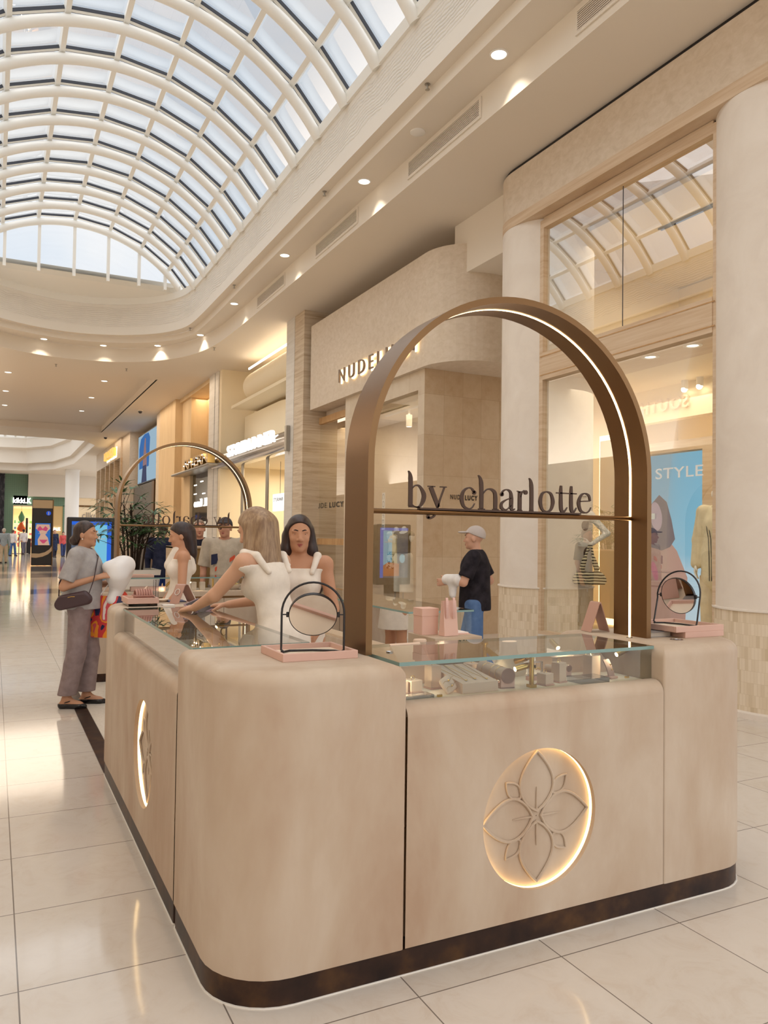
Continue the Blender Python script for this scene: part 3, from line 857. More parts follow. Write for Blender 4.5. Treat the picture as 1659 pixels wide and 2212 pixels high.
# sign with a halo
t = thing('shop_sign', 'dark NUDELUCY letters with warm halo on the linen fascia', 'sign', (6.0, 12.4, 4.6))
def sign_letters(s, y0, y1, z0, z1, x, depth, bold, mm, nm, par, spacing=1.35):
    mb = place_text(text_mb(s, .4, depth, bold, spacing), (x, y0, z0), FACE_R, FACE_U, y0-y1, z1-z0)
    return new_obj(nm, mb, mm, par)
sign_letters('NUDELUCY', 13.98, 10.83, 4.585, 4.845, 5.955, .03, -.004, mat('sign_taupe', (134, 116, 102), .5), 'lettering', t, 1.55)
sign_letters('NUDELUCY', 13.99, 10.815, 4.575, 4.855, 6.008, .014, .0045, M['ledsoft'], 'halo_glow', t, 1.55)
# stone front
mb = MB()
mb.box(6.12, 6.5, 10.87, 11.08, 0, FZ0); mb.box(6.12, 6.5, 13.5, 14.02, 0, FZ0); mb.box(6.12, 6.5, 11.08, 13.5, 3.98, FZ0)
mb.box(6.12, 6.45, 11.08, 13.5, .06, .29)
struct('wall_right', mb, M['stonetileY'])
mb = MB(); mb.box(6.121, 9.5, 10.862, 10.95, 0, FZ0+.02); struct('wall_right', mb, M['stonetile'])
mb = MB(); mb.box(6.13, 6.45, 11.08, 13.5, 0, .06); struct('baseboard_right', mb, M['dark'])
wn5 = thing('window_5', 'x', 'x', (6.2, 12.3, 0)); wn5['kind'] = 'structure'; del wn5['category'], wn5['label']
mb = MB(); mb.add([(6.2, 11.08, .29), (6.2, 13.5, .29), (6.2, 13.5, 3.98), (6.2, 11.08, 3.98)], [(0, 1, 2, 3)]); new_obj('glass', mb, M['sglass'], wn5)
mb = MB(); mb.box(6.45, 9.2, 10.95, 14.0, .24, .285); struct('floor', mb, M['palestone'])
mb = MB(); mb.box(9.1, 9.2, 10.95, 14.0, .28, 4.0); mb.box(6.5, 9.2, 14.0, 14.05, .28, 4.0); mb.box(6.5, 9.2, 10.95, 10.99, .28, 4.0)
struct('wall_right', mb, M['stonetileY'])
mb = MB(); mb.box(6.5, 9.2, 10.95, 14.05, 3.95, 4.0); struct('ceiling', mb, M['shopcream'])
for i, y in enumerate((12.55, 11.85, 11.22)):
    t = thing('track_spotlight', 'white cylinder track spotlight in the limestone shop window, '+['left', 'middle', 'right'][i]+' of three', 'spotlight', (6.75, y, 3.95), 0, 'track spotlights')
    mb = MB(); mb.lathe([(.055, -.12), (.055, -.34), (.05, -.34)], (6.75, y, 3.95), 16, cap1=False); new_obj('housing', mb, M['white'], t)
    mb = MB(); mb.box(6.735, 6.765, y-.015, y+.015, 3.82, 3.95); new_obj('stem', mb, M['white'], t)
    mb = MB(); mb.lathe([(.05, -.335), (.001, -.335)], (6.75, y, 3.95), 16, cap0=False, cap1=False); new_obj('lens', mb, M['ledw'], t)
mb = MB(); mb.box(6.73, 6.77, 11.05, 13.5, 3.92, 3.95); tag(new_obj('light_track', mb, M['white']), 'white lighting track above the dress forms', 'light track')
t = thing('sign_plate', 'small NUDELUCY lettering on the limestone return wall', 'sign', (6.9, 10.86, 2.2))
mb = place_text(text_mb('NUDE', .1, .006, 0, 1.35), (6.62, 10.858, 2.215), (1, 0, 0), (0, 0, 1), .23, .075); new_obj('thin_letters', mb, M['black'], t)
mb = place_text(text_mb('LUCY', .1, .006, .003, 1.35), (6.90, 10.858, 2.21), (1, 0, 0), (0, 0, 1), .24, .078); new_obj('bold_letters', mb, M['black'], t)
t = thing('window_decal', 'narrow white vertical COFFEE sign in the limestone shop window', 'sign', (6.21, 12.45, 2.0))
mb = MB(); mb.box(6.205, 6.21, 12.40, 12.52, 1.72, 2.38); new_obj('card', mb, M['white'], t)
mb = place_text(text_mb('COFFEE', .1, .002, 0, 1.2), (6.203, 12.505, 2.36), (0, 0, -1), (0, -1, 0), .62, .08); new_obj('lettering', mb, mat('grey_ink', (150, 144, 150), .6), t)
# timber framed doors
dr = thing('door_1', 'x', 'x', (6.3, 15.2, 0)); dr['kind'] = 'structure'; del dr['category'], dr['label']
mb = MB()
mb.box(6.28, 6.40, 16.02, 16.36, 0, 4.2); mb.box(6.28, 6.38, 14.3, 16.05, 4.02, 4.16); mb.box(6.28, 6.36, 14.3, 16.05, 1.42, 1.55); mb.box(6.28, 6.38, 14.1, 14.35, 0, 4.2); mb.box(6.28, 6.36, 14.3, 16.05, 0, .2)
new_obj('frame', mb, M['oak'], dr)
mb = MB(); mb.add([(6.31, 14.3, .2), (6.31, 16.05, .2), (6.31, 16.05, 4.05), (6.31, 14.3, 4.05)], [(0, 1, 2, 3)]); new_obj('glass', mb, M['sglass'], dr)
mb = MB(); mb.box(7.6, 7.7, 14.05, 17.2, 0, 4.3); struct('wall_right', mb, M['travertine'])
mb = MB(); mb.box(6.4, 7.7, 14.02, 15.69, 4.16, 4.3); struct('ceiling', mb, M['linen'])
t = thing('door_decal', 'dark NUDELUCY lettering on the timber framed glass door', 'sign', (6.3, 15.2, 2.2))
mb = place_text(text_mb('NUDE', .1, .004, 0, 1.35), (6.298, 16.1, 2.20), FACE_R, FACE_U, .74, .11); new_obj('thin_letters', mb, M['black'], t)
mb = place_text(text_mb('LUCY', .1, .004, .003, 1.35), (6.298, 15.2, 2.20), FACE_R, FACE_U, .74, .11); new_obj('bold_letters', mb, M['black'], t)
# travertine pier, pale pier
mb = MB(); mb.box(5.905, 7.6, 15.81, 16.395, 0, Z1+.01); struct('wall_right', mb, M['travertine'])
mb = MB(); mb.box(5.93, 7.6, 16.395, 16.425, 0, Z1+.01); struct('trim_8', mb, M['gasket'])
mb = MB(); mb.box(5.91, 7.6, 16.425, 16.96, 0, Z1+.01); struct('wall_right', mb, M['palestone'])

# ---------------- third shop: sportswear, chrome sign band
M['shopcream2'] = mat('sport_cream', (238, 224, 196), .7, spec=.2)
mb = MB()
mb.box(6.9, 7.0, 16.96, 22.67, 4.0, Z1); mb.box(10.3, 10.4, 16.5, 24.0, 0, 4.0); mb.box(6.0, 10.4, 16.9, 16.96, 0, 4.0); mb.box(6.0, 10.4, 22.67, 22.72, 0, 4.0); mb.box(6.05, 10.4, 16.96, 22.67, 3.62, 3.7)
mb.box(5.91, 6.9, 22.66, 22.9, 0, Z1)
struct('wall_right', mb, M['shopcream2'])
# the half-round drum over the entrance, lit along its top
t = thing('entrance_drum', 'large half-round cream drum lit along its top above the sportswear entrance', 'canopy', (6.3, 19.2, 5.7))
mb = MB(); rs = []
for y in (17.0, 20.9, 21.0):
    rs.append([(6.55-.5*math.cos(a) if y < 20.95 else 6.55-.48*math.cos(a), y, 5.72+.44*math.sin(a)) for a in [-.5*PI+PI*k/24 for k in range(25)]])
mb.rings(rs, closed=False, cap0=False, cap1=True); new_obj('drum_shell', mb, M['shopcream2'], t)
mb = MB(); mb.box(6.0, 6.9, 16.97, 21.9, 5.22, 5.30); new_obj('lower_slab', mb, M['shopcream2'], t)
mb = MB(); mb.box(6.2, 6.23, 16.98, 20.95, 6.19, 6.235); new_obj('glow_strip', mb, M['ledw'], t)
a_ = bpy.data.lights.new('drum_wash', 'AREA'); a_.shape = 'RECTANGLE'; a_.size = .2; a_.size_y = 3.8; a_.energy = 40; a_.color = WARM2
o = bpy.data.objects.new('drum_wash', a_); o.location = (6.45, 19, 6.4); COL.objects.link(o)
# curved cream niche below the drum
mb = MB(); P = []
for k in range(17):
    a = .5*PI*k/16; P.append((6.85, 17.0+2.4*(1-math.cos(a)), 4.05+1.05*math.sin(a)))
poly = [(6.85, 22.4, 4.05), (6.85, 22.4, 5.1)]+P[::-1]
mb.add([p for p in poly]+[(6.55, y, z) for _, y, z in poly], [tuple(range(len(poly)))]+[(i, (i+1) % len(poly), len(poly)+(i+1) % len(poly), len(poly)+i) for i in range(len(poly))]+[tuple(range(2*len(poly)-1, len(poly)-1, -1))])
struct('wall_right', mb, M['shopcream2'])
t = thing('shop_sign', 'white lit STYLERUNNER letters on a rounded chrome band', 'sign', (5.8, 20, 3.8))
mb = MB(); rs = []
for y in (16.72, 16.75, 23.45, 23.5):
    s = .97 if y in (16.72, 23.5) else 1
    rs.append([(6.06-.24*s*max(0, math.cos(a))**.6 if abs(a) < PI/2 else 6.06+.1, y, 3.78+.235*s*math.sin(a)) for a in [-PI/2+PI*k/20 for k in range(21)]])
mb.rings(rs); new_obj('chrome_band', mb, M['chrome'], t)
mb = MB(); mb.box(5.80, 6.2, 16.62, 16.72, 3.5, 4.08, .02); new_obj('end_plate', mb, M['steel'], t)
sign_letters('STYLERUNNER', 21.55, 17.4, 3.80, 4.09, 5.82, .05, .008, M['ledw'], 'lettering', t, .95)
for i, (y, r) in enumerate(((18.9, .03), (19.0, .03), (21.2, .03), (21.1, .03))):
    mb = MB(); mb.lathe([(r, 0), (r, 3.6)], (6.15, y, 0), 10); tag(new_obj('door_post', mb, M['steel']), 'slim steel glazing post under the chrome sign, '+['first', 'second', 'fourth', 'third'][i]+' from the right', 'post')
t = thing('hanging_sign', 'small white light box hanging inside the sportswear shop', 'sign', (6.9, 20.4, 2.6))
mb = MB(); mb.box(6.9, 6.95, 19.75, 20.75, 2.28, 2.75, .005); new_obj('light_box', mb, emis('lightbox', (255, 252, 244), 1.6), t)
mb = MB(); mb.box(6.92, 6.93, 20.2, 20.21, 2.75, 3.62); new_obj('wire', mb, M['black'], t)
mb = place_text(text_mb('STYLERUNNER', .1, .004), (6.893, 20.65, 2.55), FACE_R, FACE_U, .8, .09); new_obj('lettering', mb, mat('dark_ink', (90, 84, 84), .6), t)
# shoes on little shelves on the back wall of that shop
def shoe_mb(c, L, col_y):
    mb = MB(); x, y, z = c; rs = []
    for k in range(9):
        t = k/8; yy = y+L*(t-.5)
        h = .055+.05*max(0, 1-abs(t-.22)/.3); w = .036+.012*math.sin(PI*t)
        if k in (0, 8): w *= .5; h *= .7
        rs.append([(x+w*math.cos(a), yy, z+max(0, h*(.5+.5*math.sin(a)))) for a in [2*PI*q/10 for q in range(10)]])
    return mb.rings(rs)
sc = 0
for r in range(6):
    for c in range(2):
        y = 18.35-.62*c; z = 1.95-.235*r; x = 6.98
        t = thing('display_shoe', 'pale sneaker on a small shelf inside the sportswear shop, row %s, %s one' % (['one', 'two', 'three', 'four', 'five', 'six'][r], ['left', 'right'][c]) if (r, c) != (0, 1) else 'brown sneaker with white stripes on a shelf inside the sportswear shop', 'shoe', (x, y, z), 0, 'shoes on the shop wall')
        mb = shoe_mb((x, y, z+.012), .34, 0); new_obj('upper', mb, mat('shoe', (214, 196, 168) if (r, c) != (0, 1) else (176, 122, 62), .6), t)
        mb = MB()
        for q in range(3): mb.box(x-.05, x-.034, y-.03-.035*q, y-.012-.035*q, z+.03, z+.085)
        new_obj('stripe', mb, M['white'], t)
        mb = MB(); mb.box(x-.07, x+.12, y-.2, y+.2, z, z+.012); tag(new_obj('shoe_shelf', mb, M['shopcream2']), 'thin cream shoe shelf on the sportswear shop wall, row %s, %s one' % (['one', 'two', 'three', 'four', 'five', 'six'][r], ['left', 'right'][c]), 'shelf', 'shoe shelves')
mb = MB(); mb.box(7.1, 7.16, 16.96, 18.95, 0, 3.62); struct('wall_right', mb, M['shopcream2'])
# pier between the third and fourth shops
m = M['ribbed'] = mat('ribbed_pale_stone', (214, 206, 194), .6, spec=.25)
mb = MB(); mb.box(5.88, 7.0, 22.9, 23.3, 0, Z1+.01); struct('wall_right', mb, M['palestone'])
mb = MB(); mb.box(5.90, 7.0, 23.3, 23.33, 0, Z1+.01); struct('trim_9', mb, M['gasket'])
mb = MB(); mb.box(5.87, 7.0, 23.33, 23.98, 0, Z1+.01); struct('wall_right', mb, M['palestone'])

# ---------------- fourth shop: warm recess, bronze letters on a thin canopy
M['recess'] = stone('warm_recess', (206, 180, 142), (214, 188, 150), (220, 196, 160), 2.0, (1, 1, .3), .7)
mb = MB(); mb.box(6.55, 6.65, 23.98, 28.6, 3.7, Z1); mb.box(5.75, 6.6, 28.43, 31.4, 0, Z1+.01); mb.box(6.0, 6.6, 27.0, 28.5, 0, Z1); struct('wall_right', mb, M['recess'])
mb = MB(); mb.box(5.9, 6.6, 23.98, 28.5, 6.35, 6.5); struct('ceiling', mb, M['recess'])
t = thing('shop_sign', 'gold RIVERN letters with glinting bulbs standing on a thin grey canopy', 'sign', (5.6, 25, 3.7))
mb = MB(); mb.box(5.55, 6.6, 22.7, 28.05, 3.65, 3.73, .03); new_obj('canopy', mb, M['steel'], t)
sign_letters('RIVERN', 25.9, 22.75, 3.74, 4.05, 5.66, .22, .006, mat('sign_gold', (196, 158, 92), .3, metal=1.0), 'lettering', t, .9)
mb = MB()
random.seed(3)
for k in range(12): mb.sphere((5.52, 25.8-3*k/12, 3.80+.2*random.random()), .018, 8, 6)
new_obj('bulb', mb, M['ledw'], t)
mb = MB(); mb.box(6.1, 6.13, 23.4, 27.2, 0, 3.65)
m = M['smoked'] = mat('smoked_mirror', (92, 90, 82), .06, metal=.55, spec=.8)
t = thing('shop_window_panel', 'grey smoked glass shop window under the gold lettering', 'window', (6.1, 25.3, 0)); new_obj('pane', mb, M['smoked'], t)
mb = MB(); mb.box(6.05, 6.12, 23.35, 23.75, 0, 3.6); mb.box(6.05, 6.1, 27.15, 27.25, 0, 3.65); new_obj('post', mb, M['bronze'], t)
tag(new_obj('window_lettering', place_text(text_mb('YSL  Kenzo', .2, .01, 0, 1, True), (6.085, 26.7, 2.55), FACE_R, FACE_U, 2.0, .26), M['ledw']), 'reversed white script glowing on the smoked shop window', 'sign')
for i, (y, z) in enumerate(((26.6, 3.28), (25.7, 3.36), (26.6, 2.98), (25.4, 2.95))):
    mb = MB(); mb.box(6.09, 6.098, y-.18, y+.18, z, z+.03); tag(new_obj('ceiling_light_bar', mb, M['ledw']), 'small light bar shining in the smoked shop window, '+['upper left', 'upper right', 'lower left', 'lower right'][i], 'light', 'light bars in the smoked window')
for i, y in enumerate((26.5, 25.2)):
    mb = MB(); mb.box(6.09, 6.098, y-.35, y+.2, 1.2, 2.05); tag(new_obj('lit_niche', mb, emis('niche_glow', (236, 222, 198), .8)), 'glowing cream niche behind the smoked shop window, '+['left', 'right'][i]+' one', 'light')

# ---------------- pier, poster bay, panelled shop
mb = MB(); mb.box(5.8, 6.6, 31.4, 32.3, 0, Z1+.01); struct('wall_right', mb, M['linen'])
mb = MB(); mb.box(6.5, 6.6, 32.3, 40.3, 0, Z1+.01); mb.box(5.7, 6.5, 38.6, 40.9, 0, Z1+.01); struct('wall_right', mb, M['linen'])
t = thing('poster_screen', 'tall blue poster screen showing a woman with a surfboard', 'screen', (6.2, 35.8, 3.9))
mb = MB(); mb.box(6.06, 6.3, 33.2, 38.4, 3.95, 6.25); new_obj('frame', mb, M['black'], t)
flat_poly('picture', [(38.3, 4.0), (33.3, 4.0), (33.3, 6.2), (38.3, 6.2)], 6.05, emis('poster_pale', (170, 198, 216), .8), t)
flat_poly('surfboard', [(37.9, 4.65), (35.4, 4.65), (35.2, 5.9), (35.6, 6.15), (36.6, 6.18), (37.6, 6.05), (38.0, 5.6)], 6.045, emis('poster_blue', (78, 128, 196), .7), t)
flat_poly('figure', [(37.0, 4.0), (36.0, 4.0), (35.9, 4.9), (36.2, 5.6), (36.25, 5.95), (36.5, 6.0), (36.65, 5.7), (36.9, 5.0)], 6.04, emis('poster_skin', (176, 140, 140), .65), t)
flat_poly('figure_shade', [(37.2, 4.0), (35.8, 4.0), (36.0, 4.75), (36.9, 4.75)], 6.035, emis('poster_shade', (92, 96, 124), .6), t)
mb = MB(); mb.box(5.9, 6.45, 33.0, 38.5, 0, 3.85); t = thing('granite_portal', 'dark granite shop surround below the surf poster', 'shop front', (6, 35.8, 0)); 
m = M['granite'] = stone('dark_granite', (70, 66, 64), (96, 92, 88), (140, 132, 124), 60, (1, 1, 1), .35); new_obj('surround', mb, M['granite'], t)
mb = MB(); mb.box(5.86, 6.0, 33.0, 33.5, 0, 3.85); new_obj('bronze_post', mb, M['bronze'], t)
# panelled shop with gold letters
mb = MB(); mb.box(5.6, 6.6, 40.9, 51.2, 5.48, Z1+.01); struct('wall_right', mb, M['linen'])
t = thing('shop_sign', 'small glowing gold NOOSKII letters on the far taupe fascia', 'sign', (5.58, 44, 5.7))
sign_letters('NOOSKII', 46.0, 42.3, 5.70, 6.12, 5.50, .2, .01, mat('sign_gold2', (220, 180, 96), .3, metal=.6, emit=(255, 206, 110), es=.5), 'lettering', t, .95)
sign_letters('NOOSKII', 46.05, 42.2, 5.66, 6.16, 5.596, .02, .03, M['led'], 'halo_glow', t, .95)
sf = thing('panelled_facade', 'pale panelled shop front with tall timber mullions below the gold letters', 'shop front', (5.7, 46, 0))
for y in (41.0, 43.2, 45.0, 46.8, 49.0, 51.0):
    mb = MB(); mb.box(5.6, 6.3, y-.12, y+.12, 0, 5.48); new_obj('mullion', mb, M['wood'], sf)
mb = MB(); mb.box(5.68, 5.9, 41, 51, 3.55, 3.75); new_obj('transom', mb, M['wood'], sf)
mb = MB(); mb.box(6.25, 6.3, 41, 51, 0, 5.48); new_obj('pane', mb, mat('far_pane', (176, 176, 160), .1, spec=.7), sf)
tag(new_obj('window_lettering', place_text(text_mb('noizz', .3, .02, 0, 1), (6.2, 46.4, 2.5), FACE_R, FACE_U, 3.0, .5), M['ledw']), 'blurry white lettering glowing in the panelled shop front', 'sign')
# ---------------- far end of the hall
mb = MB(); mb.lathe([(.5, 0), (.5, 6.4)], (5.25, 63.5, 0), 32); mb.lathe([(.54, 6.4), (.54, 6.5)], (5.25, 63.5, 0), 32)
t = thing('column', 'tall plain white round column at the far end of the hall', 'column', (5.25, 63.5, 0)); t['kind'] = 'structure'; new_obj('shaft', mb, M['white'], t)
m = M['green'] = mat('green_tile', (112, 140, 116), .35, spec=.4)
v = coords(m); sp = m.node_tree.nodes.new('ShaderNodeSeparateXYZ'); m.node_tree.links.new(v, sp.inputs[0])
lz, _ = grid_line(m, sp.outputs['Z'], 0, .16, .016); la, _ = grid_line(m, sp.outputs['X'], 0, .16, .016)
setc(m, mixc(m, mth(m, 'MAXIMUM', lz, la), (110, 138, 114), (92, 118, 96)))
GY = 70.6
mb = MB(); mb.box(.72, 2.42, GY, GY+.6, 4.0, 6.5); mb.box(.72, 1.38, GY, GY+.6, 0, 4.0); mb.box(1.38, 5.6, GY, GY+.6, 3.95, 4.72); mb.box(5.15, 5.6, GY, GY+.6, 0, 4.0); mb.box(2.42, 5.6, GY+.3, GY+.6, 4.7, 6.5)
struct('wall_far', mb, M['green'])
mb = MB(); mb.box(2.44, 12, GY-.8, GY+.2, 4.68, 6.5); struct('wall_far', mb, M['paint'])
mb = MB(); mb.box(-3, .72, GY-.1, GY+.5, 0, 6.5); struct('wall_far', mb, stone('black_marble', (24, 22, 30), (30, 28, 36), (110, 104, 110), 4.5, (1, 1, .35), .25))
mb = MB(); mb.box(4.3, 5.15, GY+.05, GY+.4, 0, 3.95); struct('wall_far', mb, mat('tan_panel', (214, 182, 128), .6))
mb = MB(); mb.box(1.38, 4.4, 79, 79.1, 0, 4.0); mb.box(1.38, 1.42, GY+.5, 79, 0, 4.0); mb.box(4.36, 4.4, GY+.5, 79, 0, 4.0); struct('wall_far', mb, mat('far_shop_wall', (240, 220, 184), .7, emit=(255, 224, 176), es=.22))
mb = MB(); mb.box(1.38, 4.4, GY+.5, 79, 3.9, 4.0); struct('ceiling', mb, M['white'])
t = thing('shop_sign', 'white lit kikki.K letters on green tiles above the far shop', 'sign', (1.4, GY, 4.1))
mb = place_text(text_mb('kikki.K', .6, .06, .012, 1), (1.36, GY-.06, 4.12), (1, 0, 0), (0, 0, 1), 1.36, .42); new_obj('lettering', mb, M['ledw'], t)
t = thing('wall_sign', 'small white kikki.K letters on the tan panel beside the information totem', 'sign', (4.3, GY, 2))
mb = place_text(text_mb('kikki.K', .4, .03, .008, 1), (4.1, GY+.0, 1.92), (1, 0, 0), (0, 0, 1), .9, .24); new_obj('lettering', mb, M['ledw'], t)
# coloured goods on shelves in the far shop
random.seed(11)
cols = [(220, 90, 60), (240, 190, 80), (90, 150, 110), (230, 120, 130), (80, 120, 170), (250, 220, 170), (200, 60, 60), (120, 170, 90)]
gm = [mat('goods_colour', c, .6) for c in cols]
for s in range(5):
    z = .5+.5*s
    mb = MB(); mb.box(1.5, 4.2, 74.0, 74.5, z-.04, z); tag(new_obj('goods_shelf', mb, M['white']), 'white shelf of colourful goods in the far stationery shop, '+['lowest', 'second from the floor', 'third from the floor', 'fourth from the floor', 'highest'][s], 'shelf', 'shelves in the far shop')
    for k in range(9):
        w = .12+.12*random.random(); x = 1.55+.3*k; h = .16+.2*random.random()
        mb = MB(); mb.box(x, x+w, 74.05, 74.3, z, z+h, .02); mb.box(x+.02, x+w-.02, 74.04, 74.06, z+.04, z+h-.04)
        tag(new_obj('boxed_goods', mb, gm[random.randrange(8)]), 'small bright box of goods on a shelf in the far stationery shop', 'box', 'boxed goods in the far shop')
t = thing('lantern', 'orange hanging lantern with green leafy top in the far shop doorway', 'lantern', (2.05, 71.6, 2.0))
mb = MB(); mb.lathe([(.05, 1.75), (.3, 1.9), (.33, 2.05), (.26, 2.2), (.12, 2.5), (.04, 2.55)], (2.05, 71.6, 0), 14); new_obj('body', mb, mat('orange', (216, 96, 40), .5), t)
mb = MB(); mb.lathe([(.04, 2.55), (.2, 2.7), (.26, 3.0), (.12, 3.3), (.02, 3.5)], (2.05, 71.6, 0), 8); new_obj('leaf_top', mb, mat('leaf_green', (96, 150, 110), .5), t)
mb = MB(); mb.tube([(2.05, 71.6, 3.45), (2.05, 71.6, 3.95)], .01, 6); new_obj('cord', mb, M['black'], t)
# cafe with the arched dark trim
mb = MB(); mb.box(5.6, 12, GY+.4, GY+.6, 0, 4.7); struct('wall_far', mb, mat('cafe_wall', (232, 212, 180), .6, emit=(255, 224, 180), es=.2))
t = thing('shop_sign', 'grey cllkr lettering hanging in the cream far shop behind the column', 'sign', (6, GY, 3))
mb = place_text(text_mb('cllkr', .5, .05, .0, 1), (6.7, GY+.3, 3.0), (1, 0, 0), (0, 0, 1), 1.15, .5); new_obj('lettering', mb, mat('sign_grey', (150, 140, 132), .5), t)
mb = MB(); mb.tube([(5.7, GY+.3, 2.9), (5.75, GY+.3, 3.65), (6.0, GY+.3, 3.95), (6.4, GY+.3, 4.02), (8.5, GY+.3, 4.02)], .07, 8); new_obj('arched_trim', mb, M['bronze'], t)
# information totem
t = thing('information_totem', 'tall black information totem with bikini advert and cream curve', 'sign', (2.15, 42.3, 0))
mb = MB(); mb.box(1.69, 2.62, 42.3, 42.7, .02, 3.3, .02); new_obj('body', mb, M['black'], t)
mb = MB(); mb.box(1.70, 2.61, 42.285, 42.31, 2.86, 3.27, .01); new_obj('tan_header', mb, mat('totem_tan', (206, 184, 150), .4), t)
def poly_y(name, pts, y, mm, par):
    mb = MB(); mb.add([(x, y, z) for x, z in pts], [tuple(range(len(pts)))[::-1]]); return new_obj(name, mb, mm, par)
poly_y('cream_curve', [(1.7, .42), (1.9, .40), (2.2, .46), (2.45, .58), (2.61, .74), (2.61, .98), (2.5, .82), (2.3, .68), (2.05, .61), (1.7, .62)], 42.292, mat('totem_cream', (206, 184, 156), .5), t)
poly_y('advert', [(1.84, 1.03), (2.53, 1.03), (2.53, 2.12), (1.84, 2.12)], 42.29, emis('ad_blue', (64, 116, 190), .8), t)
poly_y('advert_skin', [(1.98, 1.03), (2.5, 1.03), (2.42, 1.4), (2.3, 1.55), (2.42, 1.75), (2.52, 1.85), (2.48, 2.06), (2.2, 2.06), (1.9, 2.06), (1.86, 1.85), (2.0, 1.75), (2.08, 1.55), (1.96, 1.3)], 42.285, emis('ad_skin', (222, 176, 150), .8), t)
poly_y('advert_top', [(1.95, 1.72), (2.15, 1.78), (2.35, 1.72), (2.42, 1.86), (2.3, 1.98), (2.18, 1.84), (2.05, 1.98), (1.94, 1.86)], 42.28, emis('ad_pink', (206, 84, 116), .8), t)
poly_y('advert_bottom', [(2.02, 1.3), (2.42, 1.3), (2.26, 1.12), (2.18, 1.12)], 42.28, emis('ad_pink2', (206, 84, 116), .8), t)
mb = place_text(text_mb('SEAFOLLY', .1, .004, 0, 1.2), (1.98, 42.275, 1.58), (1, 0, 0), (0, 0, 1), .42, .06); new_obj('advert_lettering', mb, M['white'], t)
poly_y('info_disc', [(2.43+.11*math.cos(2*PI*k/20), 2.62+.11*math.sin(2*PI*k/20)) for k in range(20)], 42.285, emis('info_blue', (52, 92, 206), .9), t)
mb = place_text(text_mb('i', .2, .004, .01), (2.41, 42.28, 2.55), (1, 0, 0), (0, 0, 1), None, .15); new_obj('info_letter', mb, M['white'], t)
mb = MB(); mb.box(2.62, 2.66, 42.3, 42.7, .02, 3.3); new_obj('copper_edge', mb, M['bronze'], t)
# big advertising screen behind the palm
t = thing('advert_screen', 'wide black framed blue advertising screen behind the palm', 'screen', (2.1, 20, 0))
mb = MB(); mb.box(1.56, 2.66, 19.95, 20.2, .25, 1.98, .02); mb.box(1.9, 2.3, 19.98, 20.2, 0, .3); new_obj('frame', mb, M['black'], t)
poly_y('picture', [(1.66, .45), (2.56, .45), (2.56, 1.88), (1.66, 1.88)], 19.945, emis('ad2_blue', (54, 110, 226), .9), t)
poly_y('picture_scene', [(1.66, .45), (2.46, .45), (2.46, 1.8), (1.66, 1.8)], 19.94, emis('ad2_grey', (96, 104, 120), .8), t)
poly_y('picture_curtain', [(2.18, .75), (2.46, .75), (2.46, 1.8), (2.18, 1.8)], 19.935, emis('ad2_cyan', (126, 200, 228), .9), t)
poly_y('picture_wall', [(2.0, .75), (2.18, .75), (2.18, 1.7), (2.05, 1.7)], 19.934, emis('ad2_tan', (206, 186, 136), .8), t)
poly_y('picture_sofa', [(1.95, .5), (2.46, .5), (2.46, .8), (2.3, .9), (1.95, .85)], 19.932, emis('ad2_orange', (216, 120, 60), .8), t)
poly_y('picture_bird', [(1.85+.09*math.cos(2*PI*k/16), 1.0+.13*math.sin(2*PI*k/16)) for k in range(16)], 19.931, emis('ad2_bird', (150, 206, 222), .9), t)
mb = place_text(text_mb('noses,', .2, .004, .006), (2.02, 19.93, 1.58), (1, 0, 0), (0, 0, 1), .26, .09); new_obj('advert_lettering', mb, M['white'], t)
mb = place_text(text_mb('sniff...', .2, .004, .006), (2.06, 19.93, 1.46), (1, 0, 0), (0, 0, 1), .36, .09); new_obj('advert_lettering', mb, M['white'], t)
# queue stands by the far shop
for i, x in enumerate((2.36, 1.85, 1.55)):
    t = thing('queue_post', 'slim silver queue post on a flat base before the far shop, '+['nearest the totem', 'middle one', 'left one'][i], 'post', (x, 69.5, 0), 0, 'queue posts')
    mb = MB(); mb.lathe([(.2, 0), (.2, .03), (.05, .05), (.04, .06), (.04, 1.5), (.07, 1.55), (.05, 1.6)], (x, 69.5, 0), 12); new_obj('pole', mb, M['steel'], t)
mb = MB(); mb.tube([(1.85, 69.5, 1.3), (2.0, 69.5, .95), (2.2, 69.5, .95), (2.36, 69.5, 1.3)], .03, 6); mb.tube([(1.55, 69.5, 1.3), (1.7, 69.5, 1.0), (1.85, 69.5, 1.3)], .03, 6); tag(new_obj('queue_rope', mb, M['black']), 'dark rope slung between the silver queue posts', 'rope')
mb = MB(); mb.box(2.05, 2.75, 70.0, 70.4, 0, 1.2, .03); mb.box(2.2, 2.6, 70.02, 70.3, 1.2, 1.24, .01); tag(new_obj('reception_box', mb, M['black']), 'black box stand behind the queue posts', 'box')
mb = MB(); mb.box(2.33, 2.5, 70.3, 70.4, 1.2, 2.9, .01); tag(new_obj('banner_stand', mb, M['black']), 'narrow dark upright banner before the far shop', 'sign')
# ================================================================ JEWELLERY KIOSK
KX0, KX1, KY0 = .675, 3.214, 2.482
TOP, DECK, LIP = 1.10, .945, .957
# floor inside the kiosk and the bronze threshold strip
mb = MB(); mb.box(.79, 3.2, 3.1, 8.8, .0, .004); struct('floor', mb, stone('kiosk_terrazzo', (206, 196, 182), (216, 208, 196), (226, 218, 208), 40, (1, 1, 1), .35))
mb = MB(); mb.box(.68, .785, 5.3, 9.0, .0, .006); struct('trim_10', mb, M['plinth'])

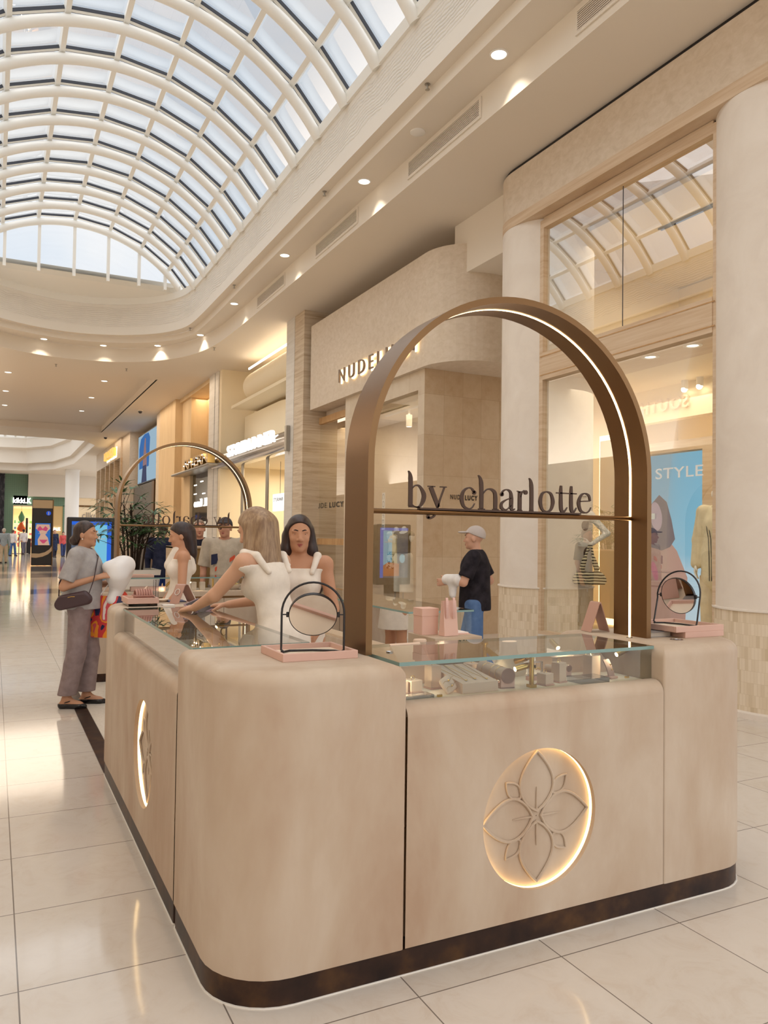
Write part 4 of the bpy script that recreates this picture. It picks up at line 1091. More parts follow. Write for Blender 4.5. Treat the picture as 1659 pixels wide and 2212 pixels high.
def panel_with_hole(mb, w0, w1, z0, z1, cw, cz, R, place, n=72):
    """flat upright panel, place(w, depth, z) -> xyz"""
    angs_ = sorted(set([2*PI*i/n for i in range(n)]+[math.atan2(z-cz, w-cw) % (2*PI) for w in (w0, w1) for z in (z0, z1)]))
    ins, outs = [], []
    for a in angs_:
        c, s = math.cos(a), math.sin(a)
        t = 1e9
        if c > 1e-9: t = min(t, (w1-cw)/c)
        if c < -1e-9: t = min(t, (w0-cw)/c)
        if s > 1e-9: t = min(t, (z1-cz)/s)
        if s < -1e-9: t = min(t, (z0-cz)/s)
        ins.append(place(cw+R*c, 0, cz+R*s)); outs.append(place(cw+t*c, 0, cz+t*s))
    N = len(angs_)
    mb.add(ins+outs, [(i, (i+1) % N, N+(i+1) % N, N+i) for i in range(N)])
    # reveal
    rv = [place(cw+R*math.cos(a), .02, cz+R*math.sin(a)) for a in angs_]
    mb.add(ins+rv, [(i, (i+1) % N, N+(i+1) % N, N+i) for i in range(N)], 0, True)
def petal(cx, cy, ang, L, Wd, place, mb, r=.006, n=14, off=.02, dep=.034):
    pts = []
    for s in (1, -1):
        rng = range(n+1) if s == 1 else range(n-1, 0, -1)
        for k in rng:
            t = k/n
            w = Wd*math.sin(PI*t**.85)**.9 if 0 < t < 1 else 0
            u, v = off+L*t, s*w
            pts.append(place(cx+u*math.cos(ang)-v*math.sin(ang), dep-r*.7, cy+u*math.sin(ang)+v*math.cos(ang)))
    mb.tube(pts, r, 6, closed=True)
def medallion(parent, cw, cz, R, place):
    md = MB(); N = 72
    # plaster disc set back in the hole, slightly dished
    rs = []
    for rr, d in ((R-.001, .036), (R*.9, .035), (R*.5, .034), (.002, .034)):
        rs.append([place(cw+rr*math.cos(2*PI*i/N), d, cz+rr*math.sin(2*PI*i/N)) for i in range(N)])
    md.rings(rs, cap0=False, cap1=False)
    med = new_obj('medallion', md, M['plaster'], parent)
    ml = MB()
    rs = [[place(cw+(R-.0005)*math.cos(2*PI*i/N), d, cz+(R-.0005)*math.sin(2*PI*i/N)) for i in range(N)] for d in (.0202, .0355)]
    ml.rings(rs, cap0=False, cap1=False); new_obj('led_ring', ml, M['medled'], med)
    mf = MB()
    for k in range(4):
        a = PI/2*k+PI/2
        petal(cw, cz, a, R*.86, R*.30, place, mf, .0062)
        petal(cw, cz, a+PI/4, R*.34, R*.10, place, mf, .0048, off=R*.42)
        # mid rib
        mf.tube([place(cw+u*math.cos(a), .031, cz+u*math.sin(a)) for u in (R*.08, R*.25, R*.42)], [.0045, .004, .0015], 6)
    new_obj('flower_relief', mf, M['plaster'], med)
M['medled'] = emis('medallion_led', (255, 214, 150), 5.5)

def lip_panel(mb, w0, w1, place, rt=.05, zt=LIP, n=8, depth=.07):
    rs = []
    for w in (w0, w1):
        r = [place(w, 0, zt-rt)]
        for i in range(1, n+1):
            a = .5*PI*i/n; r.append(place(w, rt*(1-math.cos(a)), zt-rt+rt*math.sin(a)))
        r.append(place(w, depth, zt)); r.append(place(w, depth, DECK-.02))
        rs.append(r)
    mb.rings(rs, closed=False, cap0=False, cap1=False)

# ---------- front counter
fc = thing('display_counter', 'front jewellery display counter of peach plaster with dark bronze plinth and glowing flower', 'counter', (1.94, 2.85, 0))
mb = MB(); mb.block(KX0, 1.341, KY0, 3.19, .092, TOP, (.25, .012, .012, .012), .05); new_obj('end_block', mb, M['plaster'], fc)
mb = MB(); mb.block(2.597, KX1, KY0, 3.19, .092, TOP, (.012, .25, .05, .012), .05); new_obj('end_block', mb, M['plaster'], fc)
mb = MB(); mb.block(KX0+.004, KX1-.004, KY0+.004, 3.18, .0, .09, (.25, .25, .02, .02)); new_obj('plinth', mb, M['plinth'], fc)
mb = MB(); mb.block(KX0+.0, KX1-.0, KY0-.0, 3.185, .0, .004, (.25, .25, .02, .02)); new_obj('floor_seal', mb, M['white'], fc)
pf = lambda w, d, z: (w, KY0+d, z)
mb = MB(); panel_with_hole(mb, 1.345, 2.593, .094, LIP-.05, 1.945, .466, .272, pf); lip_panel(mb, 1.345, 2.593, pf); mb.box(1.345, 2.593, 2.56, 3.16, .094, .3); new_obj('front_panel', mb, M['plaster'], fc)
medallion(fc, 1.945, .466, .272, pf)
mb = MB(); mb.box(1.345, 2.593, 2.535, 3.10, .90, DECK); new_obj('display_deck', mb, M['cream'], fc)
mb = MB(); mb.box(1.345, 2.593, 3.02, 3.19, .3, DECK+.0); new_obj('rear_panel', mb, M['plaster'], fc)
mb = MB(); mb.block(1.815, 2.075, 3.10, 3.36, .0, TOP, (.006, .006, .006, .006), .004); new_obj('rear_pedestal', mb, M['plaster'], fc)
def glass_top(par, x0, x1, y0, y1, z0=1.085, z1=1.099, name='glass_top'):
    mb = MB(); vs = [(x, y, z) for z in (z0, z1) for y in (y0, y1) for x in (x0, x1)]
    mb.add(vs, [(4, 5, 7, 6)], 0); mb.add(vs, [(0, 1, 5, 4), (2, 6, 7, 3), (0, 4, 6, 2), (1, 3, 7, 5)], 1)
    return new_obj(name, mb, [M['cglass'], M['gedge']], par)
def glass_wall(par, pts, name='glass_front'):
    mb = MB(); mb.add(pts, [(0, 1, 2, 3)]); return new_obj(name, mb, M['cglass'], par)
glass_top(fc, 1.341, 2.60, 2.545, 3.02)
glass_wall(fc, [(1.341, 2.556, DECK), (2.597, 2.556, DECK), (2.597, 2.556, 1.085), (1.341, 2.556, 1.085)])
def brass_post(par, x, y):
    mb = MB(); mb.box(x-.016, x+.016, y-.014, y+.014, DECK, DECK+.012); mb.lathe([(.010, DECK+.01), (.010, 1.085)], (x, y, 0), 12); mb.lathe([(.016, 1.075), (.016, 1.085)], (x, y, 0), 12)
    return new_obj('brass_post', mb, M['brass'], par)
brass_post(fc, 2.012, 2.64)
brass_post(fc, 2.02, 3.0)
def spot(par, p, d, L=.055, r=.0125, watts=.5, light=True):
    d = Vector(d).normalized(); p = Vector(p)
    mb = MB(); mb.sphere(tuple(p-d*.012), .011, 10, 8); mb.tube([p-d*.004, p+d*L], r, 12)
    o = new_obj('case_spotlight', mb, M['brass'], par)
    ml = MB(); q = p+d*(L+.0006)
    up = Vector((0, 0, 1)) if abs(d.z) < .9 else Vector((1, 0, 0)); u = (up-d*up.dot(d)).normalized(); v_ = d.cross(u)
    ml.add([tuple(q+r*.8*(math.cos(2*PI*k/10)*u+math.sin(2*PI*k/10)*v_)) for k in range(10)], [tuple(range(10))]); new_obj('lens', ml, M['spotlens'], o)
    if light:
        l = bpy.data.lights.new('case_beam', 'SPOT'); l.energy = watts; l.spot_size = math.radians(95); l.spot_blend = .6; l.shadow_soft_size = .012; l.color = (1, .80, .52)
        lo = bpy.data.objects.new('case_beam', l); lo.location = q+d*.004; lo.rotation_euler = d.to_track_quat('-Z', 'Y').to_euler(); COL.objects.link(lo)
M['spotlens'] = emis('spot_lens_warm', (255, 232, 190), 25)
spot(fc, (1.352, 2.66, 1.055), (.8, .35, -.55), watts=.9)
spot(fc, (2.0, 2.66, 1.03), (-.95, .1, -.2), watts=.9)
spot(fc, (2.0, 2.665, 1.062), (-.3, .85, -.35), watts=.9)
spot(fc, (2.585, 2.70, 1.06), (-.9, .05, -.3), watts=1.0)
spot(fc, (2.03, 2.99, 1.05), (.6, -.5, -.6), watts=.7)
spot(fc, (1.40, 2.99, 1.055), (.5, -.6, -.6), watts=.7)
spot(fc, (2.40, 2.99, 1.07), (-.1, -.7, -.3), watts=.7)
# ---------- left counter
lc = thing('display_counter', 'left side peach plaster jewellery counter running away from the camera with long glass case', 'counter', (.95, 4.4, 0))
mb = MB(); mb.block(KX0, 1.245, 5.064, 5.61, .092, TOP, (.012, .012, .05, .25), .05); new_obj('end_block', mb, M['plaster'], lc)
mb = MB(); mb.block(KX0+.004, 1.24, 3.196, 5.60, .0, .09, (.01, .01, .02, .25)); new_obj('plinth', mb, M['plinth'], lc)
mb = MB(); mb.block(KX0, 1.243, 3.197, 5.606, .0, .004, (.01, .01, .02, .25)); new_obj('floor_seal', mb, M['white'], lc)
pl_ = lambda w, d, z: (KX0+d, w, z)
mb = MB(); panel_with_hole(mb, 3.194, 5.06, .094, LIP-.05, 3.965, .49, .258, pl_); lip_panel(mb, 3.194, 5.06, pl_); mb.box(.74, 1.245, 3.194, 5.06, .094, .3); new_obj('front_panel', mb, M['plaster'], lc)
medallion(lc, 3.965, .49, .258, pl_)
mb = MB(); mb.box(.725, 1.245, 3.194, 5.062, .90, DECK); new_obj('display_deck', mb, M['cream'], lc)
mb = MB(); mb.box(1.2, 1.245, 3.196, 5.06, .3, .90); new_obj('rear_panel', mb, M['plaster'], lc)
glass_top(lc, .735, 1.24, 3.192, 5.09)
glass_wall(lc, [(.738, 3.192, DECK), (.738, 5.062, DECK), (.738, 5.062, 1.085), (.738, 3.192, 1.085)])
for x, y in ((.785, 3.87), (.785, 4.47), (1.22, 3.9), (1.22, 4.55)): brass_post(lc, x, y)
spot(lc, (.79, 5.05, 1.06), (.3, -.8, -.4), watts=.9)
spot(lc, (1.2, 4.46, 1.06), (-.75, -.3, -.4), watts=.9)
spot(lc, (1.2, 3.93, 1.05), (-.75, .5, -.4), watts=.9)
spot(lc, (1.2, 3.35, 1.06), (-.75, .4, -.5), watts=.7)
# ---------- back counter with the second arch
bc = thing('display_counter', 'far back peach counter with glass case behind the staff', 'counter', (1.95, 9.0, 0))
mb = MB(); mb.block(.81, 1.15, 8.73, 9.3, .092, .86, (.25, .012, .05, .25), .01); mb.box(1.154, 1.55, 8.735, 9.3, .092, .86, .004); mb.box(1.554, 1.95, 8.735, 9.3, .092, .86, .004); mb.box(1.954, 2.35, 8.735, 9.3, .092, .86, .004); mb.box(2.354, 2.75, 8.735, 9.3, .092, .86, .004); mb.box(2.754, KX1, 8.735, 9.3, .092, .86, .004); new_obj('cabinet_door', mb, M['plaster'], bc)
mb = MB(); mb.block(.815, KX1, 8.74, 9.3, .0, .09, (.25, .01, .02, .25)); new_obj('plinth', mb, M['plinth'], bc)
mb = MB(); mb.box(.95, KX1, 8.75, 9.28, .858, .885); new_obj('shadow_strip', mb, M['bronze'], bc)
mb = MB(); mb.block(.80, KX1, 8.73, 9.3, .885, DECK, (.2, .01, .02, .2), .01); new_obj('display_deck', mb, M['plaster'], bc)
glass_top(bc, .95, 3.15, 8.74, 9.28)
for x in (1.8, 2.25): brass_post(bc, x, 8.85)
spot(bc, (1.75, 8.8, 1.04), (-.5, .2, -.6), watts=.8)
spot(bc, (1.95, 8.86, 1.06), (.5, -.3, -.3), watts=.8)
spot(bc, (2.45, 8.80, 1.06), (.1, -.5, -.2), watts=.8)
# ---------- right counter, seen between arch and mirror
rc = thing('display_counter', 'right side counter with glass case seen behind the tall oval mirror', 'counter', (2.95, 5.5, 0))
mb = MB(); mb.block(2.66, KX1, 4.9, 8.5, .092, .70, (.012, .05, .05, .012), .01); new_obj('cabinet', mb, M['plaster'], rc)
mb = MB(); mb.box(2.67, KX1, 4.92, 8.48, .70, .72); mb.box(2.66, KX1, 4.9, 8.5, .72, .76); new_obj('deck', mb, M['cream'], rc)
mb = MB(); mb.block(2.67, KX1-.01, 4.91, 8.5, .0, .09, (.01, .01, .02, .05)); new_obj('plinth', mb, M['plinth'], rc)
glass_top(rc, 2.66, KX1, 4.92, 8.4, 1.02, 1.034)
glass_wall(rc, [(2.665, 4.93, .76), (2.665, 8.4, .76), (2.665, 8.4, 1.02), (2.665, 4.93, 1.02)]); glass_wall(rc, [(2.665, 4.93, .76), (3.2, 4.93, .76), (3.2, 4.93, 1.02), (2.665, 4.93, 1.02)], 'glass_end')

# ---------- bronze arches with the shop name
def ribbon(pts, w, mb, depth, n=10):
    """variable width stroke in (x, y), extruded to depth"""
    P = [np.array(p, float) for p in pts]
    m_ = (len(P)-1)*n+1
    def cr(i, t):
        p0 = P[max(i-1, 0)]; p1 = P[i]; p2 = P[min(i+1, len(P)-1)]; p3 = P[min(i+2, len(P)-1)]
        return .5*((2*p1)+(p2-p0)*t+(2*p0-5*p1+4*p2-p3)*t*t+(3*p1-p0-3*p2+p3)*t**3)
    C = [cr(i, k/n) for i in range(len(P)-1) for k in range(n)]+[P[-1]]
    Wd = np.interp(np.linspace(0, len(P)-1, len(C)), range(len(P)), w)
    L, R = [], []
    for i in range(len(C)):
        t = C[min(i+1, len(C)-1)]-C[max(i-1, 0)]; t = t/max(np.hypot(*t), 1e-9); nn = np.array([-t[1], t[0]])
        L.append(C[i]+nn*Wd[i]/2); R.append(C[i]-nn*Wd[i]/2)
    N = len(C); vs = []
    for z in (-depth/2, depth/2):
        vs += [(p[0], p[1], z) for p in L]+[(p[0], p[1], z) for p in R]
    fs = []
    for i in range(N-1):
        fs += [(i, N+i, N+i+1, i+1), (2*N+i, 2*N+i+1, 3*N+i+1, 3*N+i), (i, i+1, 2*N+i+1, 2*N+i), (N+i, 3*N+i, 3*N+i+1, N+i+1)]
    fs += [(0, 2*N, 3*N, N), (N-1, 2*N-1, 4*N-1, 3*N-1)]
    mb.add(vs, fs)
def disc(mb, c, r, depth, n=12):
    vs = [(c[0]+r*math.cos(2*PI*k/n), c[1]+r*math.sin(2*PI*k/n), z) for z in (-depth/2, depth/2) for k in range(n)]
    mb.add(vs, [tuple(range(n-1, -1, -1)), tuple(range(n, 2*n))]+[(k, (k+1) % n, n+(k+1) % n, n+k) for k in range(n)])
# glyphs, x-height = 1; (points, widths)
TH, TN = .20, .055
GL = {
 'b': [([(.0, 1.62), (.08, 1.50), (.12, 1.30), (.13, .9), (.13, .04)], [.03, .12, TH, TH, TH]), ([(.05, .03), (.3, .02), (.6, .02)], [.07, .05, .05]),
       ([(.2, .82), (.38, .98), (.62, .94), (.84, .62), (.82, .34), (.64, .06), (.42, .02), (.22, .12)], [.03, .06, .1, TH, TH, .1, .05, .03])],
 'y': [([(.0, .97), (.2, .97), (.36, .97)], [.05, .06, .05]), ([(.62, .97), (.8, .97), (.95, .97)], [.05, .06, .05]),
       ([(.14, .95), (.34, .5), (.54, .05)], [TH, TH, .17]), ([(.84, .95), (.66, .5), (.48, -.02), (.34, -.34), (.12, -.46), (-.02, -.42)], [.07, .07, .08, .09, .1, .11])],
 'c': [([(.86, .76), (.74, .94), (.52, .99), (.24, .84), (.12, .5), (.24, .14), (.52, .02), (.74, .08), (.9, .28)], [.12, .08, .06, .13, TH, .14, .07, .05, .03])],
 'h': [([(.0, 1.6), (.09, 1.48), (.15, 1.25), (.17, .8), (.17, .04)], [.03, .12, TH, TH, TH]), ([(.24, .74), (.42, .94), (.64, .97), (.83, .84), (.88, .58), (.88, .04)], [.04, .06, .1, .17, TH, TH]),
       ([(.02, .03), (.34, .03)], [.05, .05]), ([(.74, .03), (1.04, .03)], [.05, .05])],
 'a': [([(.1, .7), (.22, .92), (.46, .99), (.68, .88), (.74, .6), (.74, .16), (.82, .05), (.98, .1)], [.1, .08, .06, .13, TH, TH, .1, .03]), ([(.72, .6), (.4, .5), (.14, .34), (.12, .14), (.3, .03), (.52, .08), (.72, .26)], [.04, .06, .12, .16, .1, .05, .04])],
 'r': [([(.02, .95), (.14, .93), (.26, .86)], [.03, .06, .05]), ([(.28, .95), (.28, .5), (.28, .04)], [.17, TH, TH]), ([(.34, .66), (.5, .9), (.7, .97)], [.04, .06, .1]), ([(.08, .03), (.5, .03)], [.05, .05])],
 'l': [([(.0, 1.6), (.2, 1.48), (.32, 1.25), (.36, .8), (.36, .04)], [.03, .12, TH, TH, TH]), ([(.1, .03), (.62, .03)], [.05, .05])],
 'o': [([(.5, .99), (.24, .88), (.12, .5), (.24, .12), (.5, .02), (.76, .12), (.88, .5), (.76, .88), (.5, .99)], [.05, .12, TH, .13, .05, .12, TH, .13, .05])],
 't': [([(.44, 1.32), (.42, 1.1), (.42, .5), (.46, .16), (.6, .04), (.8, .1), (.98, .26)], [.1, .16, TH, TH, .14, .07, .03]), ([(.02, .95), (.5, .95), (.98, .95)], [.06, .06, .06])],
 'e': [([(.16, .58), (.5, .6), (.86, .62)], [.06, .06, .06]), ([(.88, .62), (.8, .88), (.52, .99), (.26, .86), (.12, .5), (.26, .12), (.56, .02), (.8, .1), (.94, .3)], [.1, .12, .06, .12, TH, .14, .07, .05, .03])],
}
WORD = [('b', 1.533, 1.624), ('y', 1.627, 1.726), ('c', 1.784, 1.872), ('h', 1.878, 1.984), ('a', 1.991, 2.078), ('r', 2.083, 2.144), ('l', 2.15, 2.191), ('o', 2.202, 2.299), ('t', 2.303, 2.371), ('t', 2.367, 2.425), ('e', 2.425, 2.517)]
M['letter'] = mat('dark_bronze_letter', (78, 60, 50), .4, metal=.7)
def arch_sign(label, ac, y0, flip):
    """ac: centre x, y0: near face; the text faces -y, or +y when flip"""
    t = thing('arch_sign', label, 'arch', (ac, y0+.109, TOP), 0, 'bronze name arches')
    R, thk, D, zs = .743, .027, .218, 1.859
    path_o, path_i = [], []
    for x_, z_ in ((-R, TOP), (-R, 1.4)): path_o.append((x_, z_)); path_i.append((x_+thk, z_))
    for k in range(49):
        a = PI-PI*k/48; path_o.append((R*math.cos(a), zs+R*math.sin(a))); path_i.append(((R-thk)*math.cos(a), zs+(R-thk)*math.sin(a)))
    for x_, z_ in ((R, 1.4), (R, TOP)): path_o.append((x_, z_)); path_i.append((x_-thk, z_))
    mb = MB(); rs = []
    for (xo, zo), (xi, zi) in zip(path_o, path_i):
        rs.append([(ac+xo, y0, zo), (ac+xo, y0+D, zo), (ac+xi, y0+D, zi), (ac+xi, y0, zi)])
    n = len(rs)
    for j in range(4):
        vs = [r[j] for r in rs]+[r[(j+1) % 4] for r in rs]
        mb.add(vs, [(i, n+i, n+i+1, i+1) for i in range(n-1)], 0, j in (0, 2))
    mb.add(rs[0], [(0, 1, 2, 3)]); mb.add(rs[-1], [(3, 2, 1, 0)])
    band_ = new_obj('arch_band', mb, M['bronze'], t)
    ml = MB(); vs = []
    for dy in (-.007, .007):
        for (xi, zi), (xo, zo) in zip(path_i, path_o):
            q = Vector((xi-xo, 0, zi-zo)).normalized()*.0015; vs.append((ac+xi+q.x, y0+D/2+dy, zi+q.z))
    ml.add(vs, [(i, i+1, n+i+1, n+i) for i in range(n-1)], 0, True); new_obj('led_strip', ml, M['archled'], band_)
    mb = MB(); yb = y0+D/2
    mb.tube([(ac-R+.02, yb, 1.665), (ac, yb, 1.665), (ac+R-.02, yb, 1.665)], .011, 12, flat=1.6); new_obj('cross_bar', mb, M['bronze'], t)
    mb = MB(); mb.box(1.585-2.04+ac, 2.44-2.04+ac, yb-.014, yb+.014, 1.676, 1.684); new_obj('letter_base', mb, M['letter'], t)
    Z0, XH = 1.684, .0935
    for g, xa, xb in WORD:
        mb = MB()
        for pts, ws in GL[g]: ribbon([(p[0]*(xb-xa)/XH*.97, p[1]) for p in pts], [w*1.0 for w in ws], mb, .085)
        if g == 'c': disc(mb, (.84*(xb-xa)/XH, .78), .1, .085)
        if g == 'a': disc(mb, (.14*(xb-xa)/XH, .76), .1, .085)
        if g == 'r': disc(mb, (.80*(xb-xa)/XH, .9), .11, .085)
        if g == 'y': disc(mb, (.03*(xb-xa)/XH, -.40), .085, .085)
        s = 1
        if flip: mb.v = [(ac-(xa-2.04+v[0]*XH), yb+v[2]*XH, Z0+v[1]*XH) for v in mb.v]
        else: mb.v = [(ac+(xa-2.04+v[0]*XH), yb-v[2]*XH, Z0+v[1]*XH) for v in mb.v]
        new_obj('letter', mb, M['letter'], t)
    # little uplights at the feet
    for sx in (-1, 1):
        mb = MB(); x = ac+sx*(R-.085); mb.lathe([(.013, TOP-.004), (.015, TOP+.003), (.011, TOP+.005)], (x-sx*.045 if sx < 0 else x, y0+.05, 0), 14); new_obj('uplight', mb, M['chrome'], t)
    return t
M['archled'] = emis('arch_led', (255, 224, 170), 7.5)
arch_sign('large bronze arch with glowing inner strip and by charlotte letters in front', 2.04, 2.743, False)
arch_sign('smaller looking second bronze arch on the back counter with reversed by charlotte letters', 1.925, 8.76, True)
for x, z_ in ((2.04, 2.5),):
    d = bpy.data.lights.new('arch_glow', 'POINT'); d.energy = 3; d.color = (1, .8, .55); d.shadow_soft_size = .1
    o = bpy.data.objects.new('arch_glow', d); o.location = (2.04, 2.852, 2.3); COL.objects.link(o)

# ---------- table mirrors on trays
def tray(name, label, x0, x1, y0, y1, z, h=.03, m_=None, group='pink suede trays'):
    t = thing(name, label, 'tray', ((x0+x1)/2, (y0+y1)/2, z), 0, group)
    mm = m_ or M['pink']; w = .012
    mb = MB(); mb.box(x0+w, x1-w, y0+w, y1-w, z, z+h*.35); new_obj('lining', mb, M['cream'], t)
    mb = MB(); mb.box(x0, x1, y0, y0+w, z, z+h, .0015); mb.box(x0, x1, y1-w, y1, z, z+h, .0015); mb.box(x0, x0+w, y0+w, y1-w, z, z+h, .0015); mb.box(x1-w, x1, y0+w, y1-w, z, z+h, .0015); new_obj('rim', mb, mm, t)
    return t
def table_mirror(label, c, rz, tilt, lean=0.0):
    """c: foot centre; frame width .205, height .275"""
    t = thing('table_mirror', label, 'mirror', c, rz, 'round table mirrors')
    iv = INV.pop(t.name); INV[t.name] = None
    W2, hs = .119, .152
    lx = lambda z: (z)*math.tan(lean)
    path = [(W2*.02, .02, .0045), (-W2*.2, .02, .0045), (-W2+.02, .012, .0045), (-W2, 0, .012)]
    path = [(-W2+.012, .0, .0045), (-W2, .0, .014)]
    for k in range(6): path.append((-W2, -lx(.03+hs*k/6), .03+(hs-.03)*k/6))
    for k in range(21):
        a = PI-PI*k/20; z = hs+W2*math.sin(a); path.append((W2*math.cos(a), -lx(z), z))
    for k in range(6): z = hs-(hs-.03)*(k+1)/6; path.append((W2, -lx(z), z))
    path += [(W2, 0, .014), (W2-.012, .0, .0045)]
    mb = MB(); mb.tube(path, .0042, 8); new_obj('frame', mb, M['black'], t)
    mb = MB(); mb.tube([(-W2, .0, .0045), (-W2+.03, .045, .0045), (0, .06, .0045), (W2-.03, .045, .0045), (W2, 0, .0045)], .0042, 8); new_obj('foot', mb, M['black'], t)
    cz = .148; r = .090; yc = -lx(cz)
    ct, st = math.cos(tilt), math.sin(tilt)
    def pl(u, v, w): return (u, yc+w*ct+v*st, cz+v*ct-w*st)   # u across, v up the disc, w normal (to -y is front)
    mb = MB()
    mb.rings([[pl((r+.003)*math.cos(2*PI*k/48), (r+.003)*math.sin(2*PI*k/48), w) for k in range(48)] for w in (-.006, .008)], cap0=False)
    mb.rings([[pl(q*math.cos(2*PI*k/48), q*math.sin(2*PI*k/48), -.006) for k in range(48)] for q in (r+.003, r)], cap0=False, cap1=False)
    mb2 = MB(); mb2.add([pl(r*math.cos(2*PI*k/48), r*math.sin(2*PI*k/48), -.0055) for k in range(48)], [tuple(range(48))])
    rim = new_obj('mirror_rim', mb, M['black'], t); new_obj('mirror_glass', mb2, M['mirror'], t)
    for s in (-1, 1):
        mb = MB(); mb.tube([(s*(r+.002), yc, cz), (s*W2, yc, cz)], .0025, 6); mb.box(s*(r+.002), s*(r+.012), yc-.006, yc+.006, cz-.01, cz+.01, .002); new_obj('pivot', mb, M['black'], t)
    return t
tray('jewellery_tray', 'shallow pink tray under the oval mirror on the near corner block', .945, 1.243, 2.695, 2.955, TOP, .03)
table_mirror('black framed round mirror tilted on the pink tray left of the large arch', (1.10, 2.80, TOP+.0105), math.radians(-21), math.radians(-27))
tray('jewellery_tray', 'lower one of two stacked pink trays on the right end block', 2.945, 3.205, 2.685, 3.0, TOP, .028)
tray('jewellery_tray', 'upper one of two stacked pink trays, holding the right mirror', 2.885, 3.205, 2.685, 3.0, TOP+.028, .028)
table_mirror('black framed round mirror seen at an angle on the stacked trays right of the arch', (3.05, 2.85, TOP+.0385), math.radians(-80), math.radians(-14), math.radians(-12))
t = thing('book', 'thick grey covered book lying beside the stacked trays at the arch foot', 'book', (2.84, 2.80, TOP))
mb = MB(); mb.box(2.79, 2.935, 2.76, 2.96, TOP, TOP+.003); mb.box(2.79, 2.935, 2.76, 2.96, TOP+.022, TOP+.025); mb.box(2.79, 2.793, 2.76, 2.96, TOP, TOP+.025); new_obj('cover', mb, mat('book_grey', (140, 132, 128), .5), t)
mb = MB(); mb.box(2.793, 2.931, 2.764, 2.957, TOP+.003, TOP+.022); new_obj('pages', mb, mat('book_pages', (190, 180, 168), .7), t)
mb = MB(); mb.lathe([(.03, TOP), (.03, TOP+.0015), (.022, TOP+.002), (.021, TOP+.0008), (.001, TOP+.0008)], (2.86, 2.66, 0), 24, cap1=False); tag(new_obj('cable_grommet', mb, M['chrome']), 'small round metal grommet set in the right block top', 'grommet')
# ================================================================ DISPLAYS AND JEWELLERY
D = DECK
def obj1(name, label, cat, mb, mm, group=None): return tag(new_obj(name, mb, mm), label, cat, group)
def ring_mb(mb, c, r=.009, w=.0014, rz=0.0):
    mb.tube([(c[0]+r*math.cos(a)*math.cos(rz), c[1]+r*math.cos(a)*math.sin(rz), c[2]+r+r*math.sin(a)) for a in [2*PI*k/20 for k in range(20)]], w, 6, closed=True)
    return mb
def ring_block(x, y, w, h, rz, label, z=D):
    t = thing('ring_block', label, 'jewellery stand', (x, y, z), rz, 'pink ring blocks'); iv = INV.pop(t.name); INV[t.name] = None
    mb = MB(); mb.box(-w/2-.003, w/2+.003, -w/2-.003, w/2+.003, 0, .006, .001); new_obj('base', mb, M['pink2'], t)
    mb = MB(); mb.box(-w/2, w/2, -w/2, w/2, .006, h, .0015); new_obj('block', mb, M['cream2'], t)
    return t
M['cream2'] = mat('blush_suede', (226, 200, 180), .75, spec=.2)
def ring_on(x, y, z, rz, where):
    return obj1('ring', 'thin gold ring standing on '+where, 'ring', ring_mb(MB(), (x, y, z-.0015), .0085, .0011, rz), M['gold'], 'gold rings')
BL = [(1.503, 2.735, .055, .05, .1, 'short glowing blush ring block left of the tall one in the front case'),
      (1.436, 2.73, .055, .05, .1, 'blush ring block half hidden by the corner block'),
      (1.617, 2.775, .05, .095, .1, 'tall glowing blush ring block behind the small pillow'),
      (1.955, 3.0, .06, .05, .15, 'blush ring block at the back beside the brass post'),
      (2.098, 2.66, .05, .05, .2, 'short blush ring block just right of the brass post'),
      (2.195, 2.69, .046, .085, .2, 'tall blush ring block second right of the brass post'),
      (2.43, 2.75, .055, .095, .1, 'wide tall blush block before the right necklace bust')]
for x, y, w, h, rz, lab in BL: ring_block(x, y, w, h, rz, lab)
for (x, y, w, h, rz, lab) in (BL[0], BL[2], BL[3], BL[4], BL[5], BL[6]):
    ring_on(x, y, D+h, rz, 'the '+lab.split(' in the')[0].split(' behind')[0])
# pillow with bracelets
def pillow(x, y, rz, tilt, s, label):
    mb = MB(); n = 16; rs = []
    for j in range(9):
        ring = []
        f = -1+2*j/8
        for k in range(28):
            a = 2*PI*k/28; c, q = math.cos(a), math.sin(a)
            e = .5; X_ = s*(abs(c)**e)*(1 if c > 0 else -1); Y_ = s*(abs(q)**e)*(1 if q > 0 else -1)
            k_ = math.sqrt(max(0, 1-f*f))**.55
            pin = 1-.08*abs(math.cos(2*a))
            ring.append((X_*k_*pin, Y_*k_*pin, .42*s*f*(1-.2*abs(math.sin(2*a)))))
        rs.append(ring)
    mb.rings(rs)
    R_ = Matrix.Translation((x, y, D+.75*s)) @ Matrix.Rotation(rz, 4, 'Z') @ Matrix.Rotation(tilt, 4, 'X') @ Matrix.Rotation(.35, 4, 'Z')
    mb.xf(R_); zmin = min(v[2] for v in mb.v); mb.v = [(a, b, c-zmin+D) for a, b, c in mb.v]
    o = obj1('display_pillow', label, 'jewellery stand', mb, M['cream2'])
    return o, Matrix.Translation((0, 0, D-zmin)) @ R_
po, PM = pillow(1.622, 2.665, .2, math.radians(58), .036, 'small blush pillow carrying fine bracelets in the front case')
for k, off in enumerate((-.012, .012)):
    mb = MB(); pts = [PM @ Vector((-.034+.068*i/10, off+.004*math.sin(i*.9), .0155)) for i in range(11)]; mb.tube([tuple(p) for p in pts], .0008, 5); mb.sphere(tuple(PM @ Vector((0, off, .017))), .0035, 8, 6)
    obj1('bracelet', 'fine gold bracelet with bead on the small pillow, '+['lower', 'upper'][k]+' one', 'bracelet', mb, M['gold'], 'bracelets on the pillow')
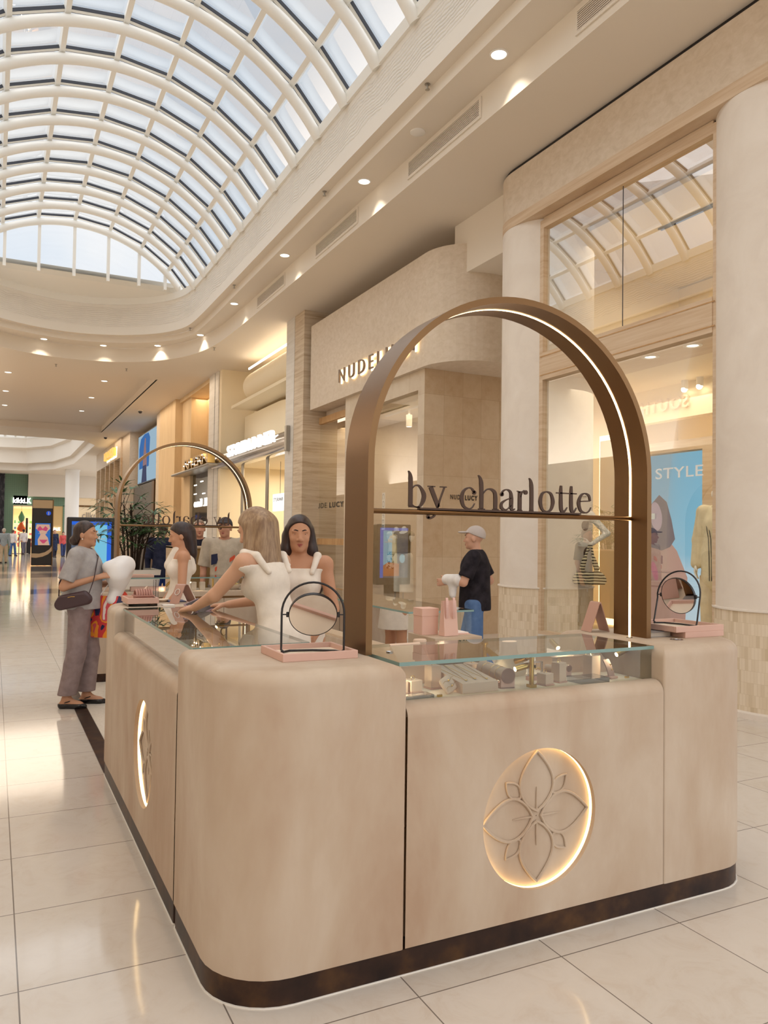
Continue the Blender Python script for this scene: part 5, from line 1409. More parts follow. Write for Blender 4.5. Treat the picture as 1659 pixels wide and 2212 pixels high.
# acrylic slabs
def acrylic(x0, x1, y0, y1, z0, z1, label):
    mb = MB(); mb.box(x0, x1, y0, y1, z0, z1, .002); return obj1('acrylic_plinth', label, 'jewellery stand', mb, M['acrylic'], 'clear acrylic plinths')
acrylic(1.40, 1.53, 2.61, 2.675, D, D+.012, 'low clear acrylic slab at the left front of the case')
acrylic(2.245, 2.40, 2.60, 2.70, D, D+.022, 'clear acrylic slab at the right front of the case')
# necklace boards
def board(x, y, w, l, rz, h0, h1, label):
    t = thing('necklace_board', label, 'jewellery stand', (x, y, D), rz, 'necklace boards'); INV[t.name] = None
    mb = MB(); vs = [(-w/2, 0, 0), (w/2, 0, 0), (w/2, l, 0), (-w/2, l, 0), (-w/2, 0, h0), (w/2, 0, h0), (w/2, l, h1), (-w/2, l, h1)]
    mb.add(vs, [(3, 2, 1, 0), (4, 5, 6, 7), (0, 1, 5, 4), (2, 3, 7, 6), (1, 2, 6, 5), (0, 4, 7, 3)]); new_obj('board', mb, M['cream2'], t)
    return Matrix.Translation((x, y, D)) @ Matrix.Rotation(rz, 4, 'Z')
def necklace(Mx, u0, u1, v0, v1, h0, h1, l, label, pend=True):
    mb = MB(); zz = lambda v: h0+(h1-h0)*v/l+.0012
    um = (u0+u1)/2
    pts = [tuple(Mx @ Vector((u, v, zz(v)))) for u, v in [(u0, v1), (u0+(um-u0)*.5, v0+(v1-v0)*.35), (um, v0), (u1-(u1-um)*.5, v0+(v1-v0)*.35), (u1, v1)]]
    mb.tube(pts, .0008, 5)
    o = thing('necklace', label, 'necklace', pts[2], 0, 'fine gold necklaces')
    new_obj('chain', mb, M['gold'], o)
    mb = MB(); mb.sphere(tuple(Mx @ Vector((um, v0-.006, zz(v0)+.002))), .006, 10, 6, sc=(1, 1, .35)); new_obj('pendant', mb, M['gold'], o)
Mx = board(1.75, 2.625, .172, .24, 0.03, .04, .075, 'large sloping blush necklace board in the middle of the front case')
for k, (u, nm) in enumerate(((-.05, 'left'), (.0, 'middle'), (.05, 'right'))):
    necklace(Mx, u-.022, u+.022, .035+.01*(k % 2), .235, .04, .075, .24, 'fine gold pendant necklace on the sloping board, '+nm+' of three')
Mx = board(1.60, 2.88, .15, .10, .05, .075, .16, 'steep blush necklace board standing behind the tall ring block')
Mx = board(2.40, 2.86, .20, .13, -.05, .075, .085, 'wide low blush board at the back right of the front case')
mb = MB(); mb.sphere((2.36, 2.92, D+.082), .008, 8, 6, sc=(1, 1, .4)); obj1('brooch', 'small gold oval brooch on the low board at the back', 'brooch', mb, M['gold'])
# bracelet roll and small finger rolls
def roll(x, y, L, r, hz, rz, label, group=None):
    t = thing('bracelet_roll', label, 'jewellery stand', (x, y, D), rz, group); INV[t.name] = None
    mb = MB(); mb.lathe([(r*.9, 0), (r, .003), (r, L-.003), (r*.9, L)], (0, 0, hz), 24, axis='y'); new_obj('roll', mb, M['cream2'], t)
    mb = MB(); mb.box(-r*1.05, r*1.05, 0, .012, 0, hz*.95); mb.box(-r*1.05, r*1.05, L-.012, L, 0, hz*.95); mb.box(-r*1.05, r*1.05, 0, L, 0, .006); new_obj('cradle', mb, M['pink'], t)
    mb = MB(); mb.lathe([(r*1.05, -.004), (r*1.05, .0), (.001, 0)], (0, 0, hz), 24, axis='y'); mb.lathe([(.001, -.004), (r*1.05, -.004)], (0, 0, hz), 24, axis='y'); new_obj('end_disc', mb, M['pink2'], t)
roll(1.90, 2.65, .23, .03, .052, -.12, 'large blush bracelet roll with round end disc beside the necklace board')
roll(2.262, 2.77, .08, .015, .036, .1, 'small blush ring roll behind the tall block, left of two', 'small ring rolls')
roll(2.325, 2.78, .09, .015, .036, .1, 'small blush ring roll behind the acrylic slab, right of two', 'small ring rolls')
for k, yy in enumerate((2.70, 2.74, 2.80)):
    mb = MB(); mb.tube([(1.90+.031*math.cos(a)-.12*0, yy, D+.052+.031*math.sin(a)) for a in [2*PI*q/24 for q in range(24)]], .0008, 5, closed=True)
    obj1('bracelet', 'hair-thin gold bracelet around the large bracelet roll, '+['front', 'middle', 'rear'][k]+' one', 'bracelet', mb, M['gold'], 'bracelets on the roll')
# acrylic frame with gold charms, curved earring stand, tags
t = thing('charm_display', 'clear frame of small gold charms right of the brass post', 'jewellery stand', (2.13, 2.77, D))
mb = MB(); mb.box(2.09, 2.17, 2.755, 2.785, D, D+.018, .001); new_obj('base', mb, M['pink'], t)
mb = MB()
for p in ((2.092, 2.168, 2.765, 2.775, D+.018, D+.024), (2.092, 2.168, 2.765, 2.775, D+.075, D+.081), (2.092, 2.098, 2.765, 2.775, D+.024, D+.075), (2.162, 2.168, 2.765, 2.775, D+.024, D+.075)): mb.box(*p)
new_obj('frame', mb, M['acrylic'], t)
random.seed(5)
for k in range(6):
    mb = MB(); x = 2.104+.0105*k; z = D+.066-.02*random.random(); mb.tube([(x, 2.77, D+.075), (x, 2.77, z)], .0006, 4); mb.sphere((x, 2.77, z), .004, 8, 6); new_obj('charm', mb, M['gold'], t)
t = thing('earring_stand', 'dark pink curved earring stand before the right necklace bust', 'jewellery stand', (2.475, 2.665, D), .25); INV[t.name] = None
mb = MB(); mb.box(-.026, .026, -.012, .03, 0, .01, .002); new_obj('base', mb, M['pink2'], t)
mb = MB(); rs = []
for k in range(9):
    f = k/8; z = .01+.07*f; y = .004+.03*(f**1.6); rs.append([(-.022, y, z), (.022, y, z), (.022, y+.006, z), (-.022, y+.006, z)])
mb.rings(rs, sm=False); new_obj('curved_plate', mb, mat('mauve_suede', (186, 152, 138), .75), t)
mb = MB(); mb.sphere((.004, .014, .06), .004, 8, 6); mb.tube([(.004, .014, .057), (.006, .008, .04)], .0007, 4); mb.sphere((.006, .006, .038), .004, 8, 6); obj1('earring', 'gold drop earring hooked on the dark pink curved stand', 'earring', mb.xf(Matrix.Translation((2.475, 2.665, D)) @ Matrix.Rotation(.25, 4, 'Z')), M['gold'])
for k, (x, y) in enumerate(((1.555, 2.615), (2.545, 2.65))):
    mb = MB(); mb.box(x-.011, x+.011, y-.004, y+.004, D, D+.009, .001); obj1('name_tag', 'tiny gold tag block '+['at the foot of the small pillow', 'at the foot of the right necklace bust'][k], 'tag', mb, M['gold'], 'tiny gold tags')
# necklace busts
def bust(x, y, z, h, rz, label, mm=None, tilt=0.0, sc=1.0):
    t = thing('necklace_bust', label, 'jewellery stand', (x, y, z), rz, 'necklace busts'); INV[t.name] = None
    prof = [(.0, .085, .030), (.012, .092, .034), (.03, .092, .036), (.06, .075, .034), (.085, .055, .030), (.105, .043, .028), (.125, .038, .027), (.15, .040, .028), (.155, .036, .025)]
    mb = MB(); rs = []
    for zz, a, b in prof:
        rs.append([(a*sc*math.cos(q), b*sc*math.sin(q)+(zz*math.tan(tilt)), zz*h/.155) for q in [2*PI*k/28 for k in range(28)]])
    mb.rings(rs); new_obj('bust', mb, mm or M['cream2'], t)
    return t
bust(2.085, 2.90, D, .155, .0, 'glowing cream necklace bust in the middle of the front case', M['cream'])
bust(1.70, 3.035, D, .165, .0, 'blush necklace bust at the back left of the front case', None, 0, .8)
bust(2.52, 2.86, D, .15, -.35, 'blush necklace bust beside the right wall of the front case', M['cream2'], .15)
Mx = Matrix.Translation((2.52, 2.86, D)) @ Matrix.Rotation(-.35, 4, 'Z')
mb = MB(); mb.tube([tuple(Mx @ Vector(p)) for p in ((-.03, -.024, .12), (-.035, -.034, .08), (-.01, -.036, .045), (.012, -.036, .032), (.03, -.034, .05), (.036, -.03, .09))], .0009, 5); mb.sphere(tuple(Mx @ Vector((.012, -.037, .03))), .006, 8, 6)
obj1('necklace', 'gold heart pendant necklace on the right blush bust', 'necklace', mb, M['gold'])
# twig ring holder
mb = MB(); bx, by = 1.545, 2.99
mb.tube([(bx, by, D), (bx, by, D+.05), (bx-.01, by, D+.085)], [.003, .0025, .001], 6)
for a, z, l in ((.6, .04, .03), (-.7, .05, .03), (.2, .06, .035), (2.5, .045, .03)): mb.tube([(bx, by, D+z), (bx+l*.5*math.cos(a), by+l*.3*math.sin(a), D+z+l*.6), (bx+l*.6*math.cos(a), by+l*.4*math.sin(a), D+z+l)], [.002, .0015, .0008], 5)
obj1('ring_tree', 'small rose gold twig ring holder at the back left of the front case', 'jewellery stand', mb, M['gold'])

# ---------- left case: trays of gold pieces, busts
random.seed(21)
def gold_tray(x, y, w, l, h, rz, label, n):
    t = thing('display_tray', label, 'jewellery stand', (x, y, D), rz, 'trays in the left case'); INV[t.name] = None
    mb = MB(); mb.box(-w/2, w/2, -l/2, l/2, 0, h, .002); new_obj('pad', mb, M['cream'], t)
    Mx = Matrix.Translation((x, y, D)) @ Matrix.Rotation(rz, 4, 'Z')
    for k in range(n):
        u, v_ = -w*.38+w*.76*(k % 5)/4, -l*.36+l*.72*(k//5)/max(1, (n-1)//5)
        q = Mx @ Vector((u, v_, h))
        obj1('ring', 'small gold ring among others on '+label.split(' in ')[0], 'ring', ring_mb(MB(), (q.x, q.y, q.z-.001), .0085, .0012, random.random()*3), M['gold'], 'gold rings on '+label.split(' in ')[0])
gold_tray(.98, 4.78, .30, .26, .035, 0, 'deep cream ring tray at the far end in the left case', 15)
gold_tray(.97, 4.34, .28, .2, .025, .05, 'flat cream ring tray second from the far end in the left case', 10)
gold_tray(.98, 4.0, .26, .2, .035, .03, 'cream ring tray nearest the tall corner in the left case', 10)
bust(1.06, 3.62, D, .14, -1.2, 'cream necklace bust glowing in the left case beside the gold stacks', M['cream'], .2)
bust(1.12, 3.36, D, .12, -1.0, 'pale necklace bust near the corner of the left case', M['cream'], .2)
for k, (x, y, h) in enumerate(((.98, 4.55, .10), (1.02, 4.18, .115), (1.08, 3.86, .10))):
    t = thing('earring_tree', 'wire earring frame hung with gold in the left case, '+['far', 'middle', 'near'][k]+' one', 'jewellery stand', (x, y, D), 0, 'earring frames')
    zb = D+(.035 if k == 0 else .025 if k == 1 else .035)
    zb = D+.025 if k == 1 else D+.0
    mb = MB(); mb.box(x-.05, x+.05, y-.012, y+.012, D, D+.004) if k == 2 else mb.box(x-.05, x+.05, y-.012, y+.012, D+.0, D+.004)
    for xx in (x-.045, x+.045): mb.tube([(xx, y, D+.002), (xx, y, D+h)], .0015, 6)
    for zz in (.5, 1.0): mb.tube([(x-.045, y, D+h*zz), (x+.045, y, D+h*zz)], .0012, 6)
    new_obj('frame', mb, M['brass'], t)
    for j in range(12):
        xx = x-.04+.0145*(j % 6); zz = D+h*(1.0 if j < 6 else .5)
        mb = MB(); mb.tube([(xx+.006*math.cos(a), y, zz-.008+.008*math.sin(a)) for a in [2*PI*q/10 for q in range(10)]], .0012, 5, closed=True); new_obj('earring', mb, M['gold'], t)
mb = MB(); 
prof = [(.001, 0), (.012, .0), (.012, .06), (.006, .1), (.001, .115)]
mb.lathe(prof, (.92, 3.78, D), 12); obj1('ring_cone', 'slim cream ring cone in the left case near the glass edge', 'jewellery stand', mb, M['cream'])
mb = MB(); mb.box(.86, .99, 3.60, 3.625, D, D+.028); obj1('price_card', 'small white card standing in the left case', 'card', mb, M['white'])
t = thing('display_stone', 'rounded grey pink cushion near the corner in the left case', 'jewellery stand', (.83, 3.55, D))
mb = MB(); mb.sphere((.83, 3.52, D+.032), .055, 20, 12, sc=(1, 1.7, .58)); new_obj('cushion', mb, mat('mauve_pad', (196, 178, 168), .8), t)
# ---------- on the far block of the left counter
t = tray('jewellery_tray', 'deep pink box tray beside the A-frame stand on the far left block', .768, .962, 5.15, 5.42, TOP+.018, .036)
mb = MB(); mb.box(.775, .955, 5.16, 5.41, TOP, TOP+.018, .004); obj1('acrylic_box', 'clear acrylic box under the deep pink tray', 'box', mb, M['acrylic'])
t = thing('ring_roll_box', 'dusty pink ribbed ring box on the deep pink tray', 'jewellery box', (.87, 5.27, TOP+.054))
mb = MB(); z0 = TOP+.031; mb.box(.83, .935, 5.21, 5.33, z0, z0+.028, .004); mb.box(.82, .945, 5.20, 5.34, z0+.028, z0+.036, .002); new_obj('box', mb, mat('dusty_pink', (176, 128, 116), .65), t)
mb = MB()
for k in range(7):
    x = .836+.0155*k
    mb.rings([[(x+.0066*math.cos(a), 5.27+.052*math.cos(b), z0+.036+.034*math.sin(b)) for a in (0, PI)] for b in [PI*q/10 for q in range(11)]], closed=False, cap0=False, cap1=False)
    mb.tube([(x, 5.27+.05*math.cos(b), z0+.036+.033*math.sin(b)) for b in [PI*q/12 for q in range(13)]], .0075, 6)
new_obj('ribbed_roll', mb, mat('dusty_pink2', (182, 136, 124), .7), t)
t = thing('sign_stand', 'pink folded A-frame stand with white ring emblem on the far left block', 'sign', (1.12, 5.33, TOP))
def a_frame(t, x, y, w, h, d, rz):
    Mx = Matrix.Translation((x, y, TOP)) @ Matrix.Rotation(rz, 4, 'Z')
    mb = MB()
    pts = [(-d, 0), (-d+.012, 0), (.0, h), (.03, h), (.09, .0), (.085, 0), (.026, h-.006), (.004, h-.006)]
    prof = [(-d-.03, .001), (-d, .0), (0, h-.006), (.012, h), (.03, h-.004), (.11, .0)]
    P = []
    th = .005
    for k in range(len(prof)): P.append(prof[k])
    n = len(P); vs = []
    for s_ in (-w/2, w/2):
        for a, b in P: vs.append((s_, a, b))
        for a, b in P: vs.append((s_, a+.004, b-.004 if b > .01 else max(b, 0)))
    fs = []
    for i in range(n-1):
        fs += [(i, i+1, 2*n+i+1, 2*n+i), (n+i, 3*n+i, 3*n+i+1, n+i+1), (i, n+i, n+i+1, i+1), (2*n+i, 2*n+i+1, 3*n+i+1, 3*n+i)]
    fs += [(0, 2*n, 3*n, n), (n-1, 2*n-1, 4*n-1, 3*n-1)]
    mb.add(vs, fs); mb.xf(Mx); new_obj('folded_plate', mb, M['rosegold'], t)
    mb = MB(); sl = math.atan2(h, d); cy, cz = -d*.42, h*.58
    c = [(.021*math.cos(a), cy+(.021*math.sin(a))*math.cos(sl)-.003*math.sin(sl), cz+.021*math.sin(a)*math.sin(sl)+.003*math.cos(sl)) for a in [2*PI*k/28 for k in range(28)]]
    mb.tube(c, .0022, 6, closed=True); mb.xf(Mx); new_obj('ring_emblem', mb, M['white'], t)
M['rosegold'] = mat('rose_metal', (190, 152, 138), .45, metal=.35)
a_frame(t, 1.14, 5.36, .085, .128, .055, math.radians(-58))
for k in range(2):
    mb = MB(); mb.box(.985, 1.06, 5.13, 5.19, TOP+.0045*k, TOP+.0045*k+.004); obj1('card_stack', ['lower', 'upper'][k]+' of two small white card stacks beside the pink box', 'card', mb, M['white'], 'white card stacks')
mb = MB(); mb.lathe([(.03, 0), (.045, .006), (.055, .018), (.052, .018), (.04, .008), (.001, .005)], (1.04, 5.5, TOP), 24); obj1('trinket_dish', 'low round cream dish behind the pink box', 'dish', mb, M['cream'])
mb = MB(); mb.box(1.08, 1.20, 5.44, 5.58, TOP, TOP+.006, .001); obj1('notebook', 'flat dark blue notebook behind the A-frame stand', 'notebook', mb, mat('navy_cover', (44, 50, 92), .5))
mb = MB(); mb.tube([(1.205, 5.45, TOP+.003), (1.235, 5.53, TOP+.003)], .003, 6); obj1('pen', 'small red and white pen beside the dark blue notebook', 'pen', mb, mat('red_pen', (196, 60, 56), .4))
for k, x in enumerate((.985, 1.005)):
    mb = MB(); mb.lathe([(.009, TOP), (.009, TOP+.155), (.007, TOP+.155)], (x, 5.44+.02*k, 0), 12); obj1('acrylic_rod', 'clear acrylic rod standing behind the pink box, '+['left', 'right'][k]+' one', 'jewellery stand', mb, M['acrylic'], 'clear acrylic rods')
t = thing('bracelet_stand', 'pale leather strap loop on the deep pink tray behind the ribbed box', 'jewellery stand', (.93, 5.38, TOP+.054))
mb = MB(); mb.tube([(.915, 5.36, TOP+.032), (.905, 5.375, TOP+.09), (.925, 5.385, TOP+.115), (.94, 5.39, TOP+.08), (.945, 5.395, TOP+.032)], .008, 8, flat=.35); new_obj('strap', mb, M['cream2'], t)
# ---------- rear pedestal: gift box, bag, cards
z = TOP
t = thing('gift_box', 'square pink lidded gift box left of the paper bag', 'box', (1.845, 3.27, z))
mb = MB(); mb.box(1.818, 1.905, 3.225, 3.31, z, z+.093, .001); new_obj('box', mb, M['pinkpaper'], t)
mb = MB(); mb.box(1.816, 1.907, 3.223, 3.312, z+.088, z+.125, .001); new_obj('lid', mb, M['pinkpaper'], t)
t = thing('gift_bag', 'small pink paper gift bag with ribbon handles on the rear pedestal', 'bag', (1.93, 3.17, z), .15); INV[t.name] = None
mb = MB(); vs = [(-.042, -.022, .001), (.042, -.022, .001), (.042, .022, .001), (-.042, .022, .001), (-.04, -.006, .165), (.04, -.006, .165), (.04, .006, .165), (-.04, .006, .165), (.036, 0, .09), (-.036, 0, .09)]
mb.add(vs, [(3, 2, 1, 0), (0, 1, 5, 4), (2, 3, 7, 6), (1, 2, 8), (2, 6, 8), (6, 5, 8), (5, 1, 8), (3, 0, 9), (0, 4, 9), (4, 7, 9), (7, 3, 9)])
new_obj('bag', mb, M['pinkpaper'], t)
for s in (-1, 1):
    mb = MB(); rs = []
    for k in range(13):
        f = k/12; x = -.022+.02*s*0+(.03 if s > 0 else -.0)+.0; zz = .168-.0+.012*math.sin(PI*min(1, f*3)) if f < .33 else .168-(f-.33)*.13
        y = -.012-.016*math.sin(PI*f)-.004*s-.008*f
        xx = (-.022 if s < 0 else .014)-.01*math.sin(PI*f)
        rs.append([(xx-.007, y, zz), (xx+.007, y, zz), (xx+.007, y+.0015, zz), (xx-.007, y+.0015, zz)])
    mb.rings(rs, sm=False); new_obj('ribbon_handle', mb, mat('ribbon', (224, 184, 174), .5), t)
for k in range(2):
    mb = MB(); mb.box(1.985, 2.055, 3.18+.01*k, 3.28+.004*k, z+.005*k, z+.005*k+.0045, .0005); obj1('greeting_card', ['lower', 'upper'][k]+' pink edged card lying beside the paper bag', 'card', mb, mat('card_white', (240, 226, 220), .6) if k else M['pinkpaper'], 'cards by the bag')
# A-frame behind the right arch leg
t = thing('sign_stand', 'pink folded A-frame stand behind the right leg of the large arch', 'sign', (2.73, 3.07, TOP))
mb = MB(); vs = []
for s_ in (-.045, .045): vs += [(s_, -.05, .002), (s_, 0, .145), (s_, .01, .15), (s_, .06, .002), (s_, .055, .002), (s_, .008, .143), (s_, .002, .139), (s_, -.045, .002)]
fs = [(i, (i+1) % 8, 8+(i+1) % 8, 8+i) for i in range(8)]+[tuple(range(7, -1, -1)), tuple(range(8, 16))]
mb.add(vs, fs); mb.xf(Matrix.Translation((2.72, 3.06, TOP)) @ Matrix.Rotation(math.radians(-100), 4, 'Z')); new_obj('folded_plate', mb, M['rosegold'], t)
# ---------- back counter contents
t = tray('jewellery_tray', 'flat pink tray lying on the glass of the back counter', 1.24, 1.60, 8.88, 9.05, 1.099, .025)
bust(1.12, 8.92, DECK, .125, 0, 'pale necklace bust at the left end of the back counter', M['cream2'])
mb = MB(); mb.box(1.35, 1.72, 8.85, 8.93, DECK, DECK+.05, .003); obj1('display_riser', 'low pink riser in the back counter case behind the pink box', 'jewellery stand', mb, M['pink'])
for k, x in enumerate((1.95, 2.05, 2.15)):
    mb = MB(); mb.box(x-.03, x+.03, 8.92, 8.98, DECK, DECK+.09, .002); obj1('display_riser', 'cream display block in the back counter case, '+['left', 'middle', 'right'][k]+' of three', 'jewellery stand', mb, M['cream'], 'cream blocks in the back case')
t = thing('display_dish', 'glittering gold bowl of bangles in the back counter case', 'dish', (2.5, 8.95, DECK))
mb = MB(); mb.lathe([(.06, 0), (.10, .03), (.12, .06), (.11, .06), (.09, .03), (.001, .01)], (2.5, 8.95, DECK), 24); new_obj('bowl', mb, M['cream'], t)
for k in range(6):
    mb = MB(); a = k*1.05; mb.tube([(2.5+.05*math.cos(a)+.035*math.cos(q), 8.95+.05*math.sin(a)+.035*math.sin(q), DECK+.06+.006*math.sin(q+a)) for q in [2*PI*i/20 for i in range(20)]], .003, 6, closed=True); new_obj('bangle', mb, M['gold'], t)
# pieces in the right case
for k, (y, h) in enumerate(((5.2, .1), (5.6, .12), (6.1, .1))):
    mb = MB(); mb.box(2.72, 2.95, y-.06, y+.06, .76, .76+h, .002); obj1('display_riser', 'pink display block in the right counter case, '+['nearest', 'second', 'third'][k]+' one', 'jewellery stand', mb, M['cream'] if k else M['pink'], 'blocks in the right case')
mb = MB(); mb.box(2.69, 2.70, 5.02, 5.3, .76, .93); obj1('price_card', 'white printed card standing in the right counter case', 'card', mb, M['white'])
# ---------- planter with a lady palm behind the kiosk
t = thing('potted_palm', 'large lady palm with fan leaves in a square white planter behind the kiosk', 'plant', (1.78, 11.6, 0))
mb = MB(); vs = []
zt, zb_ = 1.075, 0.0
xa, xb, ya, yb = 1.45, 2.13, 11.3, 11.95
mb.rings([[(xa+.12, ya+.1, 0), (xb-.12, ya+.1, 0), (xb-.12, yb-.1, 0), (xa+.12, yb-.1, 0)], [(xa, ya, zt), (xb, ya, zt), (xb, yb, zt), (xa, yb, zt)], [(xa+.03, ya+.03, zt), (xb-.03, ya+.03, zt), (xb-.03, yb-.03, zt), (xa+.03, yb-.03, zt)], [(xa+.03, ya+.03, zt-.06), (xb-.03, ya+.03, zt-.06), (xb-.03, yb-.03, zt-.06), (xa+.03, yb-.03, zt-.06)]], sm=False, cap1=False); new_obj('planter', mb, M['white'], t)
mb = MB(); mb.add([(xa+.03, ya+.03, zt-.05), (xb-.03, ya+.03, zt-.05), (xb-.03, yb-.03, zt-.05), (xa+.03, yb-.03, zt-.05)], [(0, 1, 2, 3)]); new_obj('soil', mb, mat('soil', (58, 44, 36), .9), t)
m = M['leaf'] = mat('palm_leaf', (58, 92, 52), .42, spec=.45)
setc(m, ramp(m, noise(m, coords(m), 9, 3), [(.3, (44, 78, 42)), (.55, (70, 108, 62)), (.75, (122, 146, 108))]))
M['cane'] = mat('palm_cane', (58, 44, 34), .8)
random.seed(9)
ms = MB(); lf = MB()
def fan_leaf(o, d, L, nl, up):
    d = Vector(d).normalized(); s = d.cross(Vector((0, 0, 1)))
    if s.length < .05: s = Vector((1, 0, 0))
    s.normalize(); u = s.cross(d)
    for k in range(nl):
        a = (-1.25+2.5*k/(nl-1)); dd = (d*math.cos(a)+s*math.sin(a)).normalized()
        n = 5; w0 = .017; pts = []
        for i in range(n+1):
            f = i/n; p = Vector(o)+dd*(L*f)+Vector((0, 0, -1))*(.38*L*f*f*(.6+.5*random.random()))
            wv = w0*math.sin(PI*min(1, .18+.82*f))**.8
            nn = dd.cross(Vector((0, 0, 1))).normalized()
            pts.append((tuple(p+nn*wv), tuple(p-nn*wv)))
        vs = [q for pr in pts for q in pr]
        lf.add(vs, [(2*i, 2*i+1, 2*i+3, 2*i+2) for i in range(n)])
for k in range(13):
    a = random.random()*2*PI; r0 = .16*math.sqrt(random.random()); bx, by = 1.79+r0*math.cos(a), 11.62+r0*math.sin(a)
    H = .45+.65*random.random(); lx_, ly_ = .12*math.cos(a), .12*math.sin(a)
    top = (bx+lx_, by+ly_, 1.02+H)
    ms.tube([(bx, by, 1.02), (bx+lx_*.3, by+ly_*.3, 1.02+H*.5), top], [.016, .013, .009], 7)
    for j in range(6):
        b = random.random()*2*PI; zf = .45+.55*random.random(); o0 = Vector((bx, by, 1.02)).lerp(Vector(top), zf)
        pl_len = .22+.2*random.random(); el = .25+.9*random.random()
        d = Vector((math.cos(b)*math.cos(el), math.sin(b)*math.cos(el), math.sin(el)))
        e = o0+d*pl_len; ms.tube([tuple(o0), tuple(o0+d*pl_len*.5), tuple(e)], [.005, .004, .003], 5)
        fan_leaf(e, (d.x, d.y, d.z*.4+.05), .22+.12*random.random(), 8, .2)
new_obj('stem', ms, M['cane'], t)
o = new_obj('foliage', lf, M['leaf'], t)
# brown timber screen box beyond the back counter
t = thing('kiosk_back_cabinet', 'tall bronze brown cabinet with pale edge behind the back counter', 'cabinet', (2.6, 10.2, 0))
mb = MB(); mb.box(2.08, 3.10, 10.2, 10.6, 0, 1.40); new_obj('body', mb, mat('olive_bronze', (146, 118, 78), .5), t)
mb = MB(); mb.box(2.06, 2.10, 10.18, 10.62, 0, 1.42); mb.box(2.06, 3.12, 10.18, 10.62, 1.40, 1.425); new_obj('pale_edge', mb, M['wood'], t)
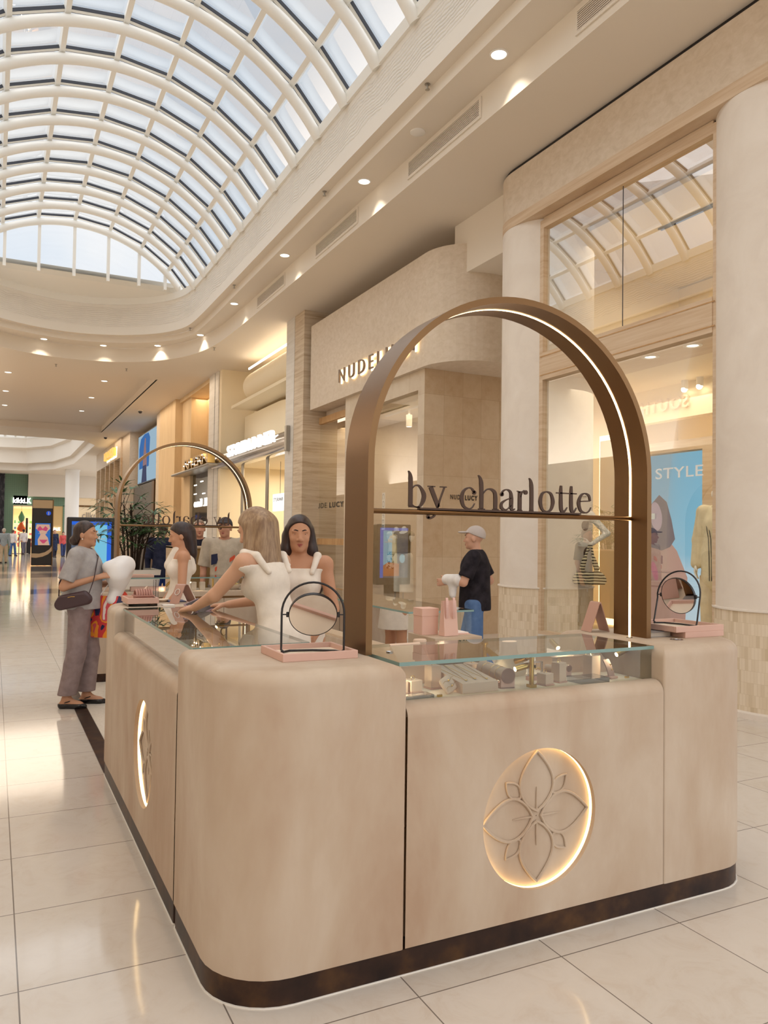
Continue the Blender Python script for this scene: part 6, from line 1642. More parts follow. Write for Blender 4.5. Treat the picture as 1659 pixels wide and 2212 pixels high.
# ================================================================ PEOPLE AND MANNEQUINS
class SDF:
    """signed-distance field on a grid, meshed with surface nets into one closed skin"""
    def __init__(s, lo, hi, h):
        s.h = h; s.lo = np.array(lo, np.float32)-3*h
        s.n = np.ceil((np.array(hi)+3*h-s.lo)/h).astype(int)+1
        s.ax = [s.lo[i]+h*np.arange(s.n[i], dtype=np.float32) for i in range(3)]
        s.a = np.full(tuple(s.n), 9.0, np.float32)
    def sub(s, lo, hi):
        i0 = np.clip(np.floor((np.array(lo)-s.lo)/s.h).astype(int), 0, s.n-1); i1 = np.clip(np.ceil((np.array(hi)-s.lo)/s.h).astype(int)+1, 1, s.n)
        sl = tuple(slice(a, max(b, a+1)) for a, b in zip(i0, i1))
        return sl, s.ax[0][sl[0]][:, None, None], s.ax[1][sl[1]][None, :, None], s.ax[2][sl[2]][None, None, :]
    def mix(s, sl, d, k):
        b = s.a[sl]
        if k <= 0: s.a[sl] = np.minimum(b, d); return
        hh = np.clip(.5+.5*(b-d)/k, 0, 1); s.a[sl] = b*(1-hh)+d*hh-k*hh*(1-hh)
    def cone(s, a, b, ra, rb, k=.02):
        a = np.array(a, float); b = np.array(b, float); m = max(ra, rb)+k+3*s.h
        sl, X, Y, Z = s.sub(np.minimum(a, b)-m, np.maximum(a, b)+m)
        ba = b-a; L = float(ba @ ba)+1e-12
        px, py, pz = X-a[0], Y-a[1], Z-a[2]
        t = np.clip((px*ba[0]+py*ba[1]+pz*ba[2])/L, 0, 1)
        d = np.sqrt((px-t*ba[0])**2+(py-t*ba[1])**2+(pz-t*ba[2])**2)-(ra+(rb-ra)*t)
        s.mix(sl, d, k); return s
    def ell(s, c, r, k=.02, R=None):
        c = np.array(c, float); r = np.array(r, float); m = max(r)+k+3*s.h
        sl, X, Y, Z = s.sub(c-m, c+m)
        px, py, pz = X-c[0], Y-c[1], Z-c[2]
        if R is not None:
            px, py, pz = (R[0][0]*px+R[1][0]*py+R[2][0]*pz, R[0][1]*px+R[1][1]*py+R[2][1]*pz, R[0][2]*px+R[1][2]*py+R[2][2]*pz)
        k0 = np.sqrt((px/r[0])**2+(py/r[1])**2+(pz/r[2])**2); k1 = np.sqrt((px/r[0]**2)**2+(py/r[1]**2)**2+(pz/r[2]**2)**2)+1e-9
        s.mix(sl, k0*(k0-1)/k1, k); return s
    def keep(s, fn):
        """keep where fn<0"""
        s.a = np.maximum(s.a, fn(s.ax[0][:, None, None], s.ax[1][None, :, None], s.ax[2][None, None, :]).astype(np.float32)); return s
    def grid(s): return s.ax[0][:, None, None], s.ax[1][None, :, None], s.ax[2][None, None, :]
    def mesh(s):
        a = s.a; ins = a < 0
        nx, ny, nz = a.shape
        cnt = np.zeros((nx-1, ny-1, nz-1), np.int16)
        for i in (0, 1):
            for j in (0, 1):
                for k in (0, 1): cnt += ins[i:nx-1+i, j:ny-1+j, k:nz-1+k]
        act = (cnt > 0) & (cnt < 8)
        I = np.argwhere(act); idm = np.full(act.shape, -1, np.int64); idm[act] = np.arange(len(I))
        acc = np.zeros((len(I), 3)); wn_ = np.zeros(len(I))
        cs = [(i, j, k) for i in (0, 1) for j in (0, 1) for k in (0, 1)]
        val = {c: a[I[:, 0]+c[0], I[:, 1]+c[1], I[:, 2]+c[2]].astype(float) for c in cs}
        for c in cs:
            for d in range(3):
                if c[d] == 0:
                    e = list(c); e[d] = 1; e = tuple(e); v0, v1 = val[c], val[e]
                    cr = (v0 < 0) != (v1 < 0); t = np.where(cr, v0/np.where(cr, v0-v1, 1), 0)
                    p = np.zeros((len(I), 3)); p[:] = c; p[:, d] += t
                    acc[cr] += p[cr]; wn_[cr] += 1
        V = s.lo+s.h*(I+acc/wn_[:, None])
        F = []
        for d in range(3):
            u, w = (d+1) % 3, (d+2) % 3
            sl0 = [slice(1, n-1) for n in a.shape]; sl1 = [slice(1, n-1) for n in a.shape]
            sl0[d] = slice(0, a.shape[d]-1); sl1[d] = slice(1, a.shape[d])
            i0, i1 = ins[tuple(sl0)], ins[tuple(sl1)]
            for flip in (0, 1):
                E_ = np.argwhere(i0 & ~i1 if not flip else ~i0 & i1)
                if not len(E_): continue
                off = np.ones(3, int); off[d] = 0; E_ = E_+off
                q = []
                for du, dw in ((-1, -1), (0, -1), (0, 0), (-1, 0)):
                    P = E_.copy(); P[:, u] += du; P[:, w] += dw
                    q.append(idm[P[:, 0], P[:, 1], P[:, 2]])
                Q = np.stack(q, 1)
                F.append(Q if not flip else Q[:, ::-1])
        F = np.concatenate(F); F = F[(F >= 0).all(1)]
        return V, F
def sdf_obj(name, f, mm, par, T):
    V, F = f.mesh()
    if not len(F): return None
    V = (np.array(T)[:3, :3] @ V.T).T+np.array(T)[:3, 3]
    me = bpy.data.meshes.new(name)
    me.vertices.add(len(V)); me.vertices.foreach_set('co', V.astype(np.float32).ravel())
    me.loops.add(4*len(F)); me.loops.foreach_set('vertex_index', F.astype(np.int32).ravel())
    me.polygons.add(len(F)); me.polygons.foreach_set('loop_start', np.arange(0, 4*len(F), 4, dtype=np.int32))
    me.polygons.foreach_set('use_smooth', np.ones(len(F), bool))
    me.materials.append(mm); me.update(calc_edges=True); me.validate()
    o = bpy.data.objects.new(name, me); COL.objects.link(o); o.parent = par
    return o
def v3(*a): return np.array(a, float)
def rotm(yaw=0, pitch=0, roll=0):
    return np.array(Matrix.Rotation(yaw, 3, 'Z') @ Matrix.Rotation(pitch, 3, 'X') @ Matrix.Rotation(roll, 3, 'Y'))
def skeleton(s=1.0, man=False, **ov):
    sw, hw = (.195, .095) if man else (.165, .092)
    J = dict(pel=v3(0, 0, .93), wst=v3(0, .005, 1.08), chs=v3(0, 0, 1.27), nkb=v3(0, -.02, 1.42), nkt=v3(0, -.0, 1.50), hd=v3(0, .015, 1.575),
             shL=v3(-sw, -.01, 1.385), shR=v3(sw, -.01, 1.385), elL=v3(-sw-.05, -.02, 1.10), elR=v3(sw+.05, -.02, 1.10), wrL=v3(-sw-.055, .05, .86), wrR=v3(sw+.055, .05, .86),
             hpL=v3(-hw, 0, .90), hpR=v3(hw, 0, .90), knL=v3(-hw-.005, .015, .49), knR=v3(hw+.005, .015, .49), anL=v3(-hw-.005, -.015, .085), anR=v3(hw+.005, -.015, .085), hyaw=0., hpitch=0., hroll=0.)
    for k, v in ov.items(): J[k] = v3(*v) if isinstance(v, tuple) else v
    for k in J:
        if isinstance(J[k], np.ndarray): J[k] = J[k]*s
    J['s'] = s; J['man'] = man
    return J
def torso(f, J, t=0.0, k=.05, chest=True, hips=True):
    s = J['s']; m = J['man']
    ax = J['nkb']-J['pel']; lean = math.atan2(-ax[1], ax[2]); ln2 = math.atan2(ax[0], ax[2])
    R = np.array(Matrix.Rotation(lean, 3, 'X') @ Matrix.Rotation(ln2, 3, 'Y'))
    if hips: f.ell(J['pel'], ((.150 if m else .158)*s+t, .105*s+t, .115*s+t), k, R)
    f.ell(J['wst'], ((.132 if m else .112)*s+t, (.095 if m else .085)*s+t, .12*s+t), k, R)
    if chest:
        f.ell(J['chs'], ((.165 if m else .138)*s+t, (.108 if m else .095)*s+t, .15*s+t), k, R)
        f.cone(J['shL'], J['shR'], .052*s+t*.8, .052*s+t*.8, k)
        f.cone(J['nkb']-v3(0, 0, .03)*s, J['chs'], .065*s+t*.6, .09*s+t*.6, k)
        if not m:
            for sx in (-1, 1): f.ell(J['chs']+R @ v3(sx*.062, .072, -.015)*s, (.055*s+t*.7, .050*s+t*.7, .055*s+t*.7), .04)
    return f
def arm(f, J, S, t=0.0, upto=2, k=.03):
    s = J['s']*(1.12 if J['man'] else 1.0)
    f.cone(J['sh'+S], J['el'+S], .046*s+t, .037*s+t, k)
    if upto > 1: f.cone(J['el'+S], J['wr'+S], .037*s+t, .024*s+t, .015)
def hand(f, J, S, d=None, n=None, curl=.5, s=1.0):
    """d: direction of the fingers, n: the way the palm faces"""
    w = J['wr'+S]; d = (w-J['el'+S]) if d is None else v3(*d); d = d/np.linalg.norm(d)
    n = v3(*(n or ((1, 0, 0) if S == 'L' else (-1, 0, 0)))); n = n-d*(n @ d); n = n/np.linalg.norm(n)
    q = np.cross(d, n)*(1 if S == 'R' else -1)        # towards the thumb
    c = w+d*.045*s
    for o in (-.024, -.008, .008, .024): f.cone(w+q*o*.6*s, w+d*.085*s+q*o*1.15*s, .013*s, .0115*s, .012)
    L = (.062, .072, .076, .068)
    for o, l in zip((-.030, -.0105, .0095, .0285), L):
        p0 = w+d*.088*s+q*o*s; a1 = curl*.7; a2 = curl*1.5
        p1 = p0+(d*math.cos(a1)+n*math.sin(a1))*l*.5*s; p2 = p1+(d*math.cos(a2)+n*math.sin(a2))*l*.5*s
        f.cone(p0, p1, .0092*s, .0085*s, .004); f.cone(p1, p2, .0085*s, .0070*s, .002)
    p0 = w+d*.03*s+q*.024*s; p1 = p0+(d*.6+q*.7+n*.35)*.042*s; p2 = p1+(d*.85+q*.25+n*.4)*.034*s
    f.cone(p0, p1, .0125*s, .0105*s, .008); f.cone(p1, p2, .0105*s, .0085*s, .003)
def leg(f, J, S, t=0.0, k=.03, upto=2, tb=0.0):
    s = J['s']*(1.06 if J['man'] else 1.0)
    f.cone(J['hp'+S], J['kn'+S], .083*s+t, .053*s+t+tb*.5, k)
    if upto > 1: f.cone(J['kn'+S], J['an'+S], .053*s+t+tb*.5, .033*s+t+tb, .02); f.ell(J['kn'+S]*.72+J['an'+S]*.28+v3(0, -.018, 0)*s, (.05*s+t, .05*s+t, .11*s), .02)
def foot_dir(J, S): return J.get('fd'+S, v3(0.04 if S == 'R' else -.04, 1, 0))
def foot(f, J, S, t=0.0, sole=True):
    s = J['s']*(1.1 if J['man'] else 1.0); d = foot_dir(J, S); d = d/np.linalg.norm(d); a = J['an'+S]
    heel = a*v3(1, 1, 0)-d*.03*s+v3(0, 0, .030*s); ball = heel+d*.15*s+v3(0, 0, -.004*s); toe = heel+d*.195*s+v3(0, 0, -.010*s)
    f.cone(a, heel, .030*s+t, .030*s+t, .02); f.cone(heel, ball, .029*s+t, .034*s+t, .02); f.cone(ball, toe, .032*s+t, .018*s+t, .02); f.cone(a+d*.01*s, ball, .030*s+t, .022*s+t, .03)
def headf(f, J, k=.02):
    s = J['hs'] if 'hs' in J else J['s']; R = rotm(J['hyaw'], J['hpitch'], J['hroll']); c = J['hd']
    P = lambda *a: c+R @ (v3(*a)*s)
    f.ell(P(0, -.012, .030), np.array((.072, .092, .083))*s, k, R); f.ell(P(0, .022, -.022), np.array((.060, .066, .088))*s, .03, R)
    f.ell(P(0, .030, -.075), np.array((.045, .048, .034))*s, .03, R); f.ell(P(0, .068, -.098), np.array((.018, .016, .016))*s, .02, R)
    f.cone(P(0, .082, .006), P(0, .100, -.032), .007*s, .0125*s, .012)
    for sx in (-1, 1):
        f.ell(P(sx*.013, .090, -.036), np.array((.009, .009, .008))*s, .008, R)
        f.ell(P(sx*.036, .060, -.030), np.array((.022, .018, .020))*s, .02, R)
        f.ell(P(sx*.030, .073, .020), np.array((.022, .013, .009))*s, .014, R)
        f.ell(P(sx*.074, -.008, -.012), np.array((.010, .020, .032))*s, .006, R)
    f.cone(J['nkb'], P(0, -.012, -.075), .050*s, .050*s, .03)
    return P, R, s
SKIN = {}
def skin_mat(rgb):
    if rgb not in SKIN:
        m = mat('skin', rgb, .5, spec=.35); SKIN[rgb] = m
    return SKIN[rgb]
M['eyew'] = mat('eye_white', (232, 226, 220), .3); M['iris'] = mat('iris', (44, 28, 20), .2)
def face_bits(par, J, P, R, T, lip=(168, 96, 88), brow=(40, 28, 24), s=1.0, fine=True):
    Tm = np.array(T)
    def X(q): return tuple(Tm[:3, :3] @ q+Tm[:3, 3])
    for sx in (-1, 1):
        mb = MB(); mb.sphere(X(P(sx*.0305, .0675, .0035)), .0125*s, 12, 8)
        e = new_obj('eye', mb, M['eyew'], par, loc=(0, 0, 0))
        mb = MB(); mb.sphere(X(P(sx*.0305, .0735, .0035)), .0077*s, 10, 8); new_obj('iris', mb, M['iris'], e, loc=(0, 0, 0))
        mb = MB(); mb.tube([X(P(sx*.013, .0895, .0235)), X(P(sx*.03, .0865, .0295)), X(P(sx*.05, .070, .0245))], [.0032*s, .0036*s, .0015*s], 6); new_obj('eyebrow', mb, mat('brow', brow, .7), par, loc=(0, 0, 0))
        mb = MB(); mb.tube([X(P(sx*.018, .0775, .0075)), X(P(sx*.031, .0805, .0150)), X(P(sx*.046, .071, .008))], .0020*s, 5); new_obj('eyelash', mb, M['iris'], par, loc=(0, 0, 0))
    mb = MB(); mb.tube([X(P(-.023, .0760, -.066)), X(P(-.009, .0865, -.0615)), X(P(0, .0875, -.0630)), X(P(.009, .0865, -.0615)), X(P(.023, .0760, -.066))], [.001*s, .0050*s, .0045*s, .0050*s, .001*s], 8); mb.tube([X(P(-.021, .0765, -.068)), X(P(0, .0865, -.0735)), X(P(.021, .0765, -.068))], [.001*s, .0062*s, .001*s], 8)
    new_obj('lips', mb, mat('lips', lip, .4), par, loc=(0, 0, 0))
def hair_cap(f, P, R, s, grow=.010, cut=(.72, -.69, .004), k=.02):
    f.ell(P(0, -.017, .034), (np.array((.072, .092, .083))+grow)*s, k, R)
    f.ell(P(0, -.045, -.02), np.array((.070, .055, .075))*s, .03, R)
    c0 = P(0, 0, 0); yv, zv = R[:, 1], R[:, 2]
    a, b, c = cut
    f.keep(lambda X, Y, Z: (a*((X-c0[0])*yv[0]+(Y-c0[1])*yv[1]+(Z-c0[2])*yv[2])+b*((X-c0[0])*zv[0]+(Y-c0[1])*zv[1]+(Z-c0[2])*zv[2]))-c*s)
def hair_mat(rgb, rgb2):
    m = mat('hair', rgb, .42, spec=.5)
    setc(m, ramp(m, noise(m, coords(m, 'Object', (14, 14, 2.2)), 4, 4), [(.35, rgb), (.7, rgb2)])); return m
def person(label, loc, face, J, skin, h=.006, hh=None, hands=True, legs=True, name='person', cat='person', group=None):
    """face: direction the person faces in plan; returns (root, T, J)"""
    rz = math.atan2(-face[0], face[1])
    t = thing(name, label, cat, loc, rz, group); INV.pop(t.name, None); INV[t.name] = None
    pts = np.array([v for v in J.values() if isinstance(v, np.ndarray)])
    lo, hi = pts.min(0)-.24, pts.max(0)+.24
    if legs: lo[2] = -.01
    else: lo[2] = .55
    f = SDF(lo, hi, h)
    torso(f, J)
    for S in 'LR':
        arm(f, J, S)
        if hands: hand(f, J, S, J.get('hd'+S), J.get('hn'+S), J.get('curl'+S, .5), J['s']*(1.08 if J['man'] else 1.0))
        if legs: leg(f, J, S); foot(f, J, S)
    P, R, s = headf(f, J)
    if legs: f.keep(lambda X, Y, Z: -Z+0*X+0*Y+.002)
    else: f.keep(lambda X, Y, Z: .62-Z+0*X+0*Y)
    sdf_obj('body', f, skin if not isinstance(skin, tuple) else skin_mat(skin), t, np.eye(4))
    return t, P, R, s, (lo, hi)
I4 = np.eye(4)
def garment(t, name, J, box, h, mm, build, keep=()):
    f = SDF(box[0], box[1], h); build(f)
    for k in keep: f.keep(k)
    return sdf_obj(name, f, mm, t, I4)
def cloth(name, rgb, var=10, rough=.85):
    m = mat(name, rgb, rough, spec=.15)
    a = tuple(max(0, c-var) for c in rgb); b = tuple(min(255, c+var) for c in rgb)
    setc(m, ramp(m, noise(m, coords(m), 14, 4), [(.3, a), (.7, b)])); bump(m, noise(m, coords(m, 'Object', (1, 1, .5)), 9, 3), .35, .02); return m
below = lambda z: (lambda X, Y, Z: Z-z+0*X+0*Y)
above = lambda z: (lambda X, Y, Z: z-Z+0*X+0*Y)
def outside_ball(c, r): return lambda X, Y, Z: r-np.sqrt((X-c[0])**2+(Y-c[1])**2+(Z-c[2])**2)
def fold_noise(amp, fr=38):
    return lambda f: f
def sleeve_to(J, S, frac):
    p = J['sh'+S]+(J['el'+S]-J['sh'+S])*frac; d = J['el'+S]-J['sh'+S]; d = d/np.linalg.norm(d)
    return p, d
def tee(t, J, box, h, mm, hem, tk=.014, sl=.75, name='top', neck=.07, loose=.02, sleeves=True):
    f = SDF(box[0], box[1], h)
    torso(f, J, tk, .06)
    f.cone(J['chs'], J['pel']+v3(0, 0, -.06)*J['s'], .125*J['s']+loose, .145*J['s']+loose, .06)
    base = f.a.copy()
    if sleeves:
        for S in 'LR':
            g = SDF(box[0], box[1], h)
            p, d = sleeve_to(J, S, sl); s = J['s']*(1.12 if J['man'] else 1)
            g.cone(J['sh'+S], p+d*.02, .056*s+tk*.6, .052*s+tk, .0)
            g.keep(lambda X, Y, Z, p=p, d=d: (X-p[0])*d[0]+(Y-p[1])*d[1]+(Z-p[2])*d[2])
            hh = np.clip(.5+.5*(f.a-g.a)/.02, 0, 1); f.a = f.a*(1-hh)+g.a*hh-.02*hh*(1-hh)
    f.keep(above(hem)); c = J['nkb']+v3(0, .025, .035)*J['s']; f.keep(outside_ball(c, neck*J['s']))
    return sdf_obj(name, f, mm, t, I4)
def trousers(t, J, box, h, mm, top, hem, tk=.012, tb=.03, name='trousers'):
    f = SDF(box[0], box[1], h); torso(f, J, tk, .05, chest=False)
    for S in 'LR': leg(f, J, S, tk, .04, 2, tb)
    f.keep(below(top)); f.keep(above(hem)); return sdf_obj(name, f, mm, t, I4)
def shoes(t, J, box, h, mm, name='shoe', tk=.008, cut=None):
    for S in 'LR':
        f = SDF(box[0], (box[1][0], box[1][1], .25), h); foot(f, J, S, tk)
        f.keep(above(.0)); f.keep(below(cut or .085)); sdf_obj(name, f, mm, t, I4)

# ---------------- woman in grey, standing at the kiosk entrance
J = skeleton(.99, hyaw=math.radians(-8), hpitch=math.radians(2), elR=(.225, -.11, 1.10), wrR=(.13, .16, 1.185), elL=(-.2, .05, 1.10), wrL=(-.10, .27, 1.12),
             knR=(.10, -.02, .49), anR=(.11, -.10, .085), knL=(-.09, .05, .49), anL=(-.09, .02, .085), shR=(.165, -.02, 1.385), pel=(0, -.015, .93))
J['hdR'] = (-.2, 1, .25); J['hnR'] = (-.6, .2, -.7); J['curlR'] = .6; J['hdL'] = (.25, .5, .8); J['hnL'] = (.9, -.3, 0); J['curlL'] = .5
t, P, R, s, box = person('person in grey top and mauve trousers with dark bun, holding a white bundle', (.745, 7.62, 0), (.93, -.36), J, (190, 142, 112), .0055)
face_bits(t, J, P, R, I4, (170, 110, 98), (48, 34, 30), s)
M['hair_d'] = hair_mat((40, 28, 26), (74, 54, 46))
f = SDF(box[0], box[1], .005); hair_cap(f, P, R, s); f.ell(P(0, -.115, -.055), np.array((.050, .042, .040))*s, .02, R); f.cone(P(0, -.08, -.03), P(0, -.11, -.06), .05*s, .04*s, .02); sdf_obj('hair', f, M['hair_d'], t, I4)
mb = MB(); mb.sphere(tuple(P(.083, .0, -.045)), .006); new_obj('earring', mb, M['white'], t, loc=(0, 0, 0))
tee(t, J, box, .007, cloth('grey_linen', (168, 164, 164)), .885, .022, .80, loose=.035)
trousers(t, J, box, .007, cloth('mauve_twill', (140, 124, 124)), 1.02, .12, .016, .030)
shoes(t, J, box, .005, mat('patent_black', (22, 20, 24), .12, spec=.6), 'shoe', .006, .045)
for S in 'LR':
    a = J['an'+S]; mb = MB(); mb.tube([(a[0]+.040*math.cos(q), a[1]+.02+.036*math.sin(q), .062+.012*math.sin(q)) for q in [2*PI*k/16 for k in range(16)]], .004, 6, closed=True); new_obj('shoe_strap', mb, mat('strap_black', (24, 22, 24), .4), t, loc=(0, 0, 0))
Tw = Matrix.Translation((.745, 7.62, 0)) @ Matrix.Rotation(math.atan2(-.93, -.36), 4, 'Z')
def world_thing(name, label, cat, T):
    t_ = thing(name, label, cat, T.translation, T.to_euler().z); INV.pop(t_.name, None); INV[t_.name] = None; return t_
# crossbody bag on her hip
t = world_thing('shoulder_bag', 'dark plum leather crossbody bag at the hip of the person in grey', 'bag', Tw)
f = SDF((.1, -.25, .8), (.3, .25, 1.1), .005)
f.cone((.222, -.13, .935), (.215, .09, .985), .052, .050, .0); f.cone((.222, -.12, .985), (.215, .07, 1.03), .034, .03, .03)
f.keep(lambda X, Y, Z: np.abs(X-.218)-.034+0*Y+0*Z); sdf_obj('body', f, mat('plum_leather', (72, 54, 58), .4, spec=.4), t, I4)
mb = MB(); mb.tube([(.254, -.06, 1.0), (.256, -.03, 1.008), (.255, .0, 1.008)], .004, 6); new_obj('gold_logo_bar', mb, M['gold'], t, loc=(0, 0, 0))
mb = MB(); mb.tube([(.21, .10, 1.01), (.19, .14, 1.15), (.05, .14, 1.36), (-.12, .0, 1.455), (-.05, -.14, 1.30), (.14, -.17, 1.12), (.21, -.15, 1.0)], .009, 6, flat=.35); new_obj('strap', mb, mat('plum_leather2', (66, 50, 54), .5), t, loc=(0, 0, 0))
# white wrapped bundle in her arms
t = world_thing('wrapped_bundle', 'white plastic wrapped bundle held by the person in grey', 'bundle', Tw)
f = SDF((-.3, .1, .95), (.3, .6, 1.5), .007)
f.ell((-.0, .31, 1.20), (.15, .11, .14), .03); f.ell((-.03, .36, 1.28), (.12, .09, .09), .05); f.cone((-.02, .30, 1.08), (.03, .27, .97), .07, .05, .04); f.ell((.02, .24, 1.26), (.07, .07, .06), .04)
X, Y, Z = f.grid(); f.a += .006*np.sin(38*X+9*Z)*np.sin(31*Z+14*Y)
sdf_obj('wrap', f, mat('white_plastic', (232, 230, 230), .35, spec=.5), t, I4)
# colourful tote hanging from her arm
t = world_thing('shopping_bag', 'colourful red and orange printed shopping bag hanging from the arm of the person in grey', 'bag', Tw)
m = mat('printed_bag', (200, 90, 80), .5)
vv = coords(m, 'Object', (5, 5, 4)); nn = noise(m, vv, 1.3, 2, .4, .8)
setc(m, ramp(m, nn, [(.30, (40, 44, 84)), (.42, (206, 62, 66)), (.5, (238, 150, 50)), (.57, (214, 86, 96)), (.64, (240, 226, 222)), (.74, (178, 150, 190))], 'CONSTANT'))
mb = MB(); mb.rings([[(x_*w+.0, .20+y_*.05, z) for x_, y_ in ((-1, -1), (1, -1), (1, 1), (-1, 1))] for z, w in ((.62, .17), (.8, .165), (.95, .15), (1.0, .10))], sm=False)
mb.v = [(.02+p[0]*.35, .20+(p[1]-.20)+p[0]*.9, p[2]) for p in mb.v]
new_obj('bag', mb, m, t, loc=(0, 0, 0))
mb = MB(); mb.tube([(.02, .14, .98), (.0, .22, 1.10), (.02, .28, .98)], .008, 6); new_obj('handle', mb, M['white'], t, loc=(0, 0, 0))
mb = MB(); mb.sphere((-.06, .34, .98), .045, 12, 8, sc=(1, 1, 1.3)); tag(new_obj('red_pouch', mb, mat('red_pouch', (206, 62, 44), .5), None, loc=(0, 0, 0)), 'small red pouch hanging behind the white bundle', 'pouch').matrix_world = Tw

# ---------------- three staff in white dresses inside the kiosk
M['hair_b'] = hair_mat((128, 100, 76), (172, 144, 112))
M['hair_k'] = hair_mat((34, 22, 22), (66, 44, 38))
M['dress'] = cloth('white_dress', (232, 222, 210), 6)
def dress(t, J, box, h, mm, straps=True, low=1.40, hem=.62):
    f = SDF(box[0], box[1], h); torso(f, J, .011, .05)
    f.cone(J['pel'], J['pel']+v3(0, 0, -.35), .15*J['s'], .19*J['s'], .05)
    f.keep(above(hem))
    ax = J['nkb']-J['pel']; ax = ax/np.linalg.norm(ax); top = J['chs']+ax*.085*J['s']
    f.keep(lambda X, Y, Z: (X-top[0])*ax[0]+(Y-top[1])*ax[1]+(Z-top[2])*ax[2])
    o = sdf_obj('dress', f, mm, t, I4)
    if straps:
        for S in 'LR':
            f = SDF(box[0], box[1], h); q = J['sh'+S]*.72+J['nkb']*.28+ax*.03; a = J['chs']+(J['sh'+S]-J['chs'])*.55
            f.cone(a+v3(0, .105, .0)*J['s'], q+v3(0, .03, .012), .016, .024, .01); f.cone(q+v3(0, .03, .012), q+v3(0, -.06, .0), .026, .024, .01); f.cone(q+v3(0, -.06, 0), a+v3(0, -.10, 0)*J['s'], .024, .016, .01)
            sdf_obj('shoulder_tie', f, mm, t, I4)
    return o
# blonde, bending over the left counter
J = skeleton(1.03, pel=(0, -.05, .93), wst=(0, .0, 1.08), chs=(0, .065, 1.26), nkb=(0, .105, 1.405), nkt=(0, .14, 1.48), hd=(0, .165, 1.55), shL=(-.165, .10, 1.365), shR=(.165, .10, 1.365),
             elL=(-.21, .27, 1.18), wrL=(-.15, .47, 1.10), elR=(.22, .22, 1.14), wrR=(.12, .45, 1.10), hpitch=math.radians(-22), hyaw=math.radians(12))
J['hdL'] = (.15, 1, -.15); J['hnL'] = (.3, 0, -1); J['hdR'] = (-.4, .9, -.1); J['hnR'] = (0, -.1, -1)
t, P, R, s, box = person('person with long light brown hair in a white dress bending over the left counter', (1.47, 4.32, 0), (-.55, .83), J, (206, 160, 132), .006)
face_bits(t, J, P, R, I4, s=s)
f = SDF(box[0], box[1], .006); hair_cap(f, P, R, s, .012)
for sx in (-1, 1): f.cone(P(sx*.066, -.01, .02), J['nkb']+v3(sx*.10, .02, -.12), .036, .032, .03)
f.cone(P(0, -.07, .0), J['nkb']+v3(0, -.055, -.20), .075, .07, .03); f.cone(P(.03, -.07, .0), J['nkb']+v3(.07, -.05, -.2), .06, .05, .03); f.cone(P(-.03, -.07, .0), J['nkb']+v3(-.07, -.05, -.2), .06, .05, .03)
sdf_obj('hair', f, M['hair_b'], t, I4)
dress(t, J, box, .007, M['dress'])
Tb = Matrix.Translation((1.47, 4.32, 0)) @ Matrix.Rotation(math.atan2(.55, .83), 4, 'Z')
t = world_thing('tablet', 'grey tablet in a pink cover held by the bending person over the glass', 'tablet', Tb)
mb = MB(); mb.box(-.09, .09, -.065, .065, -.004, .004, .003); mb.xf(Matrix.Translation((-.03, .565, 1.125)) @ Matrix.Rotation(.5, 4, 'X') @ Matrix.Rotation(.3, 4, 'Z')); new_obj('case', mb, mat('lilac_case', (150, 126, 134), .4), t, loc=(0, 0, 0))
mb = MB(); mb.box(-.08, .08, -.056, .056, .004, .0055); mb.xf(Matrix.Translation((-.03, .565, 1.125)) @ Matrix.Rotation(.5, 4, 'X') @ Matrix.Rotation(.3, 4, 'Z')); new_obj('screen', mb, mat('tablet_glass', (60, 56, 66), .1), t, loc=(0, 0, 0))
# dark hair, turned to the camera
J = skeleton(1.0, elL=(-.225, .02, 1.10), wrL=(-.14, .20, .98), elR=(.225, .0, 1.10), wrR=(.14, .22, 1.0), hyaw=math.radians(8), hpitch=math.radians(-2))
t, P, R, s, box = person('person with long dark hair in a white dress with shoulder ties, looking across the kiosk', (1.76, 4.74, 0), (-.42, -.91), J, (192, 142, 112), .005)
face_bits(t, J, P, R, I4, (168, 92, 84), (34, 22, 20), s)
f = SDF(box[0], box[1], .005); hair_cap(f, P, R, s, .012, (.80, -.60, .010))
for sx in (-1, 1): f.cone(P(sx*.070, -.005, .03), P(sx*.082, -.02, -.10), .026, .034, .02); f.cone(P(sx*.082, -.02, -.10), J['nkb']+v3(sx*.12, -.03, -.20), .036, .034, .03)
f.cone(P(0, -.06, .0), J['nkb']+v3(0, -.08, -.22), .08, .07, .03)
for sx in (-1, 1): f.cone(P(sx*.05, -.06, -.02), J['nkb']+v3(sx*.08, -.075, -.22), .06, .05, .03)
sdf_obj('hair', f, M['hair_k'], t, I4)
dress(t, J, box, .006, M['dress'])
# profile at the back
J = skeleton(.99, elL=(-.215, .0, 1.10), wrL=(-.16, .14, .93), elR=(.215, .02, 1.10), wrR=(.16, .16, .93), hpitch=math.radians(-12))
t, P, R, s, box = person('person with dark hair and white halter dress in profile mid kiosk', (1.55, 7.28, 0), (-.97, .15), J, (198, 148, 118), .007)
face_bits(t, J, P, R, I4, s=s)
f = SDF(box[0], box[1], .006); hair_cap(f, P, R, s, .012); f.cone(P(0, -.075, .02), J['nkb']+v3(0, -.07, .0), .075, .055, .03); f.cone(P(0, -.07, -.03), J['nkb']+v3(0, -.08, -.1), .06, .04, .03); sdf_obj('hair', f, M['hair_k'], t, I4)
dress(t, J, box, .008, M['dress'], straps=False)
f = SDF(box[0], box[1], .008); f.cone(J['chs']+v3(0, .09, .03), J['nkb']+v3(0, .05, .03), .06, .045, .02); f.cone(J['chs']+v3(0, -.07, .0), J['nkb']+v3(0, -.05, .02), .07, .05, .02); sdf_obj('halter', f, M['dress'], t, I4)

